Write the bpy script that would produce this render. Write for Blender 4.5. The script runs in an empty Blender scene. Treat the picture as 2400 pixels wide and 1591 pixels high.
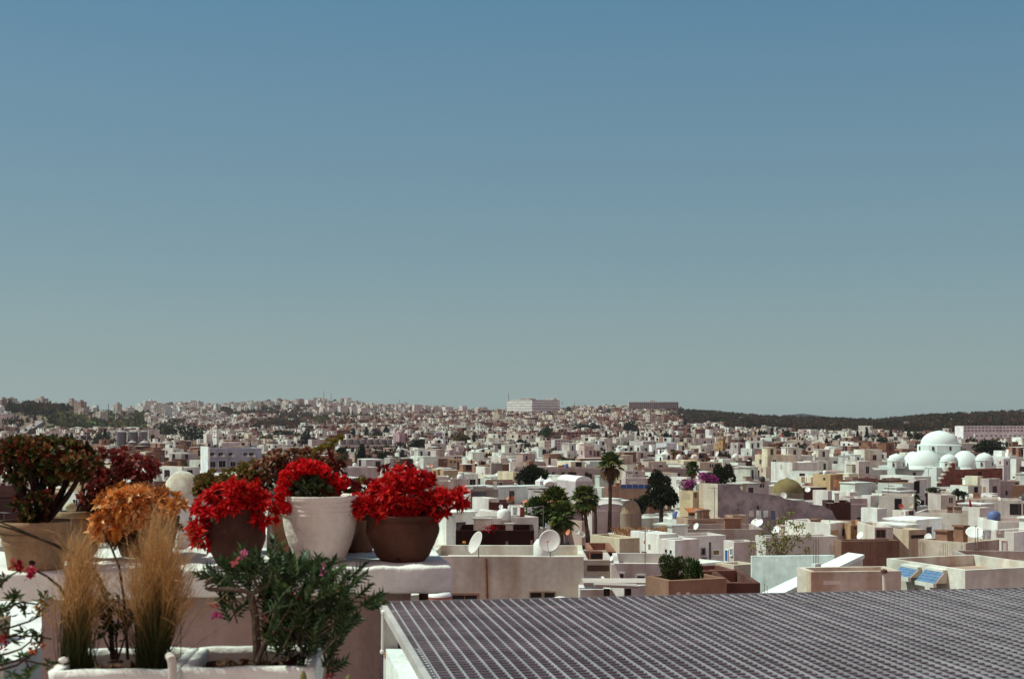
import bpy, math, random
import numpy as np

# ------------------------------------------------------------------ camera, sky, sun, exposure
SC = bpy.context.scene
COL = SC.collection
F = 3333.3          # focal length in photo pixels (2400 wide)
HOR = 975.0         # eye level row in the photo
rad = math.radians

cam_d = bpy.data.cameras.new('camera')
cam_d.lens = 50.0
cam_d.sensor_width = 36.0
cam_d.shift_y = (HOR - 795.5) / 2400.0
cam_d.clip_start = 0.1
cam_d.clip_end = 20000.0
cam_d.dof.use_dof = True
cam_d.dof.focus_distance = 90.0
cam_d.dof.aperture_fstop = 9.0
cam = bpy.data.objects.new('camera', cam_d)
COL.objects.link(cam)
cam.rotation_euler = (rad(90), 0, 0)
SC.camera = cam

SUN_AZ, SUN_EL = -87.0, 55.0      # azimuth from the view direction (negative = to the left), elevation
world = bpy.data.worlds.new('World')
SC.world = world
world.use_nodes = True
nt = world.node_tree
nt.nodes.clear()
wo = nt.nodes.new('ShaderNodeOutputWorld')
bg = nt.nodes.new('ShaderNodeBackground')
sky = nt.nodes.new('ShaderNodeTexSky')
sky.sky_type = 'NISHITA'
sky.sun_disc = False
sky.sun_elevation = rad(SUN_EL)
sky.sun_rotation = rad(SUN_AZ)
sky.air_density = 1.0
sky.dust_density = 1.2
sky.ozone_density = 1.5
tc = nt.nodes.new('ShaderNodeTexCoord')
sep = nt.nodes.new('ShaderNodeSeparateXYZ')
nt.links.new(tc.outputs['Generated'], sep.inputs[0])
# the sky's colour by the sine of the elevation: a tint over the physical sky, and an even gradient that tones down its glow near the sun
SKY_TINT = [(0.0, 0.8055, 1.1023, 1.3453), (0.0225, 0.7217, 0.9475, 1.1697), (0.0524, 0.6213, 0.7538, 0.8551), (0.1118, 0.5854, 0.7007, 0.6988), (0.17, 0.5964, 0.7272, 0.6988), (0.2265, 0.5831, 0.759, 0.7307), (0.2754, 0.5301, 0.7741, 0.7561), (1.0, 0.5301, 0.7741, 0.7561)]
SKY_GRAD = [(0.0, 0.2831, 0.3613, 0.3419), (0.0225, 0.2789, 0.3613, 0.3515), (0.0524, 0.2664, 0.3613, 0.3712), (0.1118, 0.2086, 0.3278, 0.3813), (0.17, 0.1714, 0.2961, 0.3813), (0.2265, 0.1413, 0.2705, 0.3763), (0.2754, 0.1144, 0.2502, 0.3712), (1.0, 0.0545, 0.1384, 0.2705)]


def sky_ramp(stops):
    n = nt.nodes.new('ShaderNodeValToRGB')
    e = n.color_ramp.elements
    e[0].position, e[0].color = stops[0][0], (*stops[0][1:], 1)
    e[1].position, e[1].color = stops[-1][0], (*stops[-1][1:], 1)
    for st in stops[1:-1]:
        q = e.new(st[0])
        q.color = (*st[1:], 1)
    nt.links.new(sep.outputs[2], n.inputs[0])
    return n


tint, grad = sky_ramp(SKY_TINT), sky_ramp(SKY_GRAD)
mul = nt.nodes.new('ShaderNodeMixRGB')
mul.blend_type = 'MULTIPLY'
mul.inputs[0].default_value = 1.0
nt.links.new(sky.outputs[0], mul.inputs[1])
nt.links.new(tint.outputs[0], mul.inputs[2])
sc_ = nt.nodes.new('ShaderNodeVectorMath')
sc_.operation = 'SCALE'
sc_.inputs[3].default_value = 10.0
nt.links.new(grad.outputs[0], sc_.inputs[0])
mixs = nt.nodes.new('ShaderNodeMixRGB')
mixs.inputs[0].default_value = 0.65
nt.links.new(mul.outputs[0], mixs.inputs[1])
nt.links.new(sc_.outputs[0], mixs.inputs[2])
# unseen sky behind the camera, made warmer and brighter as fill for shaded walls
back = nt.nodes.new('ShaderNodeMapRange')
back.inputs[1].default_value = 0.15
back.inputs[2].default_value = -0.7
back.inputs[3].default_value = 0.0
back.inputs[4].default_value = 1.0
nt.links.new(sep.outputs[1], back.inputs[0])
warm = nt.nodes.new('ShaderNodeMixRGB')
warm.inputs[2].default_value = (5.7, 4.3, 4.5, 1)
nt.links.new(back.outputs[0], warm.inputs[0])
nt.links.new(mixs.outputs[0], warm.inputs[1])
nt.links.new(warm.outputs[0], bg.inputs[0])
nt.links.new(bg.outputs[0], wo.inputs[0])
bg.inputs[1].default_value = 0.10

sun_d = bpy.data.lights.new('sun', 'SUN')
sun_d.energy = 5.0
sun_d.angle = rad(0.5)
sun_d.color = (0.86, 1.0, 0.86)
sun = bpy.data.objects.new('sun', sun_d)
COL.objects.link(sun)
# light travels along -Z of the lamp; the sun stands at azimuth SUN_AZ from +Y (towards -X)
sun.rotation_euler = (rad(90 - SUN_EL), 0, rad(180 - SUN_AZ))
SC.view_settings.view_transform = 'Standard'
SC.view_settings.look = 'None'
SC.view_settings.exposure = 0.0
SC.view_settings.gamma = 1.0
SC.render.film_transparent = False

R = random.Random(5)
NR = np.random.default_rng(5)


def P(px, py, Y):
    """the point of the place seen at photo pixel (px, py) at distance Y"""
    return np.array([(px - 1200.0) / F * Y, Y, (HOR - py) / F * Y])


# ------------------------------------------------------------------ mesh building
class MB:
    def __init__(s):
        s.v, s.f, s.c, s.n = [], [], [], 0

    def add(s, v, faces, col):
        v = np.asarray(v, float).reshape(-1, 3)
        c = np.asarray(col, float)
        if c.ndim == 1:
            c = np.tile(c, (len(v), 1))
        s.v.append(v)
        s.c.append(c)
        if isinstance(faces, np.ndarray):
            s.f.append(faces + s.n)
        else:
            for fc in faces:
                s.f.append(np.asarray([fc]) + s.n)
        s.n += len(v)

    def quad(s, a, b, c, d, col):
        s.add([a, b, c, d], np.array([[0, 1, 2, 3]]), col)

    def box(s, o, a, b, c, col):
        o, a, b, c = (np.asarray(t, float) for t in (o, a, b, c))
        v = [o, o + a, o + a + b, o + b, o + c, o + a + c, o + a + b + c, o + b + c]
        s.add(v, BOXF, col)

    def boxc(s, cx, cy, z0, z1, sx, sy, yaw, col):
        e1 = np.array([math.cos(yaw), math.sin(yaw), 0])
        e2 = np.array([-math.sin(yaw), math.cos(yaw), 0])
        o = np.array([cx, cy, z0]) - e1 * sx / 2 - e2 * sy / 2
        s.box(o, e1 * sx, e2 * sy, (0, 0, z1 - z0), col)

    def prism(s, pts, ext, col):
        """polygon pts (3-D ring) pushed along ext"""
        p = np.asarray(pts, float)
        k = len(p)
        ext = np.asarray(ext, float)
        v = np.vstack([p, p + ext])
        fs = [list(range(k))[::-1], list(range(k, 2 * k))]
        for i in range(k):
            j = (i + 1) % k
            fs.append([i, j, k + j, k + i])
        s.add(v, fs, col)

    def tube(s, path, r, col, n=6, cap=True):
        path = np.asarray(path, float)
        m = len(path)
        r = np.broadcast_to(np.asarray(r, float), (m,))
        tan = np.gradient(path, axis=0)
        tan /= np.linalg.norm(tan, axis=1)[:, None] + 1e-12
        ref = np.array([0.0, 0, 1]) if abs(tan[0][2]) < 0.9 else np.array([1.0, 0, 0])
        V = []
        for i in range(m):
            a = np.cross(tan[i], ref)
            a /= np.linalg.norm(a) + 1e-12
            b = np.cross(tan[i], a)
            t = np.arange(n) * 2 * math.pi / n
            V.append(path[i] + r[i] * (np.cos(t)[:, None] * a + np.sin(t)[:, None] * b))
        fs = []
        for i in range(m - 1):
            for k in range(n):
                k2 = (k + 1) % n
                fs.append([i * n + k, i * n + k2, (i + 1) * n + k2, (i + 1) * n + k])
        c = np.asarray(col, float)
        if c.ndim == 2:
            c = np.repeat(c, n, axis=0)
        base = s.n
        s.add(np.vstack(V), np.array(fs), c)
        if cap:
            s.f.append(np.array([[base + k for k in range(n)]]))
            s.f.append(np.array([[base + (m - 1) * n + k for k in range(n)]]))

    def lathe(s, prof, base, col, n=24, ang=2 * math.pi, a0=0.0, sx=1.0, sy=1.0, wob=0.0):
        base = np.asarray(base, float)
        full = abs(ang - 2 * math.pi) < 1e-6
        m = n if full else n + 1
        t = a0 + np.arange(m) * ang / n
        V = []
        cc = []
        for i, pr in enumerate(prof):
            w = 1 + wob * np.sin(2 * t + i * 0.7)
            V.append(np.stack([base[0] + pr[0] * sx * np.cos(t) * w, base[1] + pr[0] * sy * np.sin(t) * w, np.full(m, base[2] + pr[1])], 1))
            cc.append(np.tile(np.asarray(pr[2] if len(pr) > 2 else col, float), (m, 1)))
        fs = []
        for i in range(len(prof) - 1):
            for k in range(n):
                k2 = (k + 1) % m
                fs.append([i * m + k, i * m + k2, (i + 1) * m + k2, (i + 1) * m + k])
        s.add(np.vstack(V), np.array(fs), np.vstack(cc))

    def leaves(s, pos, d, L, W, col, up=None, fold=0.25, wide=0.45, tipcol=None):
        """one four-sided blade per row, folded a little along its length"""
        pos = np.asarray(pos, float).reshape(-1, 3)
        n = len(pos)
        d = np.asarray(d, float).reshape(-1, 3)
        d = d / (np.linalg.norm(d, axis=1)[:, None] + 1e-9)
        if up is None:
            up = NR.normal(size=(n, 3))
        side = np.cross(d, up)
        side /= np.linalg.norm(side, axis=1)[:, None] + 1e-9
        nrm = np.cross(side, d)
        L = np.broadcast_to(np.asarray(L, float), (n,))[:, None]
        W = np.broadcast_to(np.asarray(W, float), (n,))[:, None]
        mid = pos + d * L * wide + nrm * L * fold * 0.4
        v = np.stack([pos, mid - side * W / 2, pos + d * L, mid + side * W / 2], 1).reshape(-1, 3)
        f = np.arange(4 * n).reshape(n, 4)
        col = np.broadcast_to(np.asarray(col, float), (n, 3))
        if tipcol is not None:
            tipcol = np.broadcast_to(np.asarray(tipcol, float), (n, 3))
            c = np.stack([col, (col + tipcol) / 2, tipcol, (col + tipcol) / 2], 1).reshape(-1, 3)
        else:
            c = np.repeat(col, 4, axis=0)
        s.add(v, f, c)

    def merge(s, o, T=None):
        """append another MB"""
        for v in o.v:
            s.v.append(v if T is None else T(v))
        s.c += o.c
        for f in o.f:
            s.f.append(f + s.n)
        s.n += o.n

    def mesh(s, name, origin):
        me = bpy.data.meshes.new(name)
        v = np.vstack(s.v) - origin
        me.vertices.add(len(v))
        me.vertices.foreach_set('co', v.astype(np.float32).ravel())
        loops = np.concatenate([f.ravel() for f in s.f]).astype(np.int32)
        tot = np.concatenate([np.full(len(f), f.shape[1]) for f in s.f]).astype(np.int32)
        me.loops.add(len(loops))
        me.loops.foreach_set('vertex_index', loops)
        me.polygons.add(len(tot))
        start = np.concatenate([[0], np.cumsum(tot)[:-1]]).astype(np.int32)
        me.polygons.foreach_set('loop_start', start)
        me.polygons.foreach_set('loop_total', tot)
        me.update(calc_edges=True)
        at = me.color_attributes.new('Col', 'FLOAT_COLOR', 'POINT')
        c = np.vstack(s.c)
        at.data.foreach_set('color', np.hstack([c, np.ones((len(c), 1))]).astype(np.float32).ravel())
        return me

    def build(s, name, mat, parent=None, origin=None, smooth=False, bevel=0.0):
        org = np.zeros(3)
        if parent is not None:
            p = parent
            while p is not None:
                org += np.array(p.location)
                p = p.parent
        elif origin is not None:
            org = np.asarray(origin, float)
        me = s.mesh(name, org)
        me.materials.append(mat)
        me.polygons.foreach_set('use_smooth', np.full(len(me.polygons), bool(smooth)))
        o = bpy.data.objects.new(name, me)
        COL.objects.link(o)
        if parent is not None:
            o.parent = parent
        else:
            o.location = org
        if bevel:
            b = o.modifiers.new('bevel', 'BEVEL')
            b.width = bevel
            b.segments = 2
            b.limit_method = 'ANGLE'
        return o


BOXF = np.array([[0, 3, 2, 1], [4, 5, 6, 7], [0, 1, 5, 4], [1, 2, 6, 5], [2, 3, 7, 6], [3, 0, 4, 7]])


def thing(name, label, cat, loc, group=None):
    o = bpy.data.objects.new(name, None)
    o.empty_display_size = 0.1
    COL.objects.link(o)
    o.location = tuple(float(t) for t in loc)
    tag(o, label, cat, group)
    return o


def tag(o, label=None, cat=None, group=None, kind=None):
    if label:
        o['label'] = label
    if cat:
        o['category'] = cat
    if group:
        o['group'] = group
    if kind:
        o['kind'] = kind
    return o


# ------------------------------------------------------------------ materials
def material(name, rough=0.9, spec=0.2, nscale=1.2, namt=0.25, streak=0.0, bump=0.0, bscale=20.0, transl=0.0, metal=0.0, tint=(1, 1, 1), blotch=None):
    m = bpy.data.materials.new(name)
    m.use_nodes = True
    t = m.node_tree
    b = t.nodes['Principled BSDF']
    out = t.nodes['Material Output']
    b.inputs['Roughness'].default_value = rough
    b.inputs['Specular IOR Level'].default_value = spec
    b.inputs['Metallic'].default_value = metal
    at = t.nodes.new('ShaderNodeAttribute')
    at.attribute_name = 'Col'
    colr = at.outputs['Color']
    geo = t.nodes.new('ShaderNodeNewGeometry')

    def noise(scale, detail=5.0, vec=None):
        n = t.nodes.new('ShaderNodeTexNoise')
        n.inputs['Scale'].default_value = scale
        n.inputs['Detail'].default_value = detail
        t.links.new(vec if vec is not None else geo.outputs['Position'], n.inputs['Vector'])
        return n

    def mult(c, fac_out, lo, hi, a=0.3, z=0.7):
        mr = t.nodes.new('ShaderNodeMapRange')
        mr.inputs[1].default_value = a
        mr.inputs[2].default_value = z
        mr.inputs[3].default_value = lo
        mr.inputs[4].default_value = hi
        t.links.new(fac_out, mr.inputs[0])
        x = t.nodes.new('ShaderNodeMixRGB')
        x.blend_type = 'MULTIPLY'
        x.inputs[0].default_value = 1.0
        t.links.new(c, x.inputs[1])
        t.links.new(mr.outputs[0], x.inputs[2])
        return x.outputs[0]

    if namt:
        colr = mult(colr, noise(nscale).outputs['Fac'], 1 - namt, 1 + namt * 0.35)
        colr = mult(colr, noise(nscale * 9).outputs['Fac'], 1 - namt * 0.4, 1 + namt * 0.2)
    if streak:
        mp = t.nodes.new('ShaderNodeMapping')
        mp.inputs['Scale'].default_value = (1.6, 1.6, 0.10)
        t.links.new(geo.outputs['Position'], mp.inputs['Vector'])
        n = noise(nscale, 6.0, mp.outputs[0])
        mr = t.nodes.new('ShaderNodeMapRange')
        mr.inputs[1].default_value = 0.46
        mr.inputs[2].default_value = 0.75
        mr.inputs[3].default_value = 0.0
        mr.inputs[4].default_value = streak
        t.links.new(n.outputs['Fac'], mr.inputs[0])
        x = t.nodes.new('ShaderNodeMixRGB')
        x.blend_type = 'MULTIPLY'
        x.inputs[2].default_value = (0.62, 0.44, 0.33, 1)
        t.links.new(mr.outputs[0], x.inputs[0])
        t.links.new(colr, x.inputs[1])
        colr = x.outputs[0]
    if blotch is not None:
        n = noise(blotch[0], 8.0)
        mr = t.nodes.new('ShaderNodeMapRange')
        mr.inputs[1].default_value = blotch[1]
        mr.inputs[2].default_value = blotch[1] + 0.1
        t.links.new(n.outputs['Fac'], mr.inputs[0])
        x = t.nodes.new('ShaderNodeMixRGB')
        x.inputs[2].default_value = (*blotch[2], 1)
        t.links.new(mr.outputs[0], x.inputs[0])
        t.links.new(colr, x.inputs[1])
        colr = x.outputs[0]
    t.links.new(colr, b.inputs['Base Color'])
    if bump:
        n = noise(bscale, 6.0)
        bp = t.nodes.new('ShaderNodeBump')
        bp.inputs['Strength'].default_value = bump
        bp.inputs['Distance'].default_value = 0.02
        t.links.new(n.outputs['Fac'], bp.inputs['Height'])
        t.links.new(bp.outputs[0], b.inputs['Normal'])
    if transl:
        tr = t.nodes.new('ShaderNodeBsdfTranslucent')
        t.links.new(colr, tr.inputs['Color'])
        mx = t.nodes.new('ShaderNodeMixShader')
        mx.inputs[0].default_value = transl
        t.links.new(b.outputs[0], mx.inputs[1])
        t.links.new(tr.outputs[0], mx.inputs[2])
        t.links.new(mx.outputs[0], out.inputs['Surface'])
    return m


M_plaster = material('plaster', 0.92, 0.1, 0.45, 0.24, streak=0.8, bump=0.3, bscale=5.0)
M_lime = material('fresh_limewash', 0.9, 0.1, 0.25, 0.07, streak=0.12, bump=0.2, bscale=3.0)
M_dirty = material('stained_plaster', 0.95, 0.1, 0.5, 0.32, streak=0.9, bump=0.4, bscale=8.0)
M_far = material('town_plaster', 0.95, 0.05, 0.2, 0.32)
M_roof = material('roof_screed', 0.95, 0.08, 0.4, 0.30)
M_stone = material('rough_stone', 0.95, 0.05, 1.0, 0.45, bump=0.8, bscale=3.0, blotch=(0.9, 0.62, (0.10, 0.07, 0.07)))
M_white = material('whitewash', 0.9, 0.15, 3.0, 0.20, streak=0.25, bump=0.5, bscale=28.0)
M_terra = material('terracotta', 0.85, 0.15, 7.0, 0.35, streak=0.3, bump=0.25, bscale=40.0)
M_dark = material('dark_opening', 0.8, 0.2, 1.0, 0.3)
M_paint = material('painted_wood', 0.6, 0.3, 2.0, 0.2)
M_metal = material('galvanised_metal', 0.55, 0.5, 5.0, 0.25, metal=0.25)
M_dish = material('dish_paint', 0.5, 0.4, 2.0, 0.12)
M_soil = material('soil', 1.0, 0.05, 20.0, 0.6, bump=1.0, bscale=60.0)
M_ground = material('ground', 1.0, 0.05, 0.02, 0.35)
M_leaf = material('leaf', 0.55, 0.3, 3.0, 0.25, transl=0.22)
M_far_leaf = material('tree_leaf', 0.8, 0.1, 0.2, 0.3, transl=0.12)
M_petal = material('petal', 0.5, 0.05, 20.0, 0.15, transl=0.30)
M_grass = material('dry_grass', 0.7, 0.15, 4.0, 0.15, transl=0.22)
M_bark = material('bark', 0.95, 0.1, 6.0, 0.45, bump=0.6, bscale=30.0)
M_solar = material('solar_glass', 0.25, 0.5, 3.0, 0.15)
M_rust = material('rusty_iron', 0.9, 0.2, 12.0, 0.4)

WHITE = (0.73, 0.75, 0.71)
MINT = (0.73, 0.79, 0.75)
CREAM = (0.66, 0.58, 0.45)
PINK = (0.55, 0.42, 0.39)
GREY = (0.45, 0.39, 0.38)
TAN = (0.52, 0.38, 0.25)
BROWN = (0.26, 0.13, 0.09)
DKBROWN = (0.13, 0.065, 0.05)
DARK = (0.025, 0.018, 0.02)
BLUE = (0.03, 0.09, 0.30)

# ------------------------------------------------------------------ labels that need their surroundings
PENDING = []
LANDMARKS = [
    ('the tall fan palm', 1431, 1120), ('the great white mosque dome', 2200, 1050), ('the ruined grey wall', 1800, 1180),
    ('the magenta bougainvillea', 1650, 1128), ('the tan square minaret', 1692, 1042), ('the pale dome tomb', 428, 1130),
    ('the grain silos', 320, 1030), ('the white hilltop block', 1250, 950), ('the dark hilltop block', 1535, 952),
    ('the long hospital building', 2320, 1010), ('the clump of low palms', 1285, 1190), ('the round dark tree', 1252, 1115),
    ('the stone dome', 1478, 1190), ('the straw coloured dome', 1845, 1138), ('the pink silo tower', 938, 1030),
    ('the white office block', 545, 1080), ('the red flag', 2273, 1185), ('the white stair wedge', 1900, 1345),
    ('the white domed shrine', 1540, 1068), ('the dark double tree', 1550, 1140), ('the big round satellite dish', 2286, 1246),
    ('the white minaret', 500, 1010), ('the hilltop masts', 765, 935), ('the black cypress', 850, 1065),
    ('the barrel vaulted roof', 1370, 1125), ('the mosque stair wall', 2260, 1115), ('the white pointed shrine', 1268, 1135),
    ('the long purple grey building', 1400, 1110), ('the red kalanchoe pot', 940, 1150), ('the terrace shrub', 1595, 1340),
    ('the sloping highway', 100, 1000),
]
ORD = ['', 'second', 'third', 'fourth', 'fifth', 'sixth', 'seventh', 'eighth', 'ninth', 'tenth', 'eleventh', 'twelfth', 'thirteenth',
       'fourteenth', 'fifteenth', 'sixteenth', 'seventeenth', 'eighteenth', 'nineteenth', 'twentieth']


def later(o, core, px, py):
    PENDING.append((o, core, px, py))


def resolve_labels():
    rows = {}
    for o, core, px, py in PENDING:
        best = min(LANDMARKS, key=lambda t: math.hypot((px - t[1]), 2.2 * (py - t[2])))
        dx, dy = px - best[1], 2.2 * (py - best[2])
        if abs(dx) >= abs(dy):
            rel = 'left of' if dx < 0 else 'right of'
            k = abs(dx)
        else:
            rel = 'behind' if dy < 0 else 'in front of'
            k = abs(dy)
        rows.setdefault((core, rel, best[0]), []).append((k, o))
    for (core, rel, lm), lst in rows.items():
        lst.sort(key=lambda t: t[0])
        for i, (k, o) in enumerate(lst):
            od = (ORD[i] + ' ') if i < len(ORD) else 'outlying '
            if i == 0:
                od = 'first ' if len(lst) > 1 else ''
            o['label'] = f'{od}{core} {rel} {lm}'


def px_of(p):
    return 1200 + F * p[0] / p[1], HOR - F * p[2] / p[1]

# ------------------------------------------------------------------ terrain
CREST_PX = np.array([-900, 0, 100, 200, 350, 480, 560, 640, 740, 800, 870, 950, 1050, 1180, 1300, 1400, 1480, 1590, 1680, 1800, 1900, 2000, 2070, 2120, 2200, 2300, 2400, 3300], float)
CREST_ROW = np.array([952, 952, 954, 964, 958, 957, 952, 947, 944, 948, 955, 960, 963, 964, 960, 956, 953, 958, 966, 976, 978, 983, 983, 977, 972, 968, 964, 962], float)
CREST_ROW = CREST_ROW + np.where(CREST_PX < 1590, 7.0, np.where(CREST_PX < 1750, 10.0, 12.0))
CREST_D = np.array([1500, 1500, 1500, 1560, 1900, 2500, 2900, 3000, 3000, 3000, 2900, 2800, 2700, 2600, 2600, 2600, 2500, 2300, 2000, 1800, 1800, 1800, 1800, 1750, 1700, 1700, 1700, 1700], float)
BASE_D = np.array([0, 60, 100, 187, 300, 500, 700, 1000], float)
BASE_Z = np.array([-13, -13, -14.3, -16.6, -18.2, -19.2, -19.5, -18.5], float)


def ground_z(x, y):
    x = np.asarray(x, float)
    y = np.asarray(y, float)
    px = 1200 + F * x / np.maximum(y, 1.0)
    cd = np.interp(px, CREST_PX, CREST_D)
    cr = np.interp(px, CREST_PX, CREST_ROW)
    cz = (HOR - cr) / F * cd
    zb = np.interp(y, BASE_D, BASE_Z)
    s = np.clip((y - 1000) / (cd - 1000), 0, 1)
    s = s * s * (3 - 2 * s) * 0.55 + s * 0.45
    z = np.where(y <= 1000, zb, -18.5 + (cz + 18.5) * s)
    z = np.where(y > cd, cz - (y - cd) * 0.02, z)
    bump = 1.2 * np.sin(x * 0.013 + 1.0) * np.sin(y * 0.009) + 0.7 * np.sin(x * 0.031 + y * 0.017)
    return z + bump * np.clip((y - 900) / 600, 0, 1) * np.clip((cd - y) / 500, 0, 1)


def gz(x, y):
    return float(ground_z(x, y))


def in_poly_row(px, row, lst):
    """lst: (px0, px1, row0, row1)"""
    for a, b, r0, r1 in lst:
        if a <= px <= b and r0 <= row <= r1:
            return True
    return False


OCC_FAR = [(44, 84, 1000, 1024, 1380), (80, 118, 984, 1010, 1400), (110, 172, 968, 994, 1420), (150, 345, 982, 1008, 1380), (640, 920, 978, 998, 1500)]
WOOD = [(1560, 1700, 950, 988), (1700, 1830, 960, 1016), (1830, 2000, 970, 1025), (2000, 2460, 960, 1027), (2120, 2240, 960, 1032),
        (20, 130, 938, 972), (515, 730, 962, 984), (590, 700, 1000, 1022), (120, 200, 958, 968), (1600, 1700, 985, 1002)]
FIELD = [(640, 920, 976, 999)]
GREEN = [(120, 345, 966, 1010)]
ROADSTRIP = [(40, 170, 970, 1030)]


def zone(px, row):
    if in_poly_row(px, row, WOOD):
        return 'wood'
    if in_poly_row(px, row, GREEN):
        return 'green'
    if in_poly_row(px, row, FIELD):
        return 'field'
    return 'town'


def build_terrain():
    pxs = np.linspace(-1500, 3900, 150)
    ds = np.concatenate([np.linspace(3, 60, 10), np.geomspace(66, 7000, 150)])
    D, PX = np.meshgrid(ds, pxs, indexing='ij')
    X = (PX - 1200) / F * D
    Z = ground_z(X, D)
    row = HOR - F * Z / D
    c = np.zeros(X.shape + (3,))
    c[:] = (0.19, 0.125, 0.095)
    for i in range(X.shape[0]):
        for j in range(X.shape[1]):
            if D[i, j] > 900:
                zz = zone(PX[i, j], row[i, j])
                if zz == 'wood':
                    c[i, j] = (0.12, 0.09, 0.055)
                elif zz == 'green':
                    c[i, j] = (0.10, 0.12, 0.05) if math.sin(PX[i, j] * 0.05 + row[i, j]) > -0.5 else (0.35, 0.27, 0.15)
                elif zz == 'field':
                    c[i, j] = (0.34, 0.25, 0.15)
                elif D[i, j] > np.interp(PX[i, j], CREST_PX, CREST_D):
                    c[i, j] = (0.11, 0.09, 0.06)
    n, m = X.shape
    idx = np.arange(n * m).reshape(n, m)
    f = np.stack([idx[:-1, :-1], idx[:-1, 1:], idx[1:, 1:], idx[1:, :-1]], -1).reshape(-1, 4)
    mb = MB()
    mb.add(np.stack([X, D, Z], -1).reshape(-1, 3), f, c.reshape(-1, 3))
    g = mb.build('ground', M_ground, smooth=True)
    tag(g, 'brown earth the white town stands on, rising to the far hills', None, None, 'structure')


build_terrain()

# distant blue hill behind the wooded ridge
mb = MB()
pts = [(1825, 982), (1845, 972), (1880, 969), (1915, 973), (1950, 979), (1975, 984)]
ring = [P(a, b, 5200) for a, b in pts]
v = []
for p_ in ring:
    for k in range(5):
        t = k / 4.0
        v.append((p_[0] * (1 + 0.1 * t), p_[1] + 600 * t, p_[2] * (1 - 0.3 * t * t) - (0 if k else 6)))
fs = [[i * 5 + k, (i + 1) * 5 + k, (i + 1) * 5 + k + 1, i * 5 + k + 1] for i in range(len(ring) - 1) for k in range(4)]
mb.add(v, fs, (0.10, 0.11, 0.10))
lo = [(p_[0], p_[1] - 2, -80) for p_ in ring]
mb.add([tuple(p_) for p_ in ring] + lo, [[i, i + 1, len(ring) + i + 1, len(ring) + i] for i in range(len(ring) - 1)], (0.10, 0.11, 0.10))
tag(mb.build('hill', M_ground, smooth=True), 'small bluish hill far beyond the wooded ridge', None, None, 'structure')

# ------------------------------------------------------------------ houses
OCC = list(OCC_FAR)           # (xa, xc, ytop, ybot, Y): parts of the photo that a hand-placed thing must show


def hit_face(C, d, px):
    """distance along direction d from corner C to the vertical plane through pixel column px"""
    u = (px - 1200) / F
    den = d[0] - u * d[1]
    if abs(den) < 1e-6:
        return None
    return (u * C[1] - C[0]) / den


def dirs(yaw):
    return np.array([math.cos(yaw), math.sin(yaw)]), np.array([-math.sin(yaw), math.cos(yaw)])


def window(mb, p0, along, nrm, w, h, frame, pane, t=0.05, sill=True):
    """p0: centre on the wall (3-D)"""
    a = np.array([along[0], along[1], 0.0])
    n = np.array([nrm[0], nrm[1], 0.0])
    z = np.array([0, 0, 1.0])
    b = max(0.06, w * 0.09)
    o = p0 - a * w / 2 - z * h / 2
    mb.box(o - n * 0.02, a * w, n * (0.012 + 0.02), z * h, pane)
    if frame is not None:
        mb.box(o - a * b - n * 0.02, a * b, n * (t + 0.02), z * h, frame)
        mb.box(o + a * w - n * 0.02, a * b, n * (t + 0.02), z * h, frame)
        mb.box(o - a * b - z * b - n * 0.02, a * (w + 2 * b), n * (t + 0.05), z * b, frame)
        mb.box(o - a * b + z * h - n * 0.02, a * (w + 2 * b), n * (t + 0.02), z * b, frame)
        if w > 0.5:
            mb.box(o + a * (w / 2 - 0.025) - n * 0.02, a * 0.05, n * (t * 0.7 + 0.02), z * h, np.asarray(frame) * 0.6)


def house_mesh(C, e1, e2, L1, L2, zt, zb, wall, par, rim=None):
    """outer walls with a raised parapet; C is the near corner"""
    mb = MB()
    t = 0.22
    E1 = np.array([e1[0], e1[1], 0])
    E2 = np.array([e2[0], e2[1], 0])
    c0 = np.array([C[0], C[1], 0])

    def q(a, b, z):
        return c0 + E1 * a + E2 * b + np.array([0, 0, z])
    outer = [(0, 0), (L1, 0), (L1, L2), (0, L2)]
    inner = [(t, t), (L1 - t, t), (L1 - t, L2 - t), (t, L2 - t)]
    v = [q(a, b, zb) for a, b in outer] + [q(a, b, zt) for a, b in outer] + [q(a, b, zt) for a, b in inner] + [q(a, b, zt - par) for a, b in inner]
    f = []
    for i in range(4):
        j = (i + 1) % 4
        f += [[i, j, 4 + j, 4 + i], [4 + i, 4 + j, 8 + j, 8 + i], [8 + i, 8 + j, 12 + j, 12 + i]]
    c = np.tile(np.asarray(wall, float), (16, 1))
    if rim is not None:
        c[8:16] = rim
    mb.add(v, np.array(f), c)
    r = MB()
    # the roof slab sits inside the parapet
    r.box(q(t, t, zt - par - 0.25), E1 * (L1 - 2 * t), E2 * (L2 - 2 * t), (0, 0, 0.25), (0.5, 0.5, 0.5))
    return mb, r


HOUSES = []


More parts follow.
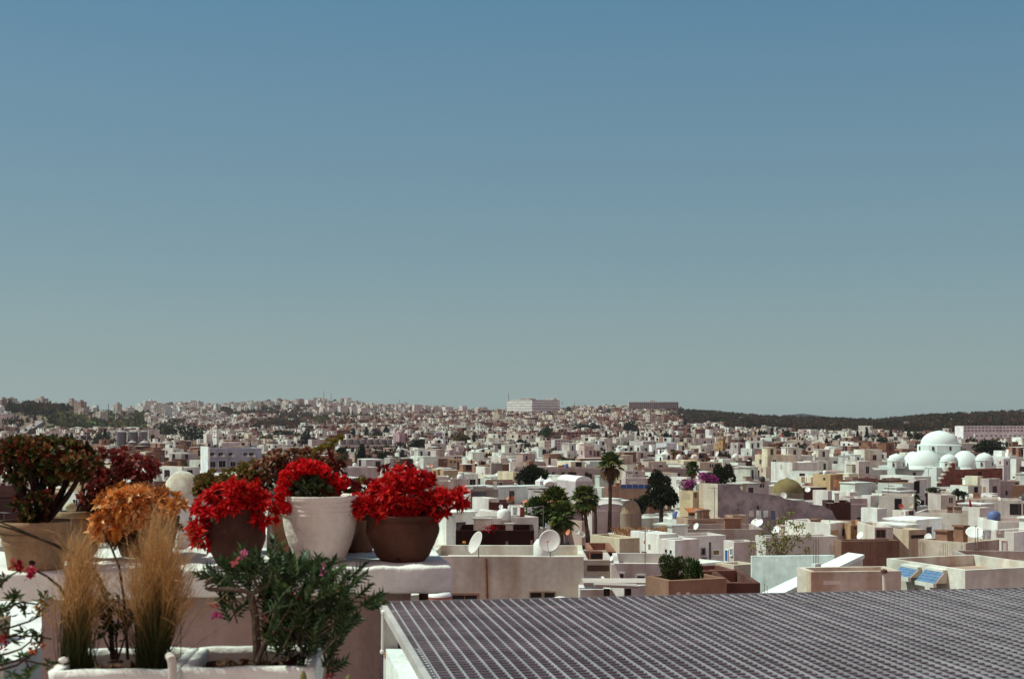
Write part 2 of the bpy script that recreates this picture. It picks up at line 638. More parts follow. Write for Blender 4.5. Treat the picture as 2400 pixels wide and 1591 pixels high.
def house(label, cat, xa, xb, xc, ytop, Y=None, wall=WHITE, roof=None, ybot=None, yaw=None, wins=(), name='house', mat=None,
          par=0.45, depth=None, core=None, zbase=None, rim=None, group=None, extras=()):
    """near corner at column xb; the wall facing right runs to xc, the wall facing left runs to xa. wins: (face, px, py, w px, h px, colour, frame)"""
    if Y is None:
        Y = yof(ytop)
    top = P(xb, ytop, Y)
    C = top[:2]
    best = None
    if yaw is None:
        cand = [rad(a) for a in range(-8, 44, 2)] if xa < xb else [rad(a) for a in (-6, -2, 2, 5)]
    else:
        cand = [rad(yaw if yaw < 44 else 32 if xb < 1300 else 27)]
    for th in cand:
        e1, e2 = dirs(th)
        L1 = hit_face(C, e1, xc) if xc > xb else None
        L2 = hit_face(C, e2, xa) if xa < xb else None
        if L1 is not None and (L1 <= 0.0 or L1 > 120):
            continue
        if L2 is not None and (L2 <= 0.0 or L2 > 120):
            continue
        L1 = max(L1, 1.3) if L1 is not None else None
        L2 = max(L2, 1.3) if L2 is not None else None
        l1 = L1 if L1 is not None else (depth or 8.0)
        l2 = L2 if L2 is not None else (depth or max(5.0, min(11.0, 0.8 * l1)))
        k = abs(math.log(l1 / l2)) + 0.3 * abs(th)
        if best is None or k < best[0]:
            best = (k, th, l1, l2)
    if best is None:
        th = rad(yaw if yaw is not None else 10)
        best = (0, th, 8.0, 8.0)
    _, th, L1, L2 = best
    e1, e2 = dirs(th)
    mid = C + e1 * L1 / 2 + e2 * L2 / 2
    zt = top[2]
    zb = (gz(mid[0], mid[1]) - 0.6) if zbase is None else zbase
    zb = min(zb, zt - 2.0)
    par = min(par, (zt - zb) * 0.3, 0.45)
    root = thing(name, label, cat, (mid[0], mid[1], zb), group)
    wall = np.array([wall[0], wall[1] * 1.01, min(wall[2], wall[1] * 0.97)])
    w, r = house_mesh(C, e1, e2, L1, L2, zt, zb, wall, par, rim)
    r.c = [np.tile(np.asarray(roof if roof is not None else np.asarray(wall) * 0.92, float), (len(x), 1)) for x in r.c]
    w.build('wall', mat or M_plaster, root)
    r.build('roof', M_roof, root)
    for wn in wins:
        face, wx, wy, ww, wh, wc = wn[:6]
        fr = wn[6] if len(wn) > 6 else WHITE
        d = e1 if face == 'R' else e2
        nrm = -e2 if face == 'R' else -e1
        s = hit_face(C, d, wx)
        s0, s1 = hit_face(C, d, wx - ww / 2), hit_face(C, d, wx + ww / 2)
        if s is None or s < 0:
            continue
        pt = C + d * s
        z = (HOR - wy) / F * pt[1]
        m2 = MB()
        window(m2, np.array([pt[0], pt[1], z]), d, nrm, max(0.15, abs(s1 - s0)), max(0.15, wh / F * pt[1]), fr, wc)
        m2.build('window' if wh < 1.6 * ww else 'door', M_dark if wc[2] < 0.1 else M_paint, root)
    for ex in extras:       # rooms on the roof: (s1, s2, l1, l2, h, colour)
        a, b, l1, l2, h, cc = ex
        m3 = MB()
        o = np.array([*(C + e1 * a * L1 + e2 * b * L2), zt - par])
        m3.box(o, (*(e1 * l1), 0), (*(e2 * l2), 0), (0, 0, par + h), cc)
        m3.build('roof_room', M_plaster, root)
    OCC.append((xa, xc, ytop, ybot if ybot else ytop + 30, Y))
    HOUSES.append((root, C, e1, e2, L1, L2, zt, par))
    if core:
        later(root, core, (xa + xc) / 2, (ytop + (ybot or ytop + 20)) / 2)
    return root, C, e1, e2, L1, L2, zt


YT = np.array([960, 968, 982, 995, 1010, 1030, 1050, 1080, 1110, 1150, 1200, 1245, 1300, 1345], float)
YD = np.array([2900, 2500, 1950, 1400, 1050, 750, 520, 360, 265, 190, 130, 95, 66, 55], float)


def yof(ytop):
    return float(np.exp(np.interp(ytop, YT, np.log(YD))))


W1 = (0.03, 0.022, 0.025)
GB = (0.10, 0.09, 0.12)
WHOUSE = [
    # ---- nearest row, just beyond the terrace
    ('plain grey house with a rusty drainpipe and two dishes on its roof', 1000, 1000, 1368, 1303, 62, (0.70, 0.67, 0.59), (0.60, 0.55, 0.50), 1405, -2,
     [('R', 1256, 1397, 26, 18, W1, (0.45, 0.33, 0.22)), ('R', 1288, 1397, 24, 18, W1, (0.45, 0.33, 0.22)), ('R', 1089, 1402, 58, 16, W1, (0.40, 0.25, 0.17))], M_dirty),
    ('white house with a slanting stair wall and one curtained window', 1440, 1440, 1585, 1320, 64, (0.62, 0.57, 0.57), (0.68, 0.66, 0.58), 1372, -3,
     [('R', 1502, 1359, 17, 20, (0.07, 0.06, 0.10)), ('R', 1457, 1352, 9, 16, (0.10, 0.06, 0.06))], None),
    ('small house wall with dark beams under a white parapet', 1368, 1368, 1436, 1312, 68, (0.55, 0.46, 0.42), WHITE, 1368, 0, [('R', 1402, 1331, 52, 14, (0.12, 0.06, 0.045), None)], None),
    ('brown walled courtyard house with a green shrub in it', 1513, 1567, 1703, 1361, 52, (0.30, 0.17, 0.12), (0.30, 0.13, 0.09), 1405, 22,
     [('R', 1590, 1398, 5, 22, (0.7, 0.6, 0.55), None), ('R', 1612, 1398, 5, 22, (0.7, 0.6, 0.55), None)], M_dirty),
    ('dark brown low wall house beside the white stair wedge', 1703, 1703, 1762, 1366, 55, (0.13, 0.06, 0.05), (0.25, 0.12, 0.09), 1402, 0, [], M_dirty),
    ('reddish back wall house behind the terrace shrub', 1600, 1640, 1725, 1338, 59, (0.20, 0.09, 0.07), (0.33, 0.14, 0.10), 1362, 12, [], M_dirty),
    ('cream stained garden wall house left of the white wedge', 1682, 1720, 1768, 1324, 63, (0.62, 0.52, 0.42), (0.7, 0.64, 0.58), 1365, 30, [], M_dirty),
    ('long beige flat roofed house with a white vent pipe', 1868, 1901, 2112, 1340, 53, (0.66, 0.56, 0.47), (0.45, 0.34, 0.28), 1400, 6,
     [('R', 1950, 1365, 40, 2.2, (0.75, 0.65, 0.55), None),], M_dirty),
    ('cream terrace house with two blue tiled window hoods', 2078, 2262, 2480, 1336, 56, (0.68, 0.65, 0.58), (0.40, 0.27, 0.21), 1390, 21,
     [('L', 2207, 1392, 14, 16, (0.08, 0.05, 0.05), None), ('L', 2150, 1392, 12, 26, (0.20, 0.07, 0.04), None)], M_dirty),
    ('grey inner roof wall house behind the blue tiled hoods', 2285, 2285, 2480, 1312, 68, (0.45, 0.37, 0.35), (0.42, 0.28, 0.22), 1330, -5, [], M_dirty),
    # ---- blue trimmed white house and its neighbours
    ('bright white house with painted blue trim and pot plants on its wall', 1478, 1545, 1560, 1252, 84, (0.82, 0.80, 0.78), (0.8, 0.78, 0.74), 1318, 66,
     [('L', 1484, 1283, 6, 40, (0.25, 0.27, 0.42), None), ('L', 1522, 1281, 5, 12, (0.35, 0.2, 0.12), None), ('L', 1511, 1270, 4, 6, (0.45, 0.12, 0.05), None), ('L', 1510, 1295, 12, 5, (0.2, 0.08, 0.07), None), ('L', 1498, 1294, 4, 3, (0.2, 0.06, 0.06), None)], None),
    ('white stair turret with two tiny square windows', 1553, 1582, 1638, 1266, 76, (0.80, 0.76, 0.77), WHITE, 1325, 38,
     [('L', 1561, 1290, 2.4, 6, W1, None), ('L', 1572, 1292, 2.4, 6, W1, None)], None),
    ('grey fronted house with small barred windows under a white roof', 1560, 1600, 1702, 1257, 84, (0.64, 0.57, 0.55), (0.82, 0.80, 0.75), 1330, 20,
     [('R', 1648, 1292, 7, 13, W1, (0.3, 0.25, 0.28)), ('R', 1650, 1311, 9, 7, W1, (0.3, 0.25, 0.28)), ('R', 1678, 1294, 14, 10, (0.25, 0.15, 0.06)), ('R', 1664, 1290, 2, 40, (0.12, 0.09, 0.1), None)], None),
    ('white house end with a bright blue door and blue shutter', 1696, 1720, 1772, 1270, 80, (0.62, 0.54, 0.56), WHITE, 1315, None,
     [('L', 1704, 1302, 6, 26, BLUE, WHITE), ('L', 1715, 1293, 4, 14, (0.05, 0.13, 0.36), WHITE)], None),
    ('tan lit yard wall house with a shaded open porch', 1384, 1452, 1456, 1262, 78, (0.60, 0.50, 0.37), (0.42, 0.3, 0.2), 1292, 62, [], None),
    ('low shed with a dark open front beneath the tan wall', 1383, 1383, 1442, 1292, 72, (0.30, 0.14, 0.10), (0.55, 0.42, 0.33), 1312, 0, [('R', 1412, 1303, 54, 13, (0.02, 0.01, 0.01), None)], None),
    # ---- behind the grey house
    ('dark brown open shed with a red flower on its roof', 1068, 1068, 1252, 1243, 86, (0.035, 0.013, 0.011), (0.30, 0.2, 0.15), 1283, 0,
     [('R', 1188, 1275, 5, 14, (0.3, 0.2, 0.17), None), ('R', 1246, 1272, 5, 14, (0.3, 0.2, 0.17), None)], M_dirty),
    ('long lavender grey house with a white panelled end', 1079, 1110, 1262, 1216, 112, (0.64, 0.58, 0.56), (0.75, 0.72, 0.66), 1243, 24, [], None),
    ('white roof box with a dark bracket mark', 1190, 1231, 1238, 1189, 122, (0.80, 0.78, 0.76), (0.8, 0.78, 0.74), 1217, 64, [], None),
    ('white parapeted roof strip house with a thin mast', 1097, 1188, 1194, 1203, 126, (0.78, 0.74, 0.72), (0.8, 0.76, 0.72), 1215, 60, [], None),
    ('white double house with a dark shaded side yard', 1107, 1145, 1150, 1168, 150, (0.78, 0.74, 0.71), (0.7, 0.66, 0.6), 1200, 60, [], None),
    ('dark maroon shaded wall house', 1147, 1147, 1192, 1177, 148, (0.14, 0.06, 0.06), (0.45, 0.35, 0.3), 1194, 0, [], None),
    ('grey shuttered workshop with a thin white roof edge', 1103, 1103, 1168, 1146, 175, (0.30, 0.25, 0.26), (0.7, 0.64, 0.6), 1168, 0, [('R', 1122, 1157, 36, 11, (0.09, 0.08, 0.09), None)], None),
    ('mauve grey cube house beside the red blooms', 1055, 1055, 1096, 1122, 225, (0.56, 0.49, 0.51), (0.7, 0.66, 0.62), 1146, 0, [], None),
    ('brown stone terrace house with an open loggia', 1137, 1137, 1205, 1127, 215, (0.36, 0.24, 0.20), (0.5, 0.4, 0.33), 1146, 0, [('R', 1174, 1134, 8, 8, W1)], M_dirty),
    ('white crenellated keep shaped house', 1115, 1137, 1140, 1094, 300, (0.80, 0.76, 0.74), WHITE, 1125, 50, [('L', 1131, 1112, 2, 8, W1, None)], None),
    ('cream painted house end below the dark terrace', 1166, 1203, 1206, 1106, 260, (0.68, 0.60, 0.44), (0.6, 0.55, 0.48), 1122, 55, [], None),
    ('tall white house with a narrow windowed face', 1151, 1174, 1190, 1073, 380, (0.78, 0.74, 0.70), (0.6, 0.5, 0.45), 1100, 45, [('L', 1155, 1086, 3, 7, W1, None), ('L', 1167, 1085, 2.5, 8, W1, None)], None),
    ('ochre walled house with two small dark windows', 1043, 1043, 1082, 1076, 370, (0.60, 0.45, 0.28), (0.72, 0.66, 0.58), 1091, 2, [('R', 1057, 1082, 4, 5, W1, None), ('R', 1066, 1082, 4, 5, W1, None)], None),
    ('white house with pillared roof room above the ochre wall', 1044, 1044, 1083, 1068, 385, (0.74, 0.68, 0.63), WHITE, 1076, 2, [('R', 1067, 1072, 4, 5, W1, None), ('R', 1073, 1072, 4, 5, W1, None), ('R', 1079, 1072, 4, 5, W1, None)], None),
    ('pale three storey block with white stair end', 996, 1010, 1043, 1040, 600, (0.58, 0.50, 0.50), WHITE, 1058, 24, [('R', 1015, 1045, 4, 4, W1, None), ('R', 1022, 1045, 4, 4, W1, None), ('R', 1029, 1045, 4, 4, W1, None), ('R', 1015, 1052, 4, 3, W1, None), ('R', 1022, 1052, 4, 3, W1, None), ('R', 1029, 1052, 4, 3, W1, None)], None),
    ('white school like block with a row of dark windows', 1046, 1057, 1088, 1043, 580, (0.62, 0.54, 0.53), WHITE, 1060, 22, [('R', 1063, 1049, 4, 4, W1, None), ('R', 1071, 1049, 4, 4, W1, None), ('R', 1079, 1049, 4, 4, W1, None)], None),
    ('lavender block with two dark shop windows', 1117, 1117, 1148, 1046, 590, (0.45, 0.39, 0.46), (0.6, 0.55, 0.55), 1056, 4, [('R', 1125, 1051, 5, 3, W1, None), ('R', 1137, 1051, 5, 3, W1, None)], None),
    # ---- middle of the town
    ('long purple grey house with awnings over its openings', 1205, 1205, 1425, 1098, 285, (0.42, 0.34, 0.38), (0.5, 0.42, 0.38), 1130, 0,
     [('R', 1297, 1113, 6, 14, W1, (0.3, 0.25, 0.3)), ('R', 1341, 1117, 20, 22, (0.05, 0.03, 0.035), None), ('R', 1320, 1114, 8, 16, (0.06, 0.04, 0.04), None), ('R', 1375, 1113, 8, 12, (0.06, 0.04, 0.05), None),
      ('R', 1340, 1107, 27, 2.5, (0.45, 0.26, 0.2), None), ('R', 1322, 1109, 9, 2, (0.45, 0.26, 0.2), None), ('R', 1376, 1108, 10, 2.4, (0.4, 0.24, 0.2), None)], None),
    ('long mauve house with two small awnings behind the double tree', 1505, 1505, 1645, 1098, 300, (0.40, 0.31, 0.34), (0.5, 0.42, 0.38), 1125, 2,
     [('R', 1570, 1112, 7, 8, W1, None), ('R', 1590, 1113, 7, 8, W1, None), ('R', 1570, 1106, 8, 2, (0.4, 0.2, 0.15), None), ('R', 1590, 1107, 8, 2, (0.4, 0.2, 0.15), None)], None),
    ('pale flat house with a strip of dark windows', 1467, 1467, 1512, 1103, 250, (0.60, 0.52, 0.52), (0.7, 0.64, 0.6), 1122, 3, [('R', 1477, 1110, 10, 3, W1, None), ('R', 1492, 1108, 5, 4, W1, None), ('R', 1482, 1115, 6, 3, (0.35, 0.25, 0.28), None), ('R', 1493, 1115, 6, 3, (0.35, 0.25, 0.28), None)], None),
    ('pale grey house over a row of dark blue solar panels', 1466, 1466, 1528, 1121, 228, (0.58, 0.50, 0.50), (0.66, 0.58, 0.55), 1136, 3, [], None),
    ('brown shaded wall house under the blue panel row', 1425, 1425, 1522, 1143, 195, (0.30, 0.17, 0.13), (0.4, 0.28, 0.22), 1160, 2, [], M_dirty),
    ('white house with arched pale windows behind the bougainvillea', 1572, 1610, 1625, 1119, 240, (0.78, 0.72, 0.68), WHITE, 1142, 60, [('L', 1590, 1130, 9, 12, (0.45, 0.4, 0.4)), ('L', 1604, 1130, 6, 12, (0.45, 0.4, 0.4))], None),
    ('tan house with a ribbed slanting roof against the ruined wall', 1593, 1624, 1638, 1152, 172, (0.58, 0.44, 0.28), (0.5, 0.38, 0.25), 1192, 50, [('R', 1630, 1160, 6, 12, (0.2, 0.1, 0.07), None), ('L', 1608, 1163, 18, 12, (0.45, 0.34, 0.24), None)], None),
    ('pale ochre hall with a wide brown eave', 1550, 1603, 1645, 1080, 400, (0.68, 0.58, 0.44), (0.78, 0.74, 0.66), 1097, 45, [('R', 1578, 1094, 25, 5, (0.16, 0.07, 0.05), None)], None),
    ('white flat hall with a dark shaded gallery', 1532, 1532, 1605, 1087, 375, (0.76, 0.70, 0.64), WHITE, 1097, 3, [('R', 1562, 1094, 12, 5, DKBROWN, None), ('R', 1576, 1094, 12, 5, DKBROWN, None)], None),
    ('cream house with three tall dark windows', 1640, 1640, 1692, 1083, 380, (0.66, 0.56, 0.46), (0.72, 0.64, 0.56), 1096, 3, [('R', 1665, 1091, 3.5, 8, W1, None), ('R', 1670.5, 1091, 3.5, 8, W1, None), ('R', 1676, 1091, 3.5, 8, W1, None)], None),
    ('stone grey house with a curved mauve roof', 1696, 1696, 1742, 1092, 320, (0.55, 0.47, 0.42), (0.38, 0.28, 0.28), 1112, 3, [], None),
    ('white house with a purple solar roof above the ruined wall', 1739, 1757, 1802, 1127, 222, (0.55, 0.46, 0.49), (0.42, 0.28, 0.22), 1145, 20, [('R', 1765, 1139, 6, 9, (0.03, 0.03, 0.09), None), ('R', 1783, 1138, 5, 8, (0.03, 0.03, 0.09), None), ('R', 1789, 1138, 4, 8, (0.03, 0.03, 0.09), None)], None),
    ('big white cube house with a dark brown shaded side', 1807, 1857, 1920, 1084, 345, (0.80, 0.78, 0.75), (0.6, 0.5, 0.42), 1124, 45, [('L', 1831, 1094, 4, 12, (0.5, 0.42, 0.35), None)], 'split'),
    ('small cream house with a brown shaded gable', 1780, 1795, 1807, 1094, 330, (0.70, 0.60, 0.48), (0.5, 0.3, 0.2), 1118, 45, [('L', 1786, 1102, 4, 8, (0.3, 0.15, 0.12), None)], None),
    ('white roofed stone house beside two roof dishes', 1585, 1613, 1697, 1216, 116, (0.48, 0.34, 0.26), (0.85, 0.82, 0.78), 1240, None, [('R', 1650, 1226, 56, 10, (0.30, 0.15, 0.11), None)], M_dirty),
    ('small roofless stone room with a grey door', 1699, 1718, 1753, 1208, 122, (0.40, 0.27, 0.21), (0.5, 0.4, 0.33), 1238, 25, [('R', 1724, 1222, 8, 13, (0.42, 0.38, 0.37), None), ('L', 1709, 1220, 4, 7, (0.2, 0.1, 0.07), None)], M_dirty),
    ('low grey terraced wall house with tyres beneath the ruin', 1600, 1600, 1790, 1240, 98, (0.42, 0.34, 0.32), (0.5, 0.42, 0.38), 1256, 0, [], M_dirty),
    ('long white wall house with a small royal blue door', 1840, 1946, 1995, 1226, 107, (0.80, 0.76, 0.72), (0.72, 0.66, 0.6), 1258, 42, [('R', 1980, 1247, 12, 16, (0.01, 0.04, 0.22), None), ('R', 1956, 1248, 16, 12, (0.5, 0.35, 0.28), None)], None),
    ('grey house with a white skirting below the thin sapling', 1770, 1795, 1962, 1259, 88, (0.66, 0.60, 0.57), (0.7, 0.68, 0.64), 1300, 12, [], None),
    ('stained raw concrete house with rusty starter bars', 1957, 1972, 2108, 1268, 82, (0.26, 0.15, 0.11), (0.6, 0.5, 0.4), 1305, 8, [], M_dirty),
    ('unfinished cream house with rust streaks under the big dish', 2152, 2263, 2342, 1272, 78, (0.58, 0.48, 0.40), (0.68, 0.6, 0.52), 1310, 40, [('R', 2289, 1292, 12, 10, (0.05, 0.03, 0.03), None)], M_dirty),
    ('white house with a light blue door at the picture edge', 2318, 2376, 2440, 1247, 94, (0.78, 0.72, 0.71), WHITE, 1292, 40, [('L', 2331, 1268, 8, 9, (0.3, 0.27, 0.27), None), ('L', 2354, 1280, 9, 24, (0.45, 0.42, 0.45), (0.5, 0.3, 0.25))], None),
    ('tawny stone house below two mounted dishes', 1994, 1994, 2048, 1230, 106, (0.42, 0.24, 0.14), (0.65, 0.55, 0.45), 1250, 0, [('R', 2005, 1237, 4, 4, W1, None)], M_stone),
    ('small white kiosk room with a black shuttered window', 2050, 2050, 2077, 1235, 100, (0.66, 0.58, 0.53), (0.8, 0.76, 0.7), 1262, 0, [('R', 2064, 1250, 20, 17, (0.05, 0.045, 0.04), (0.3, 0.15, 0.12))], None),
    ('white roof shelter house with open dark stalls beneath', 2077, 2130, 2170, 1242, 100, (0.62, 0.5, 0.4), (0.85, 0.82, 0.8), 1264, 50, [('R', 2150, 1257, 30, 8, (0.04, 0.02, 0.02), None)], None),
    ('broad beige white house with one square window and a dark awning', 2145, 2145, 2288, 1200, 132, (0.70, 0.62, 0.56), (0.10, 0.045, 0.04), 1248, -27, [('R', 2200, 1236, 15, 16, (0.12, 0.07, 0.08), (0.25, 0.12, 0.1))], None),
    ('tall white chimney shaped house pillar', 2286, 2296, 2306, 1190, 128, (0.74, 0.69, 0.67), WHITE, 1248, 30, [], None),
    ('white house with a balustrade of pointed merlons', 2338, 2338, 2450, 1222, 118, (0.78, 0.74, 0.72), (0.5, 0.33, 0.25), 1247, 0, [], None),
    ('tall cream white house with a black doorway and red dish', 2060, 2060, 2141, 1161, 165, (0.70, 0.66, 0.60), (0.5, 0.42, 0.4), 1240, -17, [('R', 2105, 1182, 17, 28, (0.02, 0.015, 0.018), None)], None),
    ('white annex block with a small black window', 2092, 2122, 2146, 1197, 140, (0.72, 0.66, 0.63), WHITE, 1240, 45, [('R', 2135, 1202, 10, 10, W1, (0.5, 0.4, 0.33)), ('L', 2115, 1202, 5, 8, (0.5, 0.42, 0.38), None)], None),
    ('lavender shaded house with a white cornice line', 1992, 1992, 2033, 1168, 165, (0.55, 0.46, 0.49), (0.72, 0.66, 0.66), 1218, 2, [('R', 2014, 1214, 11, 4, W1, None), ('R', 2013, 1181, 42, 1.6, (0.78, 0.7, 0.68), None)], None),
    ('white balcony tower house with a mauve recess', 2030, 2040, 2058, 1161, 168, (0.78, 0.74, 0.72), WHITE, 1235, 40, [('R', 2049, 1175, 16, 24, (0.48, 0.40, 0.43), None)], None),
    ('bright white stepped wall house in front of the balcony tower', 2018, 2056, 2060, 1192, 150, (0.82, 0.80, 0.77), WHITE, 1238, 60, [], None),
    ('white sunlit garden wall house behind the ruin end', 1950, 1992, 1996, 1153, 178, (0.80, 0.78, 0.75), WHITE, 1175, 55, [], None),
    ('pale grey house with one tiny black window', 1905, 1940, 1946, 1150, 186, (0.64, 0.58, 0.57), WHITE, 1170, 50, [('R', 1936, 1164, 4, 5, W1, None)], None),
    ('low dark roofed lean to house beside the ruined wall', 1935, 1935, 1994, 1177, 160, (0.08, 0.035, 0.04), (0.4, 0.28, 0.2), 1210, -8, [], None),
    ('small red brown brick house with a doorway', 1953, 1972, 1995, 1125, 232, (0.36, 0.16, 0.10), (0.6, 0.48, 0.35), 1150, 45, [('L', 1958, 1145, 5, 8, DKBROWN, None)], M_dirty),
    ('tan gabled house with a cream lit front', 1905, 1946, 1970, 1112, 258, (0.55, 0.38, 0.22), (0.6, 0.45, 0.27), 1130, 48, [('L', 1932, 1122, 5, 6, W1, None)], None),
    ('dark brown low roofed row house under the mosque', 1998, 1998, 2058, 1120, 250, (0.30, 0.17, 0.15), (0.55, 0.45, 0.38), 1133, 2, [('R', 2028, 1128, 50, 5, (0.2, 0.1, 0.09), None)], None),
    ('white arcade house with three pale half domes', 2002, 2050, 2060, 1137, 225, (0.76, 0.70, 0.64), (0.7, 0.6, 0.5), 1148, 50, [], None),
    ('white block with an arched doorway below the mosque', 2125, 2147, 2175, 1124, 250, (0.72, 0.66, 0.66), (0.6, 0.52, 0.48), 1150, 40, [], None),
    ('cream sunlit house wall with grey window niches', 2262, 2291, 2297, 1116, 270, (0.76, 0.72, 0.58), WHITE, 1162, 55, [], None),
    ('white castellated house with paired brown windows', 2297, 2318, 2345, 1122, 262, (0.62, 0.53, 0.55), WHITE, 1163, 36, [('R', 2331, 1147, 10, 16, (0.08, 0.05, 0.06), (0.5, 0.42, 0.42)), ('L', 2307, 1147, 6, 13, (0.35, 0.2, 0.1), None)], None),
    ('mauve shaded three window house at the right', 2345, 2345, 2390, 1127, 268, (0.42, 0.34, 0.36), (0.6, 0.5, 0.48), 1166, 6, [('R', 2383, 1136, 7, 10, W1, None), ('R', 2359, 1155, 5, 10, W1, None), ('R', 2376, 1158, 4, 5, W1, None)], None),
    ('white open pavilion house with a black bay', 2340, 2340, 2460, 1172, 165, (0.70, 0.64, 0.6), (0.65, 0.58, 0.55), 1205, -20, [('R', 2380, 1193, 27, 26, (0.03, 0.02, 0.02), None), ('R', 2405, 1193, 14, 26, (0.03, 0.02, 0.02), None)], None),
    ('pale roof terrace house hung with figured cloths', 2262, 2262, 2345, 1168, 175, (0.74, 0.68, 0.62), (0.72, 0.64, 0.6), 1188, -18, [('R', 2292, 1177, 6, 10, (0.4, 0.28, 0.2), None), ('R', 2304, 1178, 6, 10, (0.4, 0.28, 0.2), None)], None),
    ('beige house with a brown slatted shutter', 2205, 2205, 2240, 1160, 180, (0.58, 0.48, 0.45), (0.65, 0.58, 0.55), 1185, 2, [('R', 2228, 1172, 10, 14, (0.16, 0.08, 0.06))], None),
    # ---- left half
    ('grey mauve wall house with one diagonal shadow line', 294, 294, 338, 1064, 450, (0.58, 0.49, 0.52), (0.7, 0.62, 0.6), 1098, 14, [], None),
    ('mauve flat house with two roof dishes', 338, 338, 384, 1085, 360, (0.56, 0.46, 0.48), (0.7, 0.66, 0.62), 1115, 14, [('R', 366, 1102, 8, 9, (0.1, 0.07, 0.09), None)], None),
    ('long bright white warehouse with a pale roof', 195, 195, 284, 1052, 480, (0.74, 0.72, 0.66), (0.8, 0.78, 0.72), 1062, 12, [], None),
    ('cream house with a low brown roof beside the jade plant', 0, 40, 74, 1113, 180, (0.60, 0.50, 0.45), (0.5, 0.38, 0.33), 1138, 16, [('R', 62, 1135, 10, 10, W1, None)], None),
    ('dark maroon banded house at the left edge', -40, -40, 48, 1138, 130, (0.10, 0.045, 0.04), (0.5, 0.35, 0.27), 1180, 14, [], M_dirty),
    ('brown roofed house behind the left flower pot', -60, -60, 45, 1172, 110, (0.06, 0.03, 0.03), (0.5, 0.38, 0.33), 1225, 14, [], M_dirty),
    ('white house with striped blue shutters between the flower pots', 330, 416, 452, 1186, 120, (0.72, 0.66, 0.68), (0.74, 0.70, 0.68), 1282, 35, [('R', 446, 1234, 8, 44, (0.05, 0.04, 0.05)), ('R', 428, 1262, 40, 2, (0.6, 0.5, 0.45), None)], None),
    ('low white house with a row of square windows', 626, 626, 664, 1041, 620, (0.74, 0.68, 0.66), WHITE, 1054, 14, [('R', 633, 1050, 4, 4, W1, None), ('R', 641, 1050, 4, 4, W1, None), ('R', 649, 1050, 4, 4, W1, None)], None),
    ('white hall with a grey windowless front', 664, 664, 702, 1047, 600, (0.78, 0.74, 0.70), WHITE, 1065, 14, [], None),
    ('tall white ended factory block', 722, 731, 790, 1030, 720, (0.52, 0.44, 0.46), (0.66, 0.6, 0.56), 1060, 20, [], None),
    ('long silo works building with window strips', 793, 793, 925, 1044, 640, (0.56, 0.48, 0.47), (0.62, 0.54, 0.5), 1062, 10, [('R', 815, 1050, 36, 3, GB, None), ('R', 900, 1050, 40, 3, GB, None)], None),
    ('flat white house with a black window beneath the curling stem', 776, 800, 888, 1096, 320, (0.62, 0.54, 0.54), (0.72, 0.68, 0.66), 1115, 26, [('R', 810, 1109, 9, 6, W1, None)], None),
    ('long grey house between the two red pots', 1000, 1000, 1056, 1128, 210, (0.60, 0.50, 0.45), (0.7, 0.64, 0.58), 1146, 4, [], None),
    ('white arcaded roof house right of the red blooms', 1010, 1010, 1052, 1117, 235, (0.72, 0.68, 0.62), (0.75, 0.72, 0.68), 1130, 4, [], None),
]

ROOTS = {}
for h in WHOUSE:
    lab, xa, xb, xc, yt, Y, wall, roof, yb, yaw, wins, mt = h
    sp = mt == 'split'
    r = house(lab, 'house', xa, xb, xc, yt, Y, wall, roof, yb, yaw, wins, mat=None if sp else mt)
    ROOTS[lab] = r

# ------------------------------------------------------------------ landmark buildings
def dome_prof(r, h, k=9, z0=0.0, tip=0.0):
    out = []
    for i in range(k + 1):
        a = math.pi / 2 * i / k
        out.append((max(0.001, r * math.cos(a)), z0 + h * math.sin(a)))
    if tip:
        out[-1] = (0.001, z0 + h + tip)
    return out


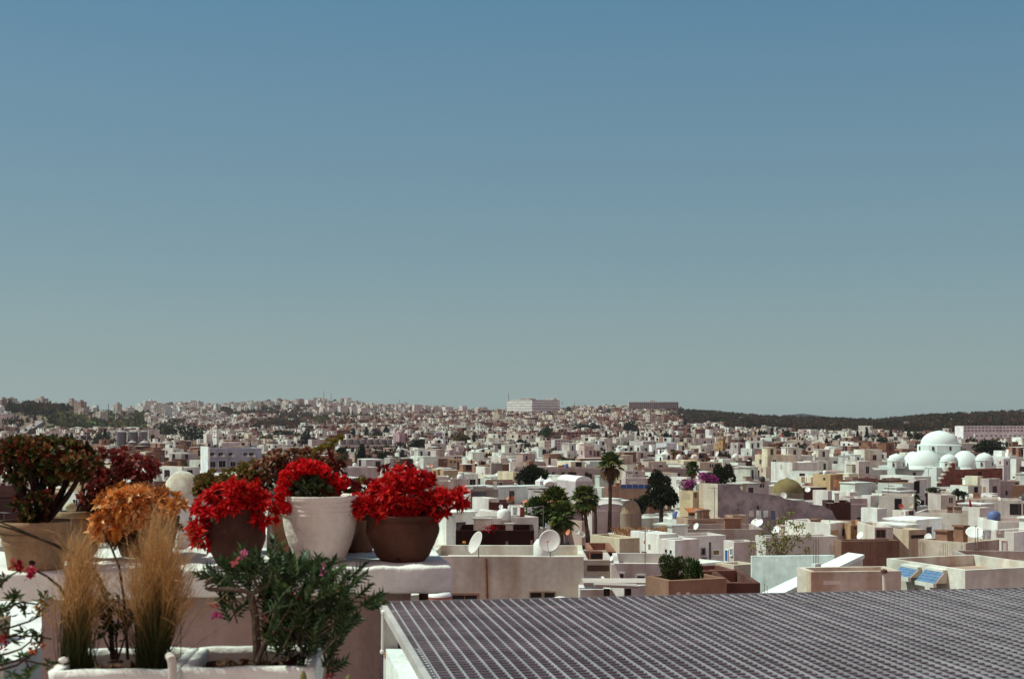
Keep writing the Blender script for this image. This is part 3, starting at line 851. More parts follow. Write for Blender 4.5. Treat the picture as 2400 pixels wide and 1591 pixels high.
def mosque():
    Y = 345.0
    s = Y / F
    root = thing('mosque', 'great white mosque with a large dome, three half domes and corner cupolas', 'mosque', (P(2190, 1140, Y)[0], Y + 8, gz(P(2190, 1140, Y)[0], Y)))
    wc = (0.66, 0.72, 0.69)

    def z(py, Yy):
        return (HOR - py) / F * Yy
    # prayer hall: rotated block seen on its left flank
    th = rad(38)
    e1, e2 = dirs(th)
    C = P(2195, 1096, Y)[:2]
    L2 = hit_face(C, e2, 2059)
    L1 = hit_face(C, e1, 2352)
    zb = gz(C[0], C[1]) - 1
    m = MB()
    zt = z(1095, Y)
    m.box((*C, zb), (*(e1 * L1), 0), (*(e2 * L2), 0), (0, 0, zt - zb), wc)
    m.build('hall', M_lime, root)
    cen = C + e1 * L1 * 0.5 + e2 * L2 * 0.5
    # main dome stands over the middle
    Yd = cen[1]
    sd = Yd / F
    cx = P(2202, 0, Yd)[0]
    m = MB()
    m.lathe([(50 * sd, z(1094, Yd)), (50 * sd, z(1060, Yd)), (51 * sd, z(1058.5, Yd)), (51 * sd, z(1042, Yd)), (49 * sd, z(1041.5, Yd))], (cx, Yd, 0), wc, 16)
    m.lathe(dome_prof(49 * sd, 0.3, 2, z(1041.5, Yd)), (cx, Yd, 0), wc, 16)
    dr = m.build('drum', M_lime, root)
    m = MB()
    m.lathe(dome_prof(43 * sd, 32 * sd, 14, z(1041.3, Yd), 0.1), (cx, Yd, 0), wc, 40)
    m.build('dome', M_lime, root, smooth=True)
    for k in range(8):
        a = -math.pi / 2 + rad(12) + (k - 4) * 2 * math.pi / 8
        p = np.array([cx + 51.2 * sd * math.cos(a), Yd + 51.2 * sd * math.sin(a), z(1050, Yd)])
        mm = MB()
        n = (math.cos(a), math.sin(a))
        window(mm, p, (-n[1], n[0]), n, 5 * sd, 9 * sd, None, (0.07, 0.03, 0.025), sill=False)
        mm.build('window', M_dark, dr)
    # half domes
    for (px, top, base, r, dy) in ((2167, 1055, 1094, 41, -8.5), (2261, 1056, 1098, 33, -7.0), (2140, 1058, 1094, 24, -3.5)):
        Yh = Yd + dy
        sh = Yh / F
        m = MB()
        x = P(px, 0, Yh)[0]
        m.lathe([(r * 1.03 * sh, z(base + 6, Yh)), (r * 1.03 * sh, z(base, Yh))] + dome_prof(r * sh, (base - top) * sh, 12, z(base - 0.3, Yh)), (x, Yh, 0), wc, 36)
        m.build('half_dome', M_lime, root, smooth=True)
    # cupolas on square bases
    for (px, top, base, foot, r, dy) in ((2101, 1064, 1080, 1097, 19.5, -8), (2224, 1065, 1081, 1099, 20, -13.5), (2307, 1062, 1079, 1097, 20.5, -9.5)):
        Yc = Yd + dy
        sc = Yc / F
        x = P(px, 0, Yc)[0]
        m = MB()
        m.lathe([(r * 1.06 * sc, z(foot, Yc)), (r * 1.06 * sc, z(base + 0.8, Yc)), (r * 1.1 * sc, z(base + 0.4, Yc)), (r * 1.1 * sc, z(base - 0.6, Yc)), (r * 0.98 * sc, z(base - 0.8, Yc))], (x, Yc, 0), wc, 12, a0=rad(15))
        m.lathe(dome_prof(r * sc, (base - top) * sc, 9, z(base - 0.8, Yc), 0.15), (x, Yc, 0), wc, 24)
        cu = m.build('cupola', M_lime, root)
        for a in (rad(-125), rad(-50)):
            p = np.array([x + r * 1.06 * sc * math.cos(a), Yc + r * 1.06 * sc * math.sin(a), z(base + 8, Yc)])
            mm = MB()
            n = (math.cos(a), math.sin(a))
            window(mm, p, (-n[1], n[0]), n, 3.6 * sc, 8 * sc, None, (0.09, 0.035, 0.03))
            mm.build('window', M_dark, cu)
    # door in the white flank
    pt = C + e2 * hit_face(C, e2, 2143)
    mm = MB()
    window(mm, np.array([*pt, z(1112, pt[1])]), e2, -e1, 9 * s, 11 * s, None, (0.10, 0.04, 0.035))
    mm.build('window', M_dark, root)
    OCC.append((2056, 2340, 1010, 1138, Y - 3))
    # stepped brown wall beside it
    Yw = 322.0
    ring = [(2198, 1136), (2198, 1132), (2206, 1132), (2206, 1122), (2212, 1122), (2212, 1113), (2217, 1113), (2217, 1104), (2224, 1104), (2224, 1095), (2231, 1095),
            (2231, 1085), (2239, 1085), (2239, 1101), (2350, 1097), (2350, 1136)]
    m = MB()
    pts = [P(a, b, Yw) for a, b in ring]
    pts[0][2] = pts[-1][2] = gz(pts[0][0], Yw) - 1
    m.prism(pts, (0.4, 2.0, 0), (0.24, 0.085, 0.065))
    rw = thing('stepped_wall', 'dark red brown wall with steps climbing to the mosque roof', 'wall', pts[0])
    m.build('wall', M_stone, rw)
    m = MB()
    for a in range(3, 11, 2):
        x0, y0 = ring[a - 1]
        x1, y1 = ring[a]
    for (a, b, c) in ((2198, 2206, 1132), (2206, 2212, 1122), (2212, 2217, 1113), (2217, 2224, 1104), (2224, 2231, 1095), (2231, 2239, 1085)):
        p0, p1 = P(a, c, Yw), P(b, c, Yw)
        m.box(p0 + (-.1, -.12, 0.003), p1 - p0 + (.1, 0, 0), (0, 2.3, 0), (0, 0, .25), (0.7, 0.6, 0.5))
    m.build('step_cap', M_lime, rw)
    p = P(2297, 1109, Yw)
    m = MB()
    window(m, p, (1, 0), (0, -1), 8 * Yw / F, 9 * Yw / F, None, W1)
    m.build('window', M_dark, rw)
    OCC.append((2200, 2352, 1086, 1125, Yw))
    # lamp posts on the mosque terrace
    for (px, py0, py1) in ((2110, 1096, 1136), (2176, 1098, 1125)):
        Yl = 318.0
        a, b = P(px, py1, Yl), P(px, py0, Yl)
        lr = thing('lamp_post', '', 'lamp post', a, 'lamp posts before the mosque')
        m = MB()
        m.tube([a - (0, 0, 2), b], 0.06, (0.35, 0.33, 0.3))
        m.build('pole', M_metal, lr)
        m = MB()
        for sg in (-1, 1):
            m.tube([b, b + (0.5 * sg, 0, 0.15)], 0.05, (0.35, 0.33, 0.3))
            m.boxc(b[0] + 0.6 * sg, b[1], b[2] + .08, b[2] + .25, 0.35, 0.2, 0, (0.4, 0.38, 0.35))
        m.build('lamp_head', M_metal, lr)
        later(lr, 'thin double headed lamp post', px, py0)


mosque()


def tower(name, label, cat, xa, xb, xc, ytop, Y, wall, bands=(), cap=None, yaw=35, ybot=None, openings=(), mat=None):
    C = P(xb, ytop, Y)[:2]
    e1, e2 = dirs(rad(yaw))
    L1, L2 = hit_face(C, e1, xc), hit_face(C, e2, xa)
    L1 = L1 if L1 and L1 > 0 else 3
    L2 = L2 if L2 and L2 > 0 else 3
    zt = (HOR - ytop) / F * Y
    zb = gz(*C) - 1
    root = thing(name, label, cat, (C[0], C[1], zb))
    m = MB()
    m.box((*C, zb), (*(e1 * L1), 0), (*(e2 * L2), 0), (0, 0, zt - zb), wall)
    m.build('shaft', mat or M_plaster, root)
    ctr = C + e1 * L1 / 2 + e2 * L2 / 2
    for (py, h, ov, col) in bands:
        z0 = (HOR - py) / F * Y
        m = MB()
        hh = h / F * Y
        ov = ov / F * Y
        m.box((*(C - e1 * ov - e2 * ov), z0 - hh), (*(e1 * (L1 + 2 * ov)), 0), (*(e2 * (L2 + 2 * ov)), 0), (0, 0, hh), col)
        m.build('gallery', M_plaster, root)
    if cap:
        m = MB()
        k, r, h, col = cap
        r, h = r / F * Y, h / F * Y
        if k == 'dome':
            m.lathe([(r, zt), (r, zt + h * .5)] + dome_prof(r, h * .5, 6, zt + h * .5), (*ctr, 0), col, 16)
        elif k == 'lantern':
            m.lathe([(r, zt), (r, zt + h * .45), (r * 1.25, zt + h * .45), (0.05, zt + h)], (*ctr, 0), col, 8)
        elif k == 'cone':
            m.lathe([(r, zt), (r, zt + h * .4), (0.02, zt + h)], (*ctr, 0), col, 12)
        m.build('cap', M_plaster, root)
    for (f, px, py, w, h, col) in openings:
        d, n = (e1, -e2) if f == 'R' else (e2, -e1)
        sdd = hit_face(C, d, px)
        pt = C + d * sdd
        m = MB()
        window(m, np.array([*pt, (HOR - py) / F * pt[1]]), d, n, max(0.3, w / F * Y), h / F * Y, None, col)
        m.build('window', M_dark, root)
    OCC.append((xa, xc, ytop - 10, ybot or ytop + 40, Y))
    return root


tower('mosque_tower', 'white square tower with arched openings right of the mosque cupola', 'tower', 2335, 2352, 2368, 1075, 325, (0.72, 0.66, 0.67), [(1090, 1.2, 0.8, (0.8, 0.76, 0.74))], None, 30, 1122,
      [('L', 2344, 1084, 5, 7, (0.3, 0.15, 0.07)), ('R', 2360, 1085, 5, 8, (0.08, 0.05, 0.06))])
tower('minaret', 'tan square minaret with a dark slender lantern above the white town', 'minaret', 1683, 1694, 1700, 1026, 560, (0.50, 0.30, 0.14), [(1023, 6, 1.5, (0.4, 0.3, 0.22)), (1048, 1.5, 0.4, (0.55, 0.4, 0.25))],
      ('lantern', 4.5, 22, (0.28, 0.25, 0.2)), 40, 1070, [('L', 1688, 1040, 3, 8, (0.3, 0.15, 0.06)), ('R', 1697, 1040, 2, 8, (0.16, 0.07, 0.04))], M_dirty)
tower('minaret', 'white round topped minaret beside a white church like front', 'minaret', 498, 508, 513, 1006, 760, (0.76, 0.72, 0.70), [(1010, 1.5, 0.8, (0.8, 0.76, 0.74)), (1022, 1.5, 1, (0.8, 0.76, 0.74))], ('lantern', 4.2, 11, (0.7, 0.66, 0.64)), 40, 1050, [('L', 503, 1016, 2.2, 4, W1)])
tower('minaret', 'white slender minaret topped with a red cap far right', 'minaret', 1831, 1836, 1839, 1024, 780, (0.78, 0.74, 0.72), [], ('cone', 3, 8, (0.35, 0.04, 0.03)), 40, 1046)
tower('silo_tower', 'pink mauve silo tower at the end of the grey silo row', 'tower', 921, 936, 950, 1017, 760, (0.50, 0.34, 0.38), [], ('dome', 7, 8, (0.50, 0.36, 0.38)), 40, 1056)
tower('tower_block', 'dark purple tower block among the midtown houses', 'tower', 1017, 1022, 1036, 1014, 820, (0.36, 0.28, 0.40), [], None, 25, 1030)
tower('tower_block', 'maroon brick tower block left of a pale tower', 'tower', 1630, 1630.5, 1653, 1005, 900, (0.24, 0.11, 0.11), [], None, 2, 1025)
tower('tower_block', 'pale white tower block right of the maroon one', 'tower', 1653, 1662, 1671, 1006, 880, (0.74, 0.72, 0.74), [], None, 30, 1024)
tower('church_front', 'white bell gabled front beside the round topped minaret', 'church', 477, 484, 497, 1018, 745, (0.74, 0.68, 0.66), [], ('dome', 5, 5, (0.7, 0.66, 0.64)), 25, 1050,
      [('R', 488, 1036, 2, 3, W1), ('R', 494, 1036, 2, 3, W1), ('R', 488, 1044, 2, 3, W1), ('R', 494, 1044, 2, 3, W1)])
tower('stair_tower', 'white block with a square frame roof behind the office block', 'tower', 512, 519, 562, 1037, 610, (0.66, 0.58, 0.56), [], None, 20, 1052)


def block(name, label, xa, xb, xc, ytop, ybot, Y, yaw, wall, left=None, floors=4, cols=10, face='R', wcol=W1, ww=0.55, hh=0.5, bands=None, cat='apartment block', roofbits=(), mat=None, rowtop=0.06):
    """a big block with a grid of openings, each its own part"""
    C = P(xb, ytop, Y)[:2]
    e1, e2 = dirs(rad(yaw))
    L1 = hit_face(C, e1, xc)
    L2 = hit_face(C, e2, xa) if xa < xb else 12
    zt = (HOR - ytop) / F * Y
    zv = (HOR - ybot) / F * Y
    zb = min(gz(*C), gz(*(C + e1 * L1))) - 2
    root = thing(name, label, cat, (C[0], C[1], zb))
    m, r = house_mesh(C, e1, e2, L1, L2, zt, zb, wall, 0.6)
    if left is not None:
        pass
    r.c = [np.tile((0.5, 0.45, 0.42), (len(x), 1)) for x in r.c]
    m.build('wall', mat or M_far, root)
    r.build('roof', M_roof, root)
    H = zt - zv
    fh = H / floors
    for i in range(floors):
        z0 = zt - fh * (i + 1) + fh * (1 - hh) * 0.5
        if bands:
            for d, L, n in ((e1, L1, -e2), (e2, L2, -e1)):
                if d is e2 and xa >= xb:
                    continue
                mm = MB()
                o = np.array([*(C - n * 0.02 + d * 0.3), zt - fh * (i + 0.55)])
                mm.box(o, (*(d * (L - 0.6)), 0), (*(n * 0.10), 0), (0, 0, fh * hh), wcol if d is e1 else bands)
                mm.build('window_band', M_dark, root)
        else:
            for j in range(cols):
                d, L, n = (e1, L1, -e2) if face == 'R' else (e2, L2, -e1)
                w = L / cols
                o = C + d * (w * (j + 0.5))
                mm = MB()
                window(mm, np.array([*o, z0 + fh * hh / 2]), d, n, w * ww, fh * hh, None, wcol)
                mm.build('window', M_dark, root)
    for (a, b, l, dpt, h, c) in roofbits:
        mm = MB()
        o = np.array([*(C + e1 * a * L1 + e2 * b * L2), zt])
        mm.box(o, (*(e1 * l * L1), 0), (*(e2 * dpt * L2), 0), (0, 0, h), c)
        mm.build('roof_room', M_far, root)
    OCC.append((xa, xc, ytop, ybot, Y))
    return root


# the white office block on the left with its square windows
def office():
    Y = 330.0
    C = P(492, 1051, Y)[:2]
    e1, e2 = dirs(rad(20))
    L1, L2 = hit_face(C, e1, 613), hit_face(C, e2, 474)
    zt = (HOR - 1051) / F * Y
    zb = gz(*C) - 1
    root = thing('office_block', 'white office block with a blue grey shaded front and square black windows', 'office block', (C[0], C[1], zb))
    m, r = house_mesh(C, e1, e2, L1, L2, zt, zb, (0.36, 0.37, 0.44), 0.5)  # blue grey wall colour carries the shade of the front
    r.c = [np.tile((0.6, 0.55, 0.52), (len(x), 1)) for x in r.c]
    m.build('wall', M_plaster, root)
    r.build('roof', M_roof, root)
    m = MB()
    m.box((*(C - e1 * 0.006 - e2 * 0.25), zb), (*(-e1 * 0.4), 0), (*(e2 * (L2 + 0.25)), 0), (0, 0, zt - zb + 0.3), (0.80, 0.82, 0.82))  # bright sheet over the left face, sunlight put into its colour
    m.build('lit_end_wall', M_plaster, root)
    s = Y / F
    for (px, py, w, h) in ((497, 1064, 11, 8), (517, 1064, 11, 8), (540, 1064, 10, 8), (575, 1064, 9, 7), (589, 1064, 11, 8), (499, 1088, 12, 13), (521, 1087, 16, 15), (546, 1087, 12, 11), (570, 1087, 12, 11), (597, 1088, 11, 13), (611, 1086, 7, 9), (500, 1108, 12, 8)):
        sd = hit_face(C, e1, px)
        pt = C + e1 * min(sd, L1 - 1)
        m = MB()
        window(m, np.array([*pt, (HOR - py) / F * pt[1]]), e1, -e2, w * s, h * s, (0.62, 0.58, 0.62), (0.012, 0.010, 0.014))
        m.build('window', M_dark, root)
        if py < 1070:
            m = MB()
            o = np.array([*(pt + e1 * w * s * 0.25 - e2 * 0.0), (HOR - py - 7) / F * pt[1]])
            m.box(o, (*(e1 * 0.7), 0), (*(-e2 * 0.35), 0), (0, 0, 0.5), (0.72, 0.62, 0.55))
            m.build('air_conditioner', M_paint, root)
    OCC.append((474, 613, 1051, 1100, Y))


office()

block('hilltop_block', 'white hilltop block with long floor bands and a shaded right wing', 1188, 1247, 1312, 937, 968, 2350, 35, (0.74, 0.70, 0.68), floors=5, bands=(0.46, 0.42, 0.40), wcol=(0.36, 0.28, 0.30), hh=0.45, roofbits=[(0.02, 0.1, 0.2, 0.4, 2.5, (0.4, 0.3, 0.28)), (0.9, 0.1, 0.08, 0.4, 3.0, (0.4, 0.35, 0.33))])  # left bands paler, right ones mauve: sun and shade put into their colours
block('hilltop_block', 'long dark hilltop block with a grid of balconies and a white roof line', 1473, 1474, 1590, 943, 962, 2250, 0, (0.42, 0.34, 0.33), floors=4, cols=24, wcol=(0.10, 0.05, 0.055), ww=0.7, hh=0.68, roofbits=[(0.43, 0.2, 0.1, 0.5, 3.5, (0.6, 0.55, 0.5)), (0.0, 0, 1.0, 0.95, 0.9, (0.62, 0.57, 0.54))])
block('hospital', 'long hospital building with white ribbon floors at the right edge', 2238, 2258, 2440, 998, 1013, 900, 14, (0.88, 0.82, 0.82), floors=2, cols=22, wcol=(0.30, 0.20, 0.22), ww=0.62, hh=0.45)
block('hospital_wing', 'lower white hospital wing in front of the long building', 2282, 2284, 2440, 1016, 1036, 860, 6, (0.88, 0.85, 0.84), floors=2, cols=14, wcol=(0.25, 0.2, 0.24), ww=0.5, hh=0.35)
block('slab_block', 'tall pale slab block rising over the left hill crest', 316, 336, 352, 951, 972, 1780, 35, (0.66, 0.60, 0.58), floors=6, bands=(0.4, 0.35, 0.33), wcol=(0.4, 0.34, 0.34), hh=0.4)
block('brick_hall', 'dark red gallery building with two rows of openings above the town', 1318, 1319, 1405, 1012, 1026, 830, 4, (0.33, 0.19, 0.18), floors=2, cols=9, wcol=(0.09, 0.04, 0.05), ww=0.6, hh=0.6)
block('midtown_block', 'pale cream block with a mauve front of six windows', 1475, 1507, 1538, 1034, 1056, 590, 38, (0.66, 0.59, 0.58), floors=3, cols=4, wcol=(0.14, 0.1, 0.12), ww=0.4, hh=0.4)
block('midtown_block', 'bluish white paired block right of the six window front', 1538, 1562, 1586, 1038, 1058, 570, 40, (0.66, 0.66, 0.70), floors=3, cols=2, wcol=(0.5, 0.48, 0.5), ww=0.3, hh=0.3)
block('midtown_block', 'white angular block with a purple shaded stair side', 1292, 1300, 1334, 1030, 1056, 620, 25, (0.66, 0.58, 0.58), floors=4, cols=5, wcol=(0.16, 0.08, 0.09), ww=0.5, hh=0.45)
block('midtown_block', 'cream and white block row left of the purple shaded stair', 1262, 1276, 1292, 1032, 1058, 600, 40, (0.70, 0.62, 0.54), floors=3, cols=3, wcol=(0.25, 0.14, 0.1), ww=0.4, hh=0.4)
for k, (xa, xb, xc, yt, yb, Y, fl, co) in enumerate(((790, 798, 815, 952, 975, 2200, 6, 3), (818, 824, 836, 953, 973, 2200, 6, 3), (838, 846, 862, 956, 974, 2150, 5, 3), (714, 722, 741, 937, 953, 2800, 5, 3), (966, 971, 988, 948, 968, 2300, 5, 3), (1075, 1084, 1095, 951, 966, 2400, 5, 2), (1036, 1044, 1062, 953, 964, 2500, 3, 3), (14, 20, 50, 950, 970, 1440, 5, 4), (62, 62.5, 76, 952, 968, 1440, 4, 2), (-10, -9, 33, 971, 1000, 1250, 6, 5), (82, 82.5, 112, 952, 968, 1430, 4, 4))):
    r_ = block('apartment_block', '', xa, xb, xc, yt, yb, Y, 32 if xa + 3 < xb else 12, (0.64 + 0.02 * (k % 3), 0.57, 0.55), floors=fl, cols=co, wcol=(0.3, 0.24, 0.24), ww=0.5, hh=0.4)
    later(r_, 'pale hillside apartment block', (xa + xc) / 2, yt)

# hilltop masts
for k, (px, y0, y1, Y, w) in enumerate(((759, 916, 942, 2900, 2.6), (776, 920, 944, 2900, 1.2), (936, 935, 958, 2700, 1.6), (1192, 921, 938, 2360, 1.6), (1347, 941, 962, 2500, 2.2), (1318, 939, 943, 2330, 1), (254, 946, 960, 1600, 1))):
    a, b = P(px, y1 + 4, Y), P(px, y0, Y)
    m = MB()
    hw = w / 2 / F * Y
    for sx in (-1, 1):
        for sy in (-1, 1):
            m.tube([a + (hw * sx, hw * sy, 0), b + (0.15 * sx, 0.15 * sy, 0)], 0.16, (0.30, 0.22, 0.22), 4)
    for q in range(9):
        t = q / 9
        c0 = a * (1 - t) + b * t
        ww = hw * (1 - t) + 0.15 * t
        t2 = (q + 1) / 9
        c1 = a * (1 - t2) + b * t2
        w2 = hw * (1 - t2) + 0.15 * t2
        m.tube([c0 + (-ww, -ww, 0), c1 + (w2, -w2, 0)], 0.12, (0.30, 0.22, 0.22), 4)
        m.tube([c0 + (ww, -ww, 0), c1 + (-w2, -w2, 0)], 0.12, (0.30, 0.22, 0.22), 4)
    o = m.build('radio_mast', M_metal, origin=a)
    tag(o, None, 'mast', 'thin masts on the skyline')
    later(o, 'thin lattice mast on the skyline', px, y0)

# silos
def silo(px0, px1, ytop, ybot, Y, col, core, cone=0.12, base=0):
    s = Y / F
    x = (P(px0, 0, Y)[0] + P(px1, 0, Y)[0]) / 2
    r = (px1 - px0) / 2 * s
    zt, zb = (HOR - ytop) * s, gz(x, Y) - 1
    root = thing('grain_silo', '', 'silo', (x, Y, zb), 'grain silos in the town')
    m = MB()
    prof = [(r, zb), (r, zt - 2 * r * cone)]
    hh = zt - zb
    nrib = 10
    prof = []
    for i in range(nrib):
        z0 = zb + (zt - 2 * r * cone - zb) * i / nrib
        z1 = zb + (zt - 2 * r * cone - zb) * (i + 0.85) / nrib
        prof += [(r, z0), (r, z1), (r * 0.985, z1 + 0.01)]
    prof.append((r, zt - 2 * r * cone))
    m.lathe(prof, (x, Y, 0), col, 24)
    m.build('barrel', M_metal, root)
    m = MB()
    m.lathe([(r * 1.04, zt - 2 * r * cone), (0.3, zt), (0.3, zt + .4), (0.001, zt + .5)], (x, Y, 0), (0.40, 0.33, 0.30), 24)
    m.build('roof', M_metal, root)
    OCC.append((px0, px1, ytop, ybot, Y))
    later(root, core, (px0 + px1) / 2, (ytop + ybot) / 2)


for a, b, yb in ((272, 297, 1050), (299, 324, 1036), (325, 347, 1036)):
    silo(a + 1, b - 1, 1009, yb, 640, (0.15, 0.13, 0.155), 'tall dark metal grain silo')
for a, b in ((300, 320), (326, 351), (352, 377), (379, 404)):
    silo(a, b, 1032, 1048, 560, (0.20, 0.15, 0.145), 'squat conical roofed grain silo', 0.22)
for k in range(8):
    silo(797 + k * 15.5, 811 + k * 15.5, 1029, 1045, 690, (0.22, 0.18, 0.19), 'grey silo barrel in the long silo row', 0.05)
house('white gabled mill house right of the tall dark silos', 'house', 347, 348, 374, 1008, 650, (0.62, 0.54, 0.50), (0.5, 0.36, 0.3), 1035, None, [('R', 358, 1024, 9, 10, W1, None)])

# pale dome tomb on the left
def domed(name, label, cat, px, ytop, ybase, r, Y, col, drum=None, mat=None, base=None, ybot=None, n=28, tip=0.0, finial=False):
    s = Y / F
    x = P(px, 0, Y)[0]
    zb = (HOR - ybase) * s
    root = thing(name, label, cat, (x, Y, gz(x, Y)))
    m = MB()
    m.lathe(dome_prof(r * s, (ybase - ytop) * s, 12, zb, tip), (x, Y, 0), col, n)
    if finial:
        t = zb + (ybase - ytop) * s
        m.lathe([(0.09, t - 0.1), (0.09, t + .25), (0.16, t + .35), (0.001, t + 0.5)], (x, Y, 0), col, 8)
    m.build('dome', mat or M_dirty, root, smooth=True)
    m = MB()
    k = drum or 1.06
    m.lathe([(r * k * s, gz(x, Y) - 1), (r * k * s, zb + 0.15), (r * 0.98 * s, zb + 0.16)], (x, Y, 0), np.asarray(base if base is not None else col) * 0.95, 8 if drum and drum > 1.1 else 24, a0=rad(22))
    m.build('drum', M_plaster, root)
    OCC.append((px - r * 1.05, px + r * 1.05, ytop, ybot or ybase + 15, Y))
    return root


domed('dome_tomb', 'pale weathered domed tomb behind the orange plant', 'tomb', 428, 1103, 1158, 44, 150, (0.70, 0.66, 0.54), 1.05, M_dirty, (0.6, 0.52, 0.46), 1185, finial=True)
domed('stone_dome', 'rough brown stone dome beside the palm trunk', 'dome', 1478, 1171, 1205, 24, 150, (0.42, 0.31, 0.21), 1.08, M_stone, (0.36, 0.28, 0.22), 1218)
domed('straw_dome', 'straw coloured domed roof with a green patch', 'dome', 1845, 1121, 1156, 37, 205, (0.22, 0.17, 0.08), 1.02, M_dirty, (0.3, 0.25, 0.2), 1155, tip=0.2)
domed('white_shrine', 'white domed shrine with a low wide base in the middle of town', 'shrine', 1559, 1058, 1074, 14, 470, (0.82, 0.80, 0.77), 1.1, M_plaster, None, 1082)
for px, yt, yb, r, Y in ((1592, 1064, 1073, 7, 465), (1628, 1064, 1071, 8, 470), (1684, 1058, 1067, 7.5, 500), (1724, 1063, 1071, 8, 480), (1604, 1131, 1140, 7, 240), (1318, 1180, 1190, 6, 140)):
    r_ = domed('shrine_dome', '', 'shrine', px, yt, yb, r, Y, (0.82, 0.78, 0.75), 1.2, M_plaster)
    r_['group'] = 'small white domes in the town'
    later(r_, 'small white domed shrine', px, yt)

# pointed and vaulted white roofs near the palms
def pyramid():
    Y = 205.0
    s = Y / F
    C = P(1268, 1127, Y)
    root = thing('pointed_shrine', 'white shrine with a pyramid roof before the round dark tree', 'shrine', (C[0], Y, gz(C[0], Y)))
    m = MB()
    w = 13 * s
    zb = gz(C[0], Y) - 1
    e1, e2 = dirs(rad(35))
    for_box = np.array([C[0], Y]) - e1 * w * 0.75 - e2 * w * 0.75
    m.box((*for_box, zb), (*(e1 * w * 1.5), 0), (*(e2 * w * 1.5), 0), (0, 0, C[2] - zb), (0.8, 0.78, 0.75))
    m.build('wall', M_plaster, root)
    m = MB()
    m.lathe([(w * 1.12, C[2]), (w * 0.2, C[2] + 7 * s), (0.12, C[2] + 9 * s), (0.001, C[2] + 13 * s)], (C[0], Y, 0), (0.8, 0.78, 0.75), 4, a0=rad(80))
    m.build('roof', M_plaster, root)
    OCC.append((1255, 1282, 1116, 1152, Y))


pyramid()


def vault(label, px0, px1, ytop, ybase, ybot, Y, col, wall, length=6.0, yaw=0.0):
    s = Y / F
    r = (px1 - px0) / 2 * s
    cx = P((px0 + px1) / 2, 0, Y)[0]
    zb = (HOR - ybase) * s
    h = (ybase - ytop) * s
    e1, e2 = dirs(rad(yaw))
    zg = gz(cx, Y) - 1
    root = thing('vaulted_house', label, 'house', (cx, Y, zg))
    m = MB()
    n = 14
    ring = [np.array([*(np.array([cx, Y]) + e1 * r * math.cos(math.pi * i / n)), zb + h * math.sin(math.pi * i / n)]) for i in range(n + 1)]
    m.prism(ring, (*(e2 * length), 0), col)
    m.build('roof', M_plaster, root)
    m = MB()
    o = np.array([*(np.array([cx, Y]) - e1 * r * 1.02 - e2 * 0.1), zg])
    m.box(o, (*(e1 * r * 2.04), 0), (*(e2 * (length + .2)), 0), (0, 0, zb - zg), wall)
    m.build('wall', M_plaster, root)
    OCC.append((px0, px1, ytop, ybot, Y))


vault('white house with a barrel vault over a mauve front', 1276, 1306, 1128, 1138, 1152, 195, (0.82, 0.80, 0.78), (0.50, 0.42, 0.45), 8)
vault('white humped barrel vaulted roof near the tall palm', 1347, 1390, 1116, 1128, 1150, 205, (0.84, 0.83, 0.81), (0.55, 0.47, 0.48), 7, 20)
vault('grey house with a shallow curved roof behind the palm trunk', 1388, 1474, 1180, 1197, 1215, 160, (0.55, 0.48, 0.47), (0.60, 0.52, 0.50), 8)

# the ruined grey wall
def ruin():
    Y = 142.0
    ring = [(1684, 1270), (1684, 1134), (1733, 1136), (1737, 1147), (1742, 1150), (1755, 1153), (1770, 1155), (1800, 1158), (1832, 1163), (1838, 1168), (1862, 1172), (1892, 1176), (1900, 1181), (1928, 1184), (1938, 1190), (1950, 1196), (1956, 1210), (1966, 1223), (1966, 1270)]
    pts = []
    for i, (a, b) in enumerate(ring):
        yy = Y + (a - 1684) / 280 * 3.0
        pts.append(P(a, b, yy))
    zg = gz(pts[0][0], Y) - 1
    pts[0][2] = pts[-1][2] = zg
    ext = hit_face(pts[1][:2], np.array([-0.55, 0.83]), 1640)
    m = MB()
    m.prism(pts, (-0.55 * ext, 0.83 * ext, 0), (0.30, 0.235, 0.25))
    r = thing('ruined_wall', 'tall ruined grey wall with a stepped broken top and pitted face', 'wall', (pts[0][0], Y, zg))
    o = m.build('wall', M_stone, r)
    m = MB()
    a0 = pts[1] - (0.03, 0.0, 0)
    d = np.array([-0.55 * ext, 0.83 * ext, 0])
    m.box((a0[0] - 0.02, a0[1] - 0.02, zg), d, (-0.03, -0.02, 0), (0, 0, pts[1][2] - zg + .02), (0.60, 0.52, 0.42))  # lighter skin on the left end, its sunlight painted in
    m.build('lit_end_wall', M_dirty, r)
    for (px, py, w, h) in ((1760, 1194, 3, 3), (1776, 1189, 6, 8), (1796, 1213, 3, 2), (1890, 1222, 18, 5), (1730, 1194, 3, 4)):
        yy = Y + (px - 1684) / 280 * 3.0
        m = MB()
        window(m, P(px, py, yy), (1, 0.13), (0.13, -1), w / F * yy, h / F * yy, None, (0.05, 0.035, 0.04))
        m.build('putlog_hole', M_dark, r)
    OCC.append((1640, 1960, 1133, 1212, Y - 2))


ruin()

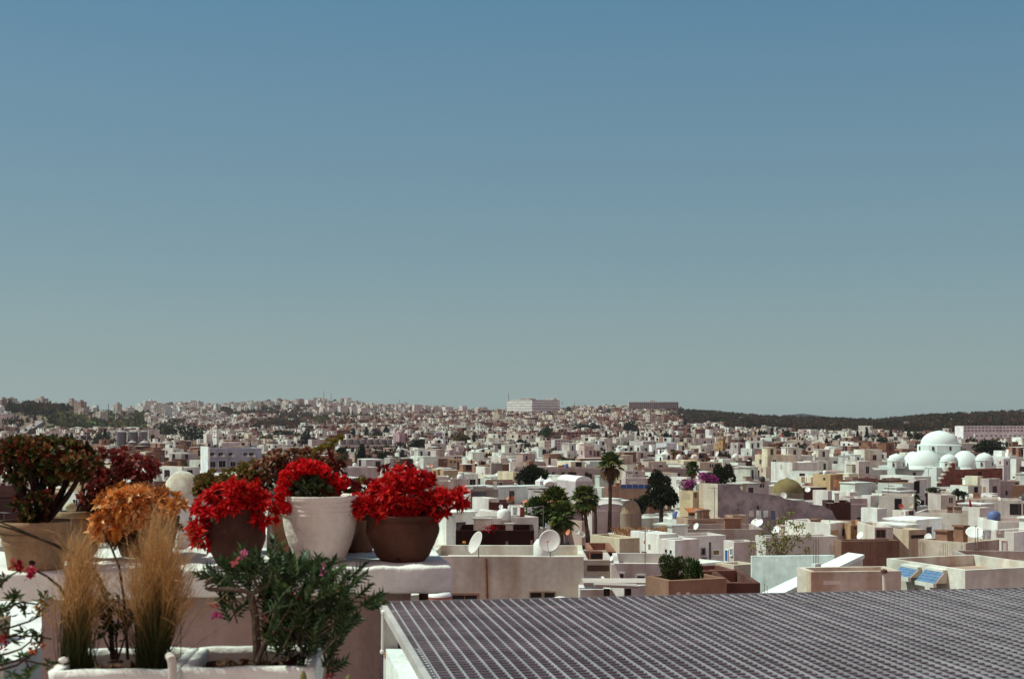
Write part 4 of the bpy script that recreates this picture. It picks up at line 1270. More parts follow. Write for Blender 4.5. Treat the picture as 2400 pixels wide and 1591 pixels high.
# white stair wedge
def wedge():
    Y = 58.0
    r = thing('stair_cover', 'bright white stair cover sloping up between two white walls', 'stair cover', P(1860, 1400, Y) - (0, 0, 2))
    zg = P(0, 1400, Y)[2] - 2.5
    m = MB()
    a, b = P(1762, 1303, Y + 4.0), P(1956, 1301, Y + 1.9)
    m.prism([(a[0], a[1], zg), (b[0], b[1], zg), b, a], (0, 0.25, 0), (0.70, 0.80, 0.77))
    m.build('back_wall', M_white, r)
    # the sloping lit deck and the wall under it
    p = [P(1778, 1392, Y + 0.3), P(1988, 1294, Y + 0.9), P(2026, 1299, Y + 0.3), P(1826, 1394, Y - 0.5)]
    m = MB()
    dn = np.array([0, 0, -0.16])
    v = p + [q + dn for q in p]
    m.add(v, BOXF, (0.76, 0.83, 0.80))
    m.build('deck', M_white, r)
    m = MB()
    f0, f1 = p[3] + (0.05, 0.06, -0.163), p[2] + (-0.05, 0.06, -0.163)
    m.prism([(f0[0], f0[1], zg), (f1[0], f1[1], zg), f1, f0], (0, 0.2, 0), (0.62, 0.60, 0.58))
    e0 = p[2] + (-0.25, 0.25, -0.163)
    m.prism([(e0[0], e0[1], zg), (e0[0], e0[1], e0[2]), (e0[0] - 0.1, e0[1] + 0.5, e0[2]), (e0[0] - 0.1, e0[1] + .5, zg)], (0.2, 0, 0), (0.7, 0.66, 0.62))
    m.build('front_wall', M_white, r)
    m = MB()
    c = P(1913, 1320, Y - 0.5)
    m.boxc(c[0], c[1], zg, c[2], 0.28, 0.28, rad(20), (0.78, 0.8, 0.79))
    m.build('post', M_white, r)
    OCC.append((1762, 2026, 1294, 1392, Y))


wedge()


def rebars(label, px0, px1, y0, y1, n, Y, seed):
    rr = random.Random(seed)
    base = P((px0 + px1) / 2, y1, Y)
    root = thing('starter_bars', label, 'rebar', base, 'rusty starter bars on the roofs')
    for i in range(n):
        px = px0 + (px1 - px0) * (i + 0.5) / n
        yy = Y + rr.uniform(-0.15, 0.15)
        a = P(px, y1, yy)
        b = P(px + rr.uniform(-1, 1), y0 + rr.uniform(0, 8), yy)
        m = MB()
        m.tube([a, (a + b) / 2 + (rr.uniform(-.02, .02), 0, 0), b], 0.011, (0.22, 0.09, 0.07), 5)
        m.build('bar', M_rust, root)


rebars('four thin rusty bars rising from the white post of the stair wedge', 1905, 1921, 1258, 1320, 4, 57.4, 1)
rebars('pair of rusty bars behind the sloping white deck', 1943, 1958, 1272, 1340, 4, 60, 2)
rebars('dense dark bundle of rusty bars right of the stair wedge', 2026, 2056, 1262, 1332, 11, 62, 3)
rebars('two short bars at the foot of the white slope', 1791, 1800, 1364, 1398, 2, 57.0, 4)
rebars('three bars at the left end of the white back wall', 1763, 1776, 1272, 1306, 3, 60.5, 5)
rebars('row of bars before the cream unfinished house', 2152, 2170, 1266, 1308, 5, 76, 6)
rebars('bars before the rust stained wall under the big dish', 2202, 2222, 1272, 1305, 5, 76, 7)
rebars('bars beside the small window of the unfinished house', 2250, 2266, 1268, 1300, 4, 76, 8)
rebars('bars beneath the right rim of the big dish', 2291, 2306, 1262, 1300, 5, 76, 9)

# blue tiled hoods, vent pipe, pergola, courtyard bits
def hood(label, x0, x1, y0, y1):
    _, C, e1, e2, L1, L2, zt = ROOTS['cream terrace house with two blue tiled window hoods']
    n = np.array([-e1[0], -e1[1], 0.0])

    def w(px, py):
        p = C + e2 * hit_face(C, e2, px)
        return np.array([p[0], p[1], (HOR - py) / F * p[1]])
    tl, tr, bl, br = w(x0, y0), w(x1, y0 + 8), w(x0, y1 - 8), w(x1, y1)
    o0, o1 = 0.16, 0.62
    r = thing('window_hood', label, 'window hood', (bl + br) / 2)
    m = MB()
    up = np.array([0, 0, 0.10])
    v = [tl - n * .01, tr - n * .01, tr + n * (o0 + .04), tl + n * (o0 + .04)]
    m.add(v + [q + up for q in v], BOXF, (0.74, 0.74, 0.69))
    v = [bl + n * (o1 - .10), br + n * (o1 - .10), br + n * (o1 + .05), bl + n * (o1 + .05)]
    m.add(v + [q - up * 1.6 for q in v], BOXF, (0.74, 0.74, 0.69))
    for a_, b_ in ((tl, bl), (tr, br)):
        m.prism([a_, a_ + n * o0, b_ + n * (o1 - .02), b_], (br - bl) / np.linalg.norm(br - bl) * 0.04, (0.66, 0.58, 0.48))
    m.build('frame', M_plaster, r)
    m = MB()
    face = [tl + n * (o0 + .01), tr + n * (o0 + .01), br + n * (o1 + .01), bl + n * (o1 + .01)]
    nu, nv = 9, 4
    for i in range(nu):
        for j in range(nv):
            def q(u, t):
                return (face[0] * (1 - u) + face[1] * u) * (1 - t) + (face[3] * (1 - u) + face[2] * u) * t
            g = 0.07
            m.quad(q((i + g) / nu, (j + g) / nv), q((i + 1 - g) / nu, (j + g) / nv), q((i + 1 - g) / nu, (j + 1 - g) / nv), q((i + g) / nu, (j + 1 - g) / nv), (0.10 + 0.05 * ((i * 7 + j * 3) % 3), 0.25, 0.42))
    m.quad(*[p - n * 0.02 for p in face], (0.015, 0.025, 0.07))
    m.build('tile_face', M_solar, r)


hood('blue tiled window hood farther up the cream terrace house', 2120, 2160, 1326, 1352)
hood('blue tiled window hood nearer the corner of the cream terrace house', 2176, 2220, 1333, 1366)

a_, b_ = P(2074, 1410, 52.2), P(2072, 1343, 52.2)
r_ = thing('vent_pipe', 'white vent pipe with a dark cowl on the beige wall', 'pipe', a_)
m = MB(); m.tube([a_, b_], 0.07, (0.7, 0.62, 0.56), 10); m.build('pipe', M_plaster, r_)
m = MB(); m.lathe([(0.07, 0), (0.13, 0.03), (0.12, 0.12), (0.001, 0.17)], b_, (0.12, 0.06, 0.05), 12); m.build('cowl', M_dark, r_)

a_, b_ = P(1143, 1440, 61.8), P(1139, 1308, 61.8)
m = MB(); m.tube([a_, b_], 0.055, (0.24, 0.10, 0.06), 8)
for q in range(4):
    t = 0.1 + q * 0.25
    c_ = a_ * (1 - t) + b_ * t
    m.tube([c_, c_ + (b_ - a_) * 0.01], 0.075, (0.2, 0.09, 0.06), 8)
tag(m.build('drainpipe', M_rust, origin=a_), 'rust brown drainpipe down the plain grey house', 'drainpipe')

# pergola roof on dark posts
Y = 57.0
r_ = thing('lean_to', 'flat canopy slab on two dark posts below the slanting stair wall', 'canopy', P(1440, 1420, Y))
m = MB()
a, b = P(1368, 1369, Y + 1.0), P(1562, 1371, Y + 1.0)
m.box(a, (b[0] - a[0], 0, 0), (0, 1.6, 0), (0, 0, 0.07), (0.5, 0.42, 0.38))
a, b = P(1394, 1375, Y), P(1496, 1379, Y)
m.box(a, (b[0] - a[0], 0, b[2] - a[2]), (0, 0.9, 0), (0, 0, 0.10), (0.42, 0.35, 0.32))
m.build('canopy', M_roof, r_)
for x in (1422, 1472):
    m = MB()
    p = P(x, 1430, Y + 0.3)
    m.boxc(p[0], p[1], p[2], P(0, 1379.5, Y + .3)[2], 0.24, 0.2, 0, (0.03, 0.02, 0.02))
    m.build('post', M_dark, r_)
house('white sunlit patio wall house under the canopy slab', 'house', 1360, 1360, 1415, 1381, 60, (0.70, 0.65, 0.62), WHITE, 1405, 0)
house('white and grey washed yard house right of the canopy posts', 'house', 1438, 1462, 1518, 1376, 61, (0.72, 0.66, 0.65), WHITE, 1405, 40)
# slanting stair wall
m = MB()
ring = [P(1432, 1372, 62.6), P(1432, 1321, 62.6), P(1440, 1322, 62.6), P(1462, 1372, 62.6)]
m.prism(ring, (0, 0.3, 0), (0.80, 0.76, 0.72))
tag(m.build('stair_wall', M_plaster, origin=ring[0]), 'white slanting stair wall beside the curtained window', 'wall')

# white roof domes near the terrace
for (px, py, r, Y, lab) in ((1029, 1399, 30, 30, 'white curved skylight hood seen under the ledge end'), (1313, 1413, 23, 50, 'white skylight dome just over the grating edge')):
    s = Y / F
    p = P(px, py, Y)
    o = thing('skylight', lab, 'skylight', p)
    m = MB(); m.lathe(dome_prof(r * s, 14 * s, 8, 0.03), p, (0.80, 0.80, 0.77), 24, sy=1.2); m.build('dome', M_paint, o, smooth=True)
    m = MB(); m.lathe([(r * 1.05 * s, -0.4), (r * 1.05 * s, 0.02), (r * .9 * s, 0.025)], p, (0.35, 0.12, 0.09), 24, sy=1.2); m.build('curb', M_paint, o)

# tiled little roof, blue panels
Y = 128.0
r_ = thing('tiled_shelter', 'small shelter with an orange terracotta tile roof before the ruined wall', 'shelter', P(1632, 1215, Y))
m = MB()
v = [P(1604, 1190, Y + 2), P(1648, 1190, Y + 2), P(1660, 1200, Y), P(1616, 1200, Y)]
nt_ = 16
for i in range(nt_):
    u0, u1 = i / nt_, (i + 0.9) / nt_
    q = [v[0] * (1 - u0) + v[1] * u0, v[0] * (1 - u1) + v[1] * u1, v[3] * (1 - u1) + v[2] * u1, v[3] * (1 - u0) + v[2] * u0]
    cc = np.array([0.42, 0.13, 0.05]) * R.uniform(0.7, 1.2)
    m.add(q + [t + (0, 0, -0.08) for t in q], BOXF, cc)
m.build('roof', M_terra, r_)
m = MB()
m.box(v[3] + (0.1, 0.25, -2.0), (v[2] - v[3]) * 0.97, (0, 1.5, 0), (0, 0, 1.9), (0.12, 0.07, 0.06))
m.build('wall', M_dirty, r_)
OCC.append((1604, 1660, 1188, 1206, Y))
def panels(label, x0, x1, y0, y1, n, Y, col):
    r = thing('solar_panel', label, 'solar panel', P((x0 + x1) / 2, y1, Y))
    for i in range(n):
        m = MB()
        a, b = x0 + (x1 - x0) * i / n, x0 + (x1 - x0) * (i + 0.92) / n
        v = [P(a, y1, Y), P(b, y1, Y), P(b, y0, Y + 0.6), P(a, y0, Y + 0.6)]
        m.add(v + [q + (0, 0.05, -0.05) for q in v], BOXF, col)
        m.build('panel', M_solar, r)


panels('row of dark blue solar panels on the brown wall', 1455, 1524, 1135, 1144, 5, 193, (0.012, 0.02, 0.075))
panels('pair of blue solar panels left of the pointed shrine', 1209, 1227, 1136, 1145, 2, 205, (0.05, 0.06, 0.16))
panels('purple solar panels on the roof above the ruined wall', 1744, 1770, 1106, 1116, 3, 250, (0.09, 0.07, 0.15))

# red flag
Y = 150.0
a_, b_ = P(2273, 1205, Y), P(2271, 1166, Y)
r_ = thing('flag', 'dark red flag hanging limp on a thin roof pole', 'flag', a_)
m = MB(); m.tube([a_, b_], 0.02, (0.4, 0.35, 0.33), 6); m.build('pole', M_metal, r_)
m = MB()
for k in range(5):
    t0, t1 = k / 5, (k + 1) / 5
    def fl(t, s):
        w = (2 + 8 * t) / F * Y
        return P(2272, 1170 + 28 * t, Y) + (s * w * 0.9, 0.08 * math.sin(3 * t + s * 4), 0)
    m.quad(fl(t0, 0), fl(t0, 1), fl(t1, 1), fl(t1, 0), (0.40, 0.012, 0.02))
m.build('cloth', M_petal, r_)

# ------------------------------------------------------------------ satellite dishes
def dish(label, px, py, r, Y, az=-20.0, el=35.0, col=(0.62, 0.58, 0.55), lnb=(0.75, 0.28, 0.04), back=None, foot=14, core=None, arm_side=0, name='satellite_dish', simple=False):
    """a round dish of r photo pixels whose mouth looks to azimuth az (0 = at the camera, negative = to its left) and elevation el"""
    s = Y / F
    c = P(px, py, Y)
    rr = r * s
    root = thing(name, label, 'satellite dish', c - (0, 0, foot * s), 'satellite dishes on the roofs')
    a, e_ = rad(az), rad(el)
    n = np.array([math.sin(a) * math.cos(e_), -math.cos(a) * math.cos(e_), math.sin(e_)])
    u = np.cross(n, (0, 0, 1.0))
    u /= np.linalg.norm(u)
    w = np.cross(u, n)
    seg = 20 if simple else 32
    rings = [0.001, 0.35, 0.65, 0.88, 1.0]
    m = MB()
    V, Cc = [], []
    for side in (0, 1):
        for k in rings:
            t = np.arange(seg) * 2 * math.pi / seg
            depth = (k * k - 1) * 0.22 * rr - side * 0.03 * rr
            V.append(c + n * depth + k * rr * (np.cos(t)[:, None] * u + np.sin(t)[:, None] * w * 1.06))
            Cc.append(np.tile(np.asarray(back if (side and back is not None) else col, float), (seg, 1)))
    fs = []
    for side in (0, 1):
        for i in range(len(rings) - 1):
            b0, b1 = (side * len(rings) + i) * seg, (side * len(rings) + i + 1) * seg
            for k in range(seg):
                fs.append([b0 + k, b0 + (k + 1) % seg, b1 + (k + 1) % seg, b1 + k])
    b0, b1 = (len(rings) - 1) * seg, (2 * len(rings) - 1) * seg
    for k in range(seg):
        fs.append([b0 + k, b0 + (k + 1) % seg, b1 + (k + 1) % seg, b1 + k])
    m.add(np.vstack(V), np.array(fs), np.vstack(Cc))
    m.build('reflector', M_dish, root, smooth=True)
    foc = c + n * rr * 0.95 - w * rr * 0.35
    m = MB()
    m.tube([c - w * rr * 1.02 - n * 0.02 * rr, c - w * rr * 0.9 + n * rr * 0.5, foc], max(0.012, 0.025 * rr), (0.3, 0.28, 0.27), 5)
    m.build('feed_arm', M_metal, root)
    m = MB()
    ax = (c - foc) / np.linalg.norm(c - foc)
    m.tube([foc - ax * 0.16 * rr, foc - ax * 0.05 * rr, foc + ax * 0.1 * rr], [0.07 * rr, 0.11 * rr, 0.10 * rr], lnb, 8)
    m.build('feed_horn', M_dish, root)
    m = MB()
    b = c - n * 0.27 * rr
    m.tube([b, b - n * 0.12 * rr, b - n * 0.14 * rr - (0, 0, (foot) * s)], max(0.02, 0.04 * rr), (0.25, 0.2, 0.19), 6)
    m.build('mast', M_metal, root)
    if core:
        later(root, core, px, py)
    return root


GD = (0.50, 0.45, 0.43)
WD = (0.78, 0.77, 0.73)
OR = (0.60, 0.20, 0.06)
dish('grey dish turned aside at the left end of the plain grey house roof', 1113, 1271, 27, 60.5, -62, 24, (0.56, 0.52, 0.48), foot=33)
dish('grey dish facing us at the middle of the plain grey house roof', 1288, 1267, 26, 60.5, -12, 22, GD, foot=35)
dish('big round white dish on a tripod above the cream unfinished house', 2286, 1246, 22, 74, -15, 62, WD, foot=26, lnb=(0.5, 0.45, 0.42))
dish('white dish with an orange centre before the ruined wall', 1774, 1224, 14, 108, -30, 50, WD, OR, foot=16)
dish('tilted white dish beside the orange centred one', 1819, 1241, 11, 104, -35, 45, WD, OR, foot=12)
dish('white dish low beside the lit parapet of the stair house', 1433, 1308, 6.5, 67, -60, 25, WD, foot=8)
dish('white dish near the edge of the beige awning house window', 2211, 1236, 7, 128, 10, 15, WD, foot=8)
dish('white dish standing behind the rust streaked roof', 2218, 1255, 11, 88, -30, 30, WD, foot=12)
dish('white dish left of a pair behind the rust streaked roof', 2175, 1259, 9.5, 88, -50, 20, WD, foot=11)
dish('white dish high on the tawny stone house', 2040, 1243, 9, 103, 20, 20, WD, foot=9)
dish('tilted white dish low on the tawny stone house', 2015, 1254, 9, 101, -60, 30, WD, foot=10)
dish('round white dish at the right end of the ruined wall', 1837, 1161, 7, 150, -10, 20, WD, foot=8)
dish('white dish over the pale grey house with one window', 1893, 1147, 6.5, 182, -20, 40, WD, foot=7)
dish('terracotta red dish in the black doorway', 2112, 1186, 6, 155, 0, 15, (0.5, 0.09, 0.06), foot=7)
dish('cream dish beside the black doorway', 2135, 1185, 6, 153, 0, 20, (0.7, 0.62, 0.48), foot=7)
dish('orange dish left of the low palms', 1230, 1177, 7.5, 138, -50, 35, (0.52, 0.14, 0.06), foot=9)
dish('white dish with an orange feed on the maroon wall', 1174, 1187, 5, 138, -10, 25, WD, OR, foot=7)
dish('small orange dish beside the maroon wall', 1211, 1185, 4.5, 138, -20, 25, (0.55, 0.18, 0.08), foot=6)
dish('orange brown dish above the maroon wall', 1190, 1167, 4.5, 150, -50, 30, (0.5, 0.16, 0.08), foot=7)
dish('orange dish low at the foot of the palms', 1331, 1247, 7, 106, -55, 25, (0.55, 0.15, 0.07), foot=8)
dish('round white dish at the foot of the palms', 1353, 1246, 6, 107, 0, 15, WD, foot=8)
dish('pale dish right of the round white one at the palm foot', 1365, 1252, 7, 107, 20, 25, (0.7, 0.65, 0.56), foot=8)
dish('small pale dish with an orange feed on the stone house', 1651, 1234, 5, 112, 0, 20, WD, OR, foot=7)
dish('tall white dish on the bright white trimmed house', 1631, 1233, 8, 92, -55, 25, WD, foot=10)
dish('white dish at the left behind the jade plant', 44, 1104, 6, 175, -60, 20, WD, foot=8)
dish('white dish on the mauve flat house', 384, 1112, 5, 350, -55, 20, WD, foot=6)
dish('white dish left on the mauve flat house', 366, 1110, 5, 352, -20, 20, WD, foot=6)
dish('white dish in front of the office block end', 465, 1107, 6, 300, -20, 40, WD, foot=7)


# ------------------------------------------------------------------ palms and trees
def fan_palm(label, px, pcy, r, Y, base_py, lean=0.0, seed=1, leafn=46, skirt=0.7, col=(0.05, 0.075, 0.018), trunk_r=0.17, core=None):
    s = Y / F
    rr = random.Random(seed)
    rg = np.random.default_rng(seed)
    c = P(px, pcy, Y)
    b = P(px - lean, base_py, Y)
    zg = gz(b[0], Y)
    b = np.array([b[0], Y, min(b[2], c[2] - 2)])
    root = thing('fan_palm', label, 'palm tree', (b[0], Y, min(zg, b[2])))
    m = MB()
    pth = [np.array([b[0], Y, min(zg, b[2]) - 0.3])] + [b * (1 - t) + c * t + (lean * s * 0.15 * math.sin(3.1 * t), 0, 0) for t in (0, .2, .4, .6, .8, 1)]
    m.tube(pth, [trunk_r * 1.5, trunk_r * 1.3, trunk_r * 1.1, trunk_r, trunk_r * .95, trunk_r * .95, trunk_r * 1.3], (0.11, 0.07, 0.055), 10)
    m.build('trunk', M_bark, root)
    rm = r * s

    def fan(mb, o, d, L, w, col, n=13, droop=0.25):
        d = d / np.linalg.norm(d)
        side = np.cross(d, (0, 0, 1.0))
        if np.linalg.norm(side) < 0.1:
            side = np.array([1.0, 0, 0])
        side /= np.linalg.norm(side)
        up = np.cross(side, d)
        pl = L * 0.45
        e = o + d * pl
        mb.tube([o, (o + e) / 2 + up * L * 0.04, e], [0.02, 0.015, 0.012], np.asarray(col) * 1.1, 4, cap=False)
        k = np.linspace(-1.45, 1.45, n)
        D = np.cos(k)[:, None] * d + np.sin(k)[:, None] * side + up * rg.uniform(-.12, .12, n)[:, None]
        ll = L * 0.58 * (1 - 0.22 * np.abs(k))
        mid = e + D * ll[:, None] * 0.55
        tip = e + D * ll[:, None] - np.array([0, 0, 1.0]) * (droop * ll)[:, None] * rg.uniform(0.6, 1.4, n)[:, None]
        wd = np.cross(D, up)
        wd /= np.linalg.norm(wd, axis=1)[:, None] + 1e-9
        ww = L * 0.065
        V = np.stack([np.tile(e, (n, 1)), mid - wd * ww, tip, mid + wd * ww], 1).reshape(-1, 3)
        cc = np.asarray(col) * rg.uniform(0.6, 1.5, n)[:, None]
        mb.add(V, np.arange(4 * n).reshape(n, 4), np.repeat(cc, 4, axis=0))
    g, dry = MB(), MB()
    for i in range(leafn):
        t = i / leafn
        el = rad(82 - 150 * t * (0.9 + 0.2 * rr.random()))
        az = i * 2.39996 + rr.uniform(-.2, .2)
        d = np.array([math.cos(az) * math.cos(el), math.sin(az) * math.cos(el), math.sin(el)])
        L = rm * rr.uniform(0.9, 1.2)
        if t < skirt:
            k = 0.75 + 0.7 * rr.random()
            cc = np.asarray(col) * k + np.array([0.05, 0.03, 0]) * (rr.random() < 0.35)
            fan(g, c + (0, 0, rm * 0.05), d, L, 0, cc)
        else:
            fan(dry, c - (0, 0, rm * 0.15 * rr.random()), d, L * 0.85, 0, np.array([0.16, 0.085, 0.04]) * rr.uniform(0.4, 1.4), droop=0.6)
    g.build('crown', M_far_leaf, root)
    if dry.n:
        dry.build('dry_fronds', M_far_leaf, root)
    OCC.append((px - r, px + r, pcy - r, pcy + r, Y))
    if core:
        later(root, core, px, pcy)
    return root


fan_palm('tall fan palm with a shaggy brown skirt rising above the roofs', 1431, 1092, 35, 150, 1270, 3, 3, 56, 0.62, trunk_r=0.2)
fan_palm('low spreading palm at the left of the dark palm clump', 1262, 1200, 42, 118, 1262, 6, 5, 50, 0.92)
fan_palm('low palm crown in the middle of the dark palm clump', 1302, 1180, 44, 119, 1262, 0, 6, 54, 0.92)
fan_palm('low palm crown at the foot of the dark palm clump', 1318, 1212, 40, 116, 1262, 3, 7, 50, 0.92)
fan_palm('palm with a thin trunk right of the dark palm clump', 1370, 1170, 37, 117, 1258, -8, 8, 52, 0.82, trunk_r=0.15)
fan_palm('slim palm standing in front of the bougainvillea', 1623, 1098, 20, 215, 1150, 2, 9, 46, 0.8)
fan_palm('short palm beside the black doorway', 2146, 1172, 15, 170, 1190, 0, 10, 24, 1.0)
for k, (px, py, r, Y, b) in enumerate(((1040, 1060, 8, 540, 1082), (905, 1050, 9, 600, 1075), (886, 1054, 8, 640, 1070), (1578, 1060, 9, 430, 1070), (2048, 1026, 8, 800, 1040), (1310, 1160, 16, 165, 1180), (1395, 1172, 13, 150, 1185), (520, 1062, 6, 520, 1075), (433, 1087, 8, 390, 1098))):
    fan_palm('', px, py, r, Y, b, 0, 20 + k, 26, 0.85, core='small fan palm between the houses')
# feathery date palm near the curling stem
fan_palm('dark feathery palm beside the black cypress', 800, 1066, 20, 420, 1100, 0, 41, 40, 1.0, (0.03, 0.045, 0.02))


def crown_mb(rg, n, lobes, leaf, cols, flat=1.0, spread=0.55):
    """leaf clumps in a unit crown: z 0..1, radius about 1"""
    mb = MB()
    L = []
    for k in range(lobes):
        a = rg.uniform(0, 2 * math.pi)
        q = rg.uniform(0, 1) ** 0.5 * 0.62
        z = rg.uniform(0.28, 0.8)
        L.append((q * math.cos(a), q * math.sin(a), z, rg.uniform(0.26, 0.5) * (1.15 - 0.5 * abs(z - 0.45))))
    per = n // lobes
    for (x, y, z, rr) in L:
        d = rg.normal(size=(per, 3))
        d /= np.linalg.norm(d, axis=1)[:, None]
        rad_ = rr * rg.uniform(0.55, 1.05, per) ** 0.6
        p = np.array([x, y, z]) + d * rad_[:, None] * np.array([1, 1, 0.62 * flat])
        base = np.asarray(cols[rg.integers(len(cols))])
        cc = base * rg.uniform(0.55, 1.5, per)[:, None]
        dd = d + rg.normal(size=(per, 3)) * 0.6
        mb.leaves(p, dd, leaf * rg.uniform(0.6, 1.4, per), leaf * 0.75, cc)
    return mb


GREENS = [(0.024, 0.030, 0.012), (0.034, 0.040, 0.014), (0.018, 0.022, 0.011)]
OLIVES = [(0.060, 0.062, 0.024), (0.045, 0.055, 0.02), (0.075, 0.065, 0.028)]
AUT = [(0.10, 0.07, 0.025), (0.07, 0.06, 0.02)]
DCYP = [(0.016, 0.017, 0.012), (0.020, 0.021, 0.013)]


def tree(label, px, ytop, ybot, hw, Y, pal=GREENS, n=1600, seed=1, lobes=9, core=None, name='tree', trunk=True, group=None, leafk=0.16, tall=None):
    s = Y / F
    rg = np.random.default_rng(seed)
    x = P(px, 0, Y)[0]
    zt, zb = (HOR - ytop) * s, (HOR - ybot) * s
    zg = gz(x, Y)
    h = zt - zb
    root = thing(name, label, 'tree', (x, Y, min(zg, zb)), group)
    w = hw * s
    cb = crown_mb(rg, n, lobes, leafk, pal)
    m = MB()
    m.merge(cb, lambda v: v * np.array([w, w, h]) * 1.0 + np.array([x, Y, zb]))
    m.build('crown', M_far_leaf, root)
    if trunk:
        m = MB()
        m.tube([(x, Y, min(zg, zb) - 0.3), (x + 0.03 * w, Y, zb + h * 0.3), (x - 0.05 * w, Y, zb + 0.6 * h)], [0.09 * w + 0.05, 0.07 * w + .03, 0.03 * w], (0.08, 0.055, 0.045), 7)
        for k in range(4):
            a = k * 1.7 + seed
            m.tube([(x, Y, zb + h * 0.25), (x + w * .45 * math.cos(a), Y + w * .45 * math.sin(a), zb + h * 0.6)], [0.04 * w + .02, 0.012 * w], (0.08, 0.055, 0.045), 5)
        m.build('trunk', M_bark, root)
    OCC.append((px - hw * .8, px + hw * .8, ytop, ybot, Y))
    if core:
        later(root, core, px, (ytop + ybot) / 2)
    return root


tree('round dark evergreen tree above the white pointed shrine', 1252, 1091, 1140, 36, 232, GREENS, 2600, 1, 12)
tree('tall upper crown of the dark double tree by the blue panels', 1547, 1105, 1150, 28, 168, GREENS, 1800, 2, 8)
tree('wide lower crown of the dark double tree before the tan house', 1550, 1138, 1192, 38, 160, GREENS, 2600, 3, 11)
tree('dark gnarled tree rising behind the bougainvillea', 1696, 1090, 1142, 26, 205, GREENS, 1900, 4, 10)
tree('leafy tree between the white roofs above the long purple house', 1327, 1071, 1098, 19, 330, OLIVES, 1200, 5, 8)
tree('dark ivy covered mass behind the stone dome', 1500, 1162, 1202, 26, 165, GREENS, 1500, 6, 9)
tree('bushy green tree in front of the dark hill tower', 1692 + 60, 1150, 1151, 2, 400, GREENS, 40, 7, 2) if False else None
b1 = [(0.34, 0.04, 0.22), (0.42, 0.08, 0.30), (0.20, 0.03, 0.12), (0.10, 0.06, 0.04)]
tree('magenta bougainvillea in full bloom behind the ruined wall', 1662, 1106, 1138, 29, 196, b1, 2200, 8, 10, name='bougainvillea', leafk=0.13)
tree('lower magenta bougainvillea spilling beside the tan ribbed roof', 1610, 1126, 1152, 23, 186, b1, 1500, 9, 8, name='bougainvillea', leafk=0.13)
tree('bushy green shrub growing in the brown courtyard', 1582, 1298, 1368, 40, 53.5, [(0.045, 0.06, 0.018), (0.07, 0.085, 0.026)], 4200, 10, 8, name='shrub', leafk=0.08)
tree('broad leaved green shrub beside the feathery courtyard shrub', 1622, 1306, 1368, 28, 53.2, [(0.03, 0.07, 0.015), (0.06, 0.11, 0.026)], 1100, 11, 6, name='shrub', leafk=0.16)
tree('dark green hedge like tree mass behind the mosque', 2320, 1034, 1062, 40, 480, GREENS, 1400, 12, 9)
tree('dark olive tree left of the cream castellated house', 2245, 1150, 1168, 22, 215, GREENS, 900, 13, 6)
tree('green ivy beside the white block below the mosque', 2190, 1142, 1158, 20, 200, OLIVES, 900, 14, 6)
tree('orange brown tree in the middle distance', 1088, 1015, 1040, 26, 790, AUT, 1200, 15, 8)
tree('dark pine at the right of the orange brown tree', 1112, 1014, 1038, 8, 780, DCYP, 700, 16, 5)
tree('dense dark tree above the silo works', 976, 1028, 1058, 21, 640, GREENS, 1600, 17, 9)
tree('light green tree left of the white angular block', 1277, 1000, 1026, 15, 850, [(0.05, 0.09, 0.04), (0.04, 0.075, 0.035)], 1000, 18, 7)
for k, (px, yt, yb, hw, Y, pal) in enumerate((
        (395, 988, 1028, 36, 1000, OLIVES), (450, 1000, 1040, 30, 800, GREENS), (670, 1008, 1030, 34, 1000, GREENS), (720, 1008, 1048, 16, 740, DCYP), (628, 1020, 1040, 20, 900, OLIVES),
        (705, 1046, 1080, 12, 640, DCYP), (1370, 992, 1010, 26, 1150, GREENS), (1475, 985, 1015, 20, 1100, DCYP), (1395, 990, 1008, 12, 1150, DCYP), (1470, 1036, 1056, 10, 640, OLIVES),
        (880, 1004, 1030, 18, 1050, GREENS), (1222, 1030, 1050, 20, 690, DCYP), (1235, 1040, 1060, 12, 640, GREENS), (232, 1014, 1040, 16, 880, OLIVES), (250, 1010, 1036, 10, 860, DCYP),
        (138, 948, 970, 20, 1470, GREENS), (152, 954, 972, 10, 1470, DCYP), (1295, 968, 978, 10, 2100, GREENS), (1335, 953, 968, 9, 2350, GREENS), (1425, 958, 972, 9, 2200, GREENS), (728, 940, 952, 10, 2900, DCYP), (786, 936, 944, 6, 2950, DCYP),
        (1560, 1012, 1034, 14, 880, GREENS), (1350, 1070, 1088, 8, 400, DCYP), (842, 1050, 1092, 16, 460, GREENS), (920, 1070, 1092, 16, 420, OLIVES), (945, 1056, 1086, 12, 520, DCYP), (897, 1060, 1090, 14, 480, GREENS),
        (1880, 1040, 1062, 14, 560, GREENS), (2070, 1024, 1048, 16, 700, GREENS), (1966, 1018, 1036, 12, 800, GREENS), (1848, 1010, 1034, 16, 860, GREENS), (2150, 1012, 1032, 14, 800, DCYP), (2130, 1012, 1032, 10, 820, GREENS))):
    tree('', px, yt, yb, hw, Y, pal, 700, 60 + k, 7, core='dark leafy tree among the houses' if pal is not OLIVES else 'olive green tree among the houses', group='trees among the houses')


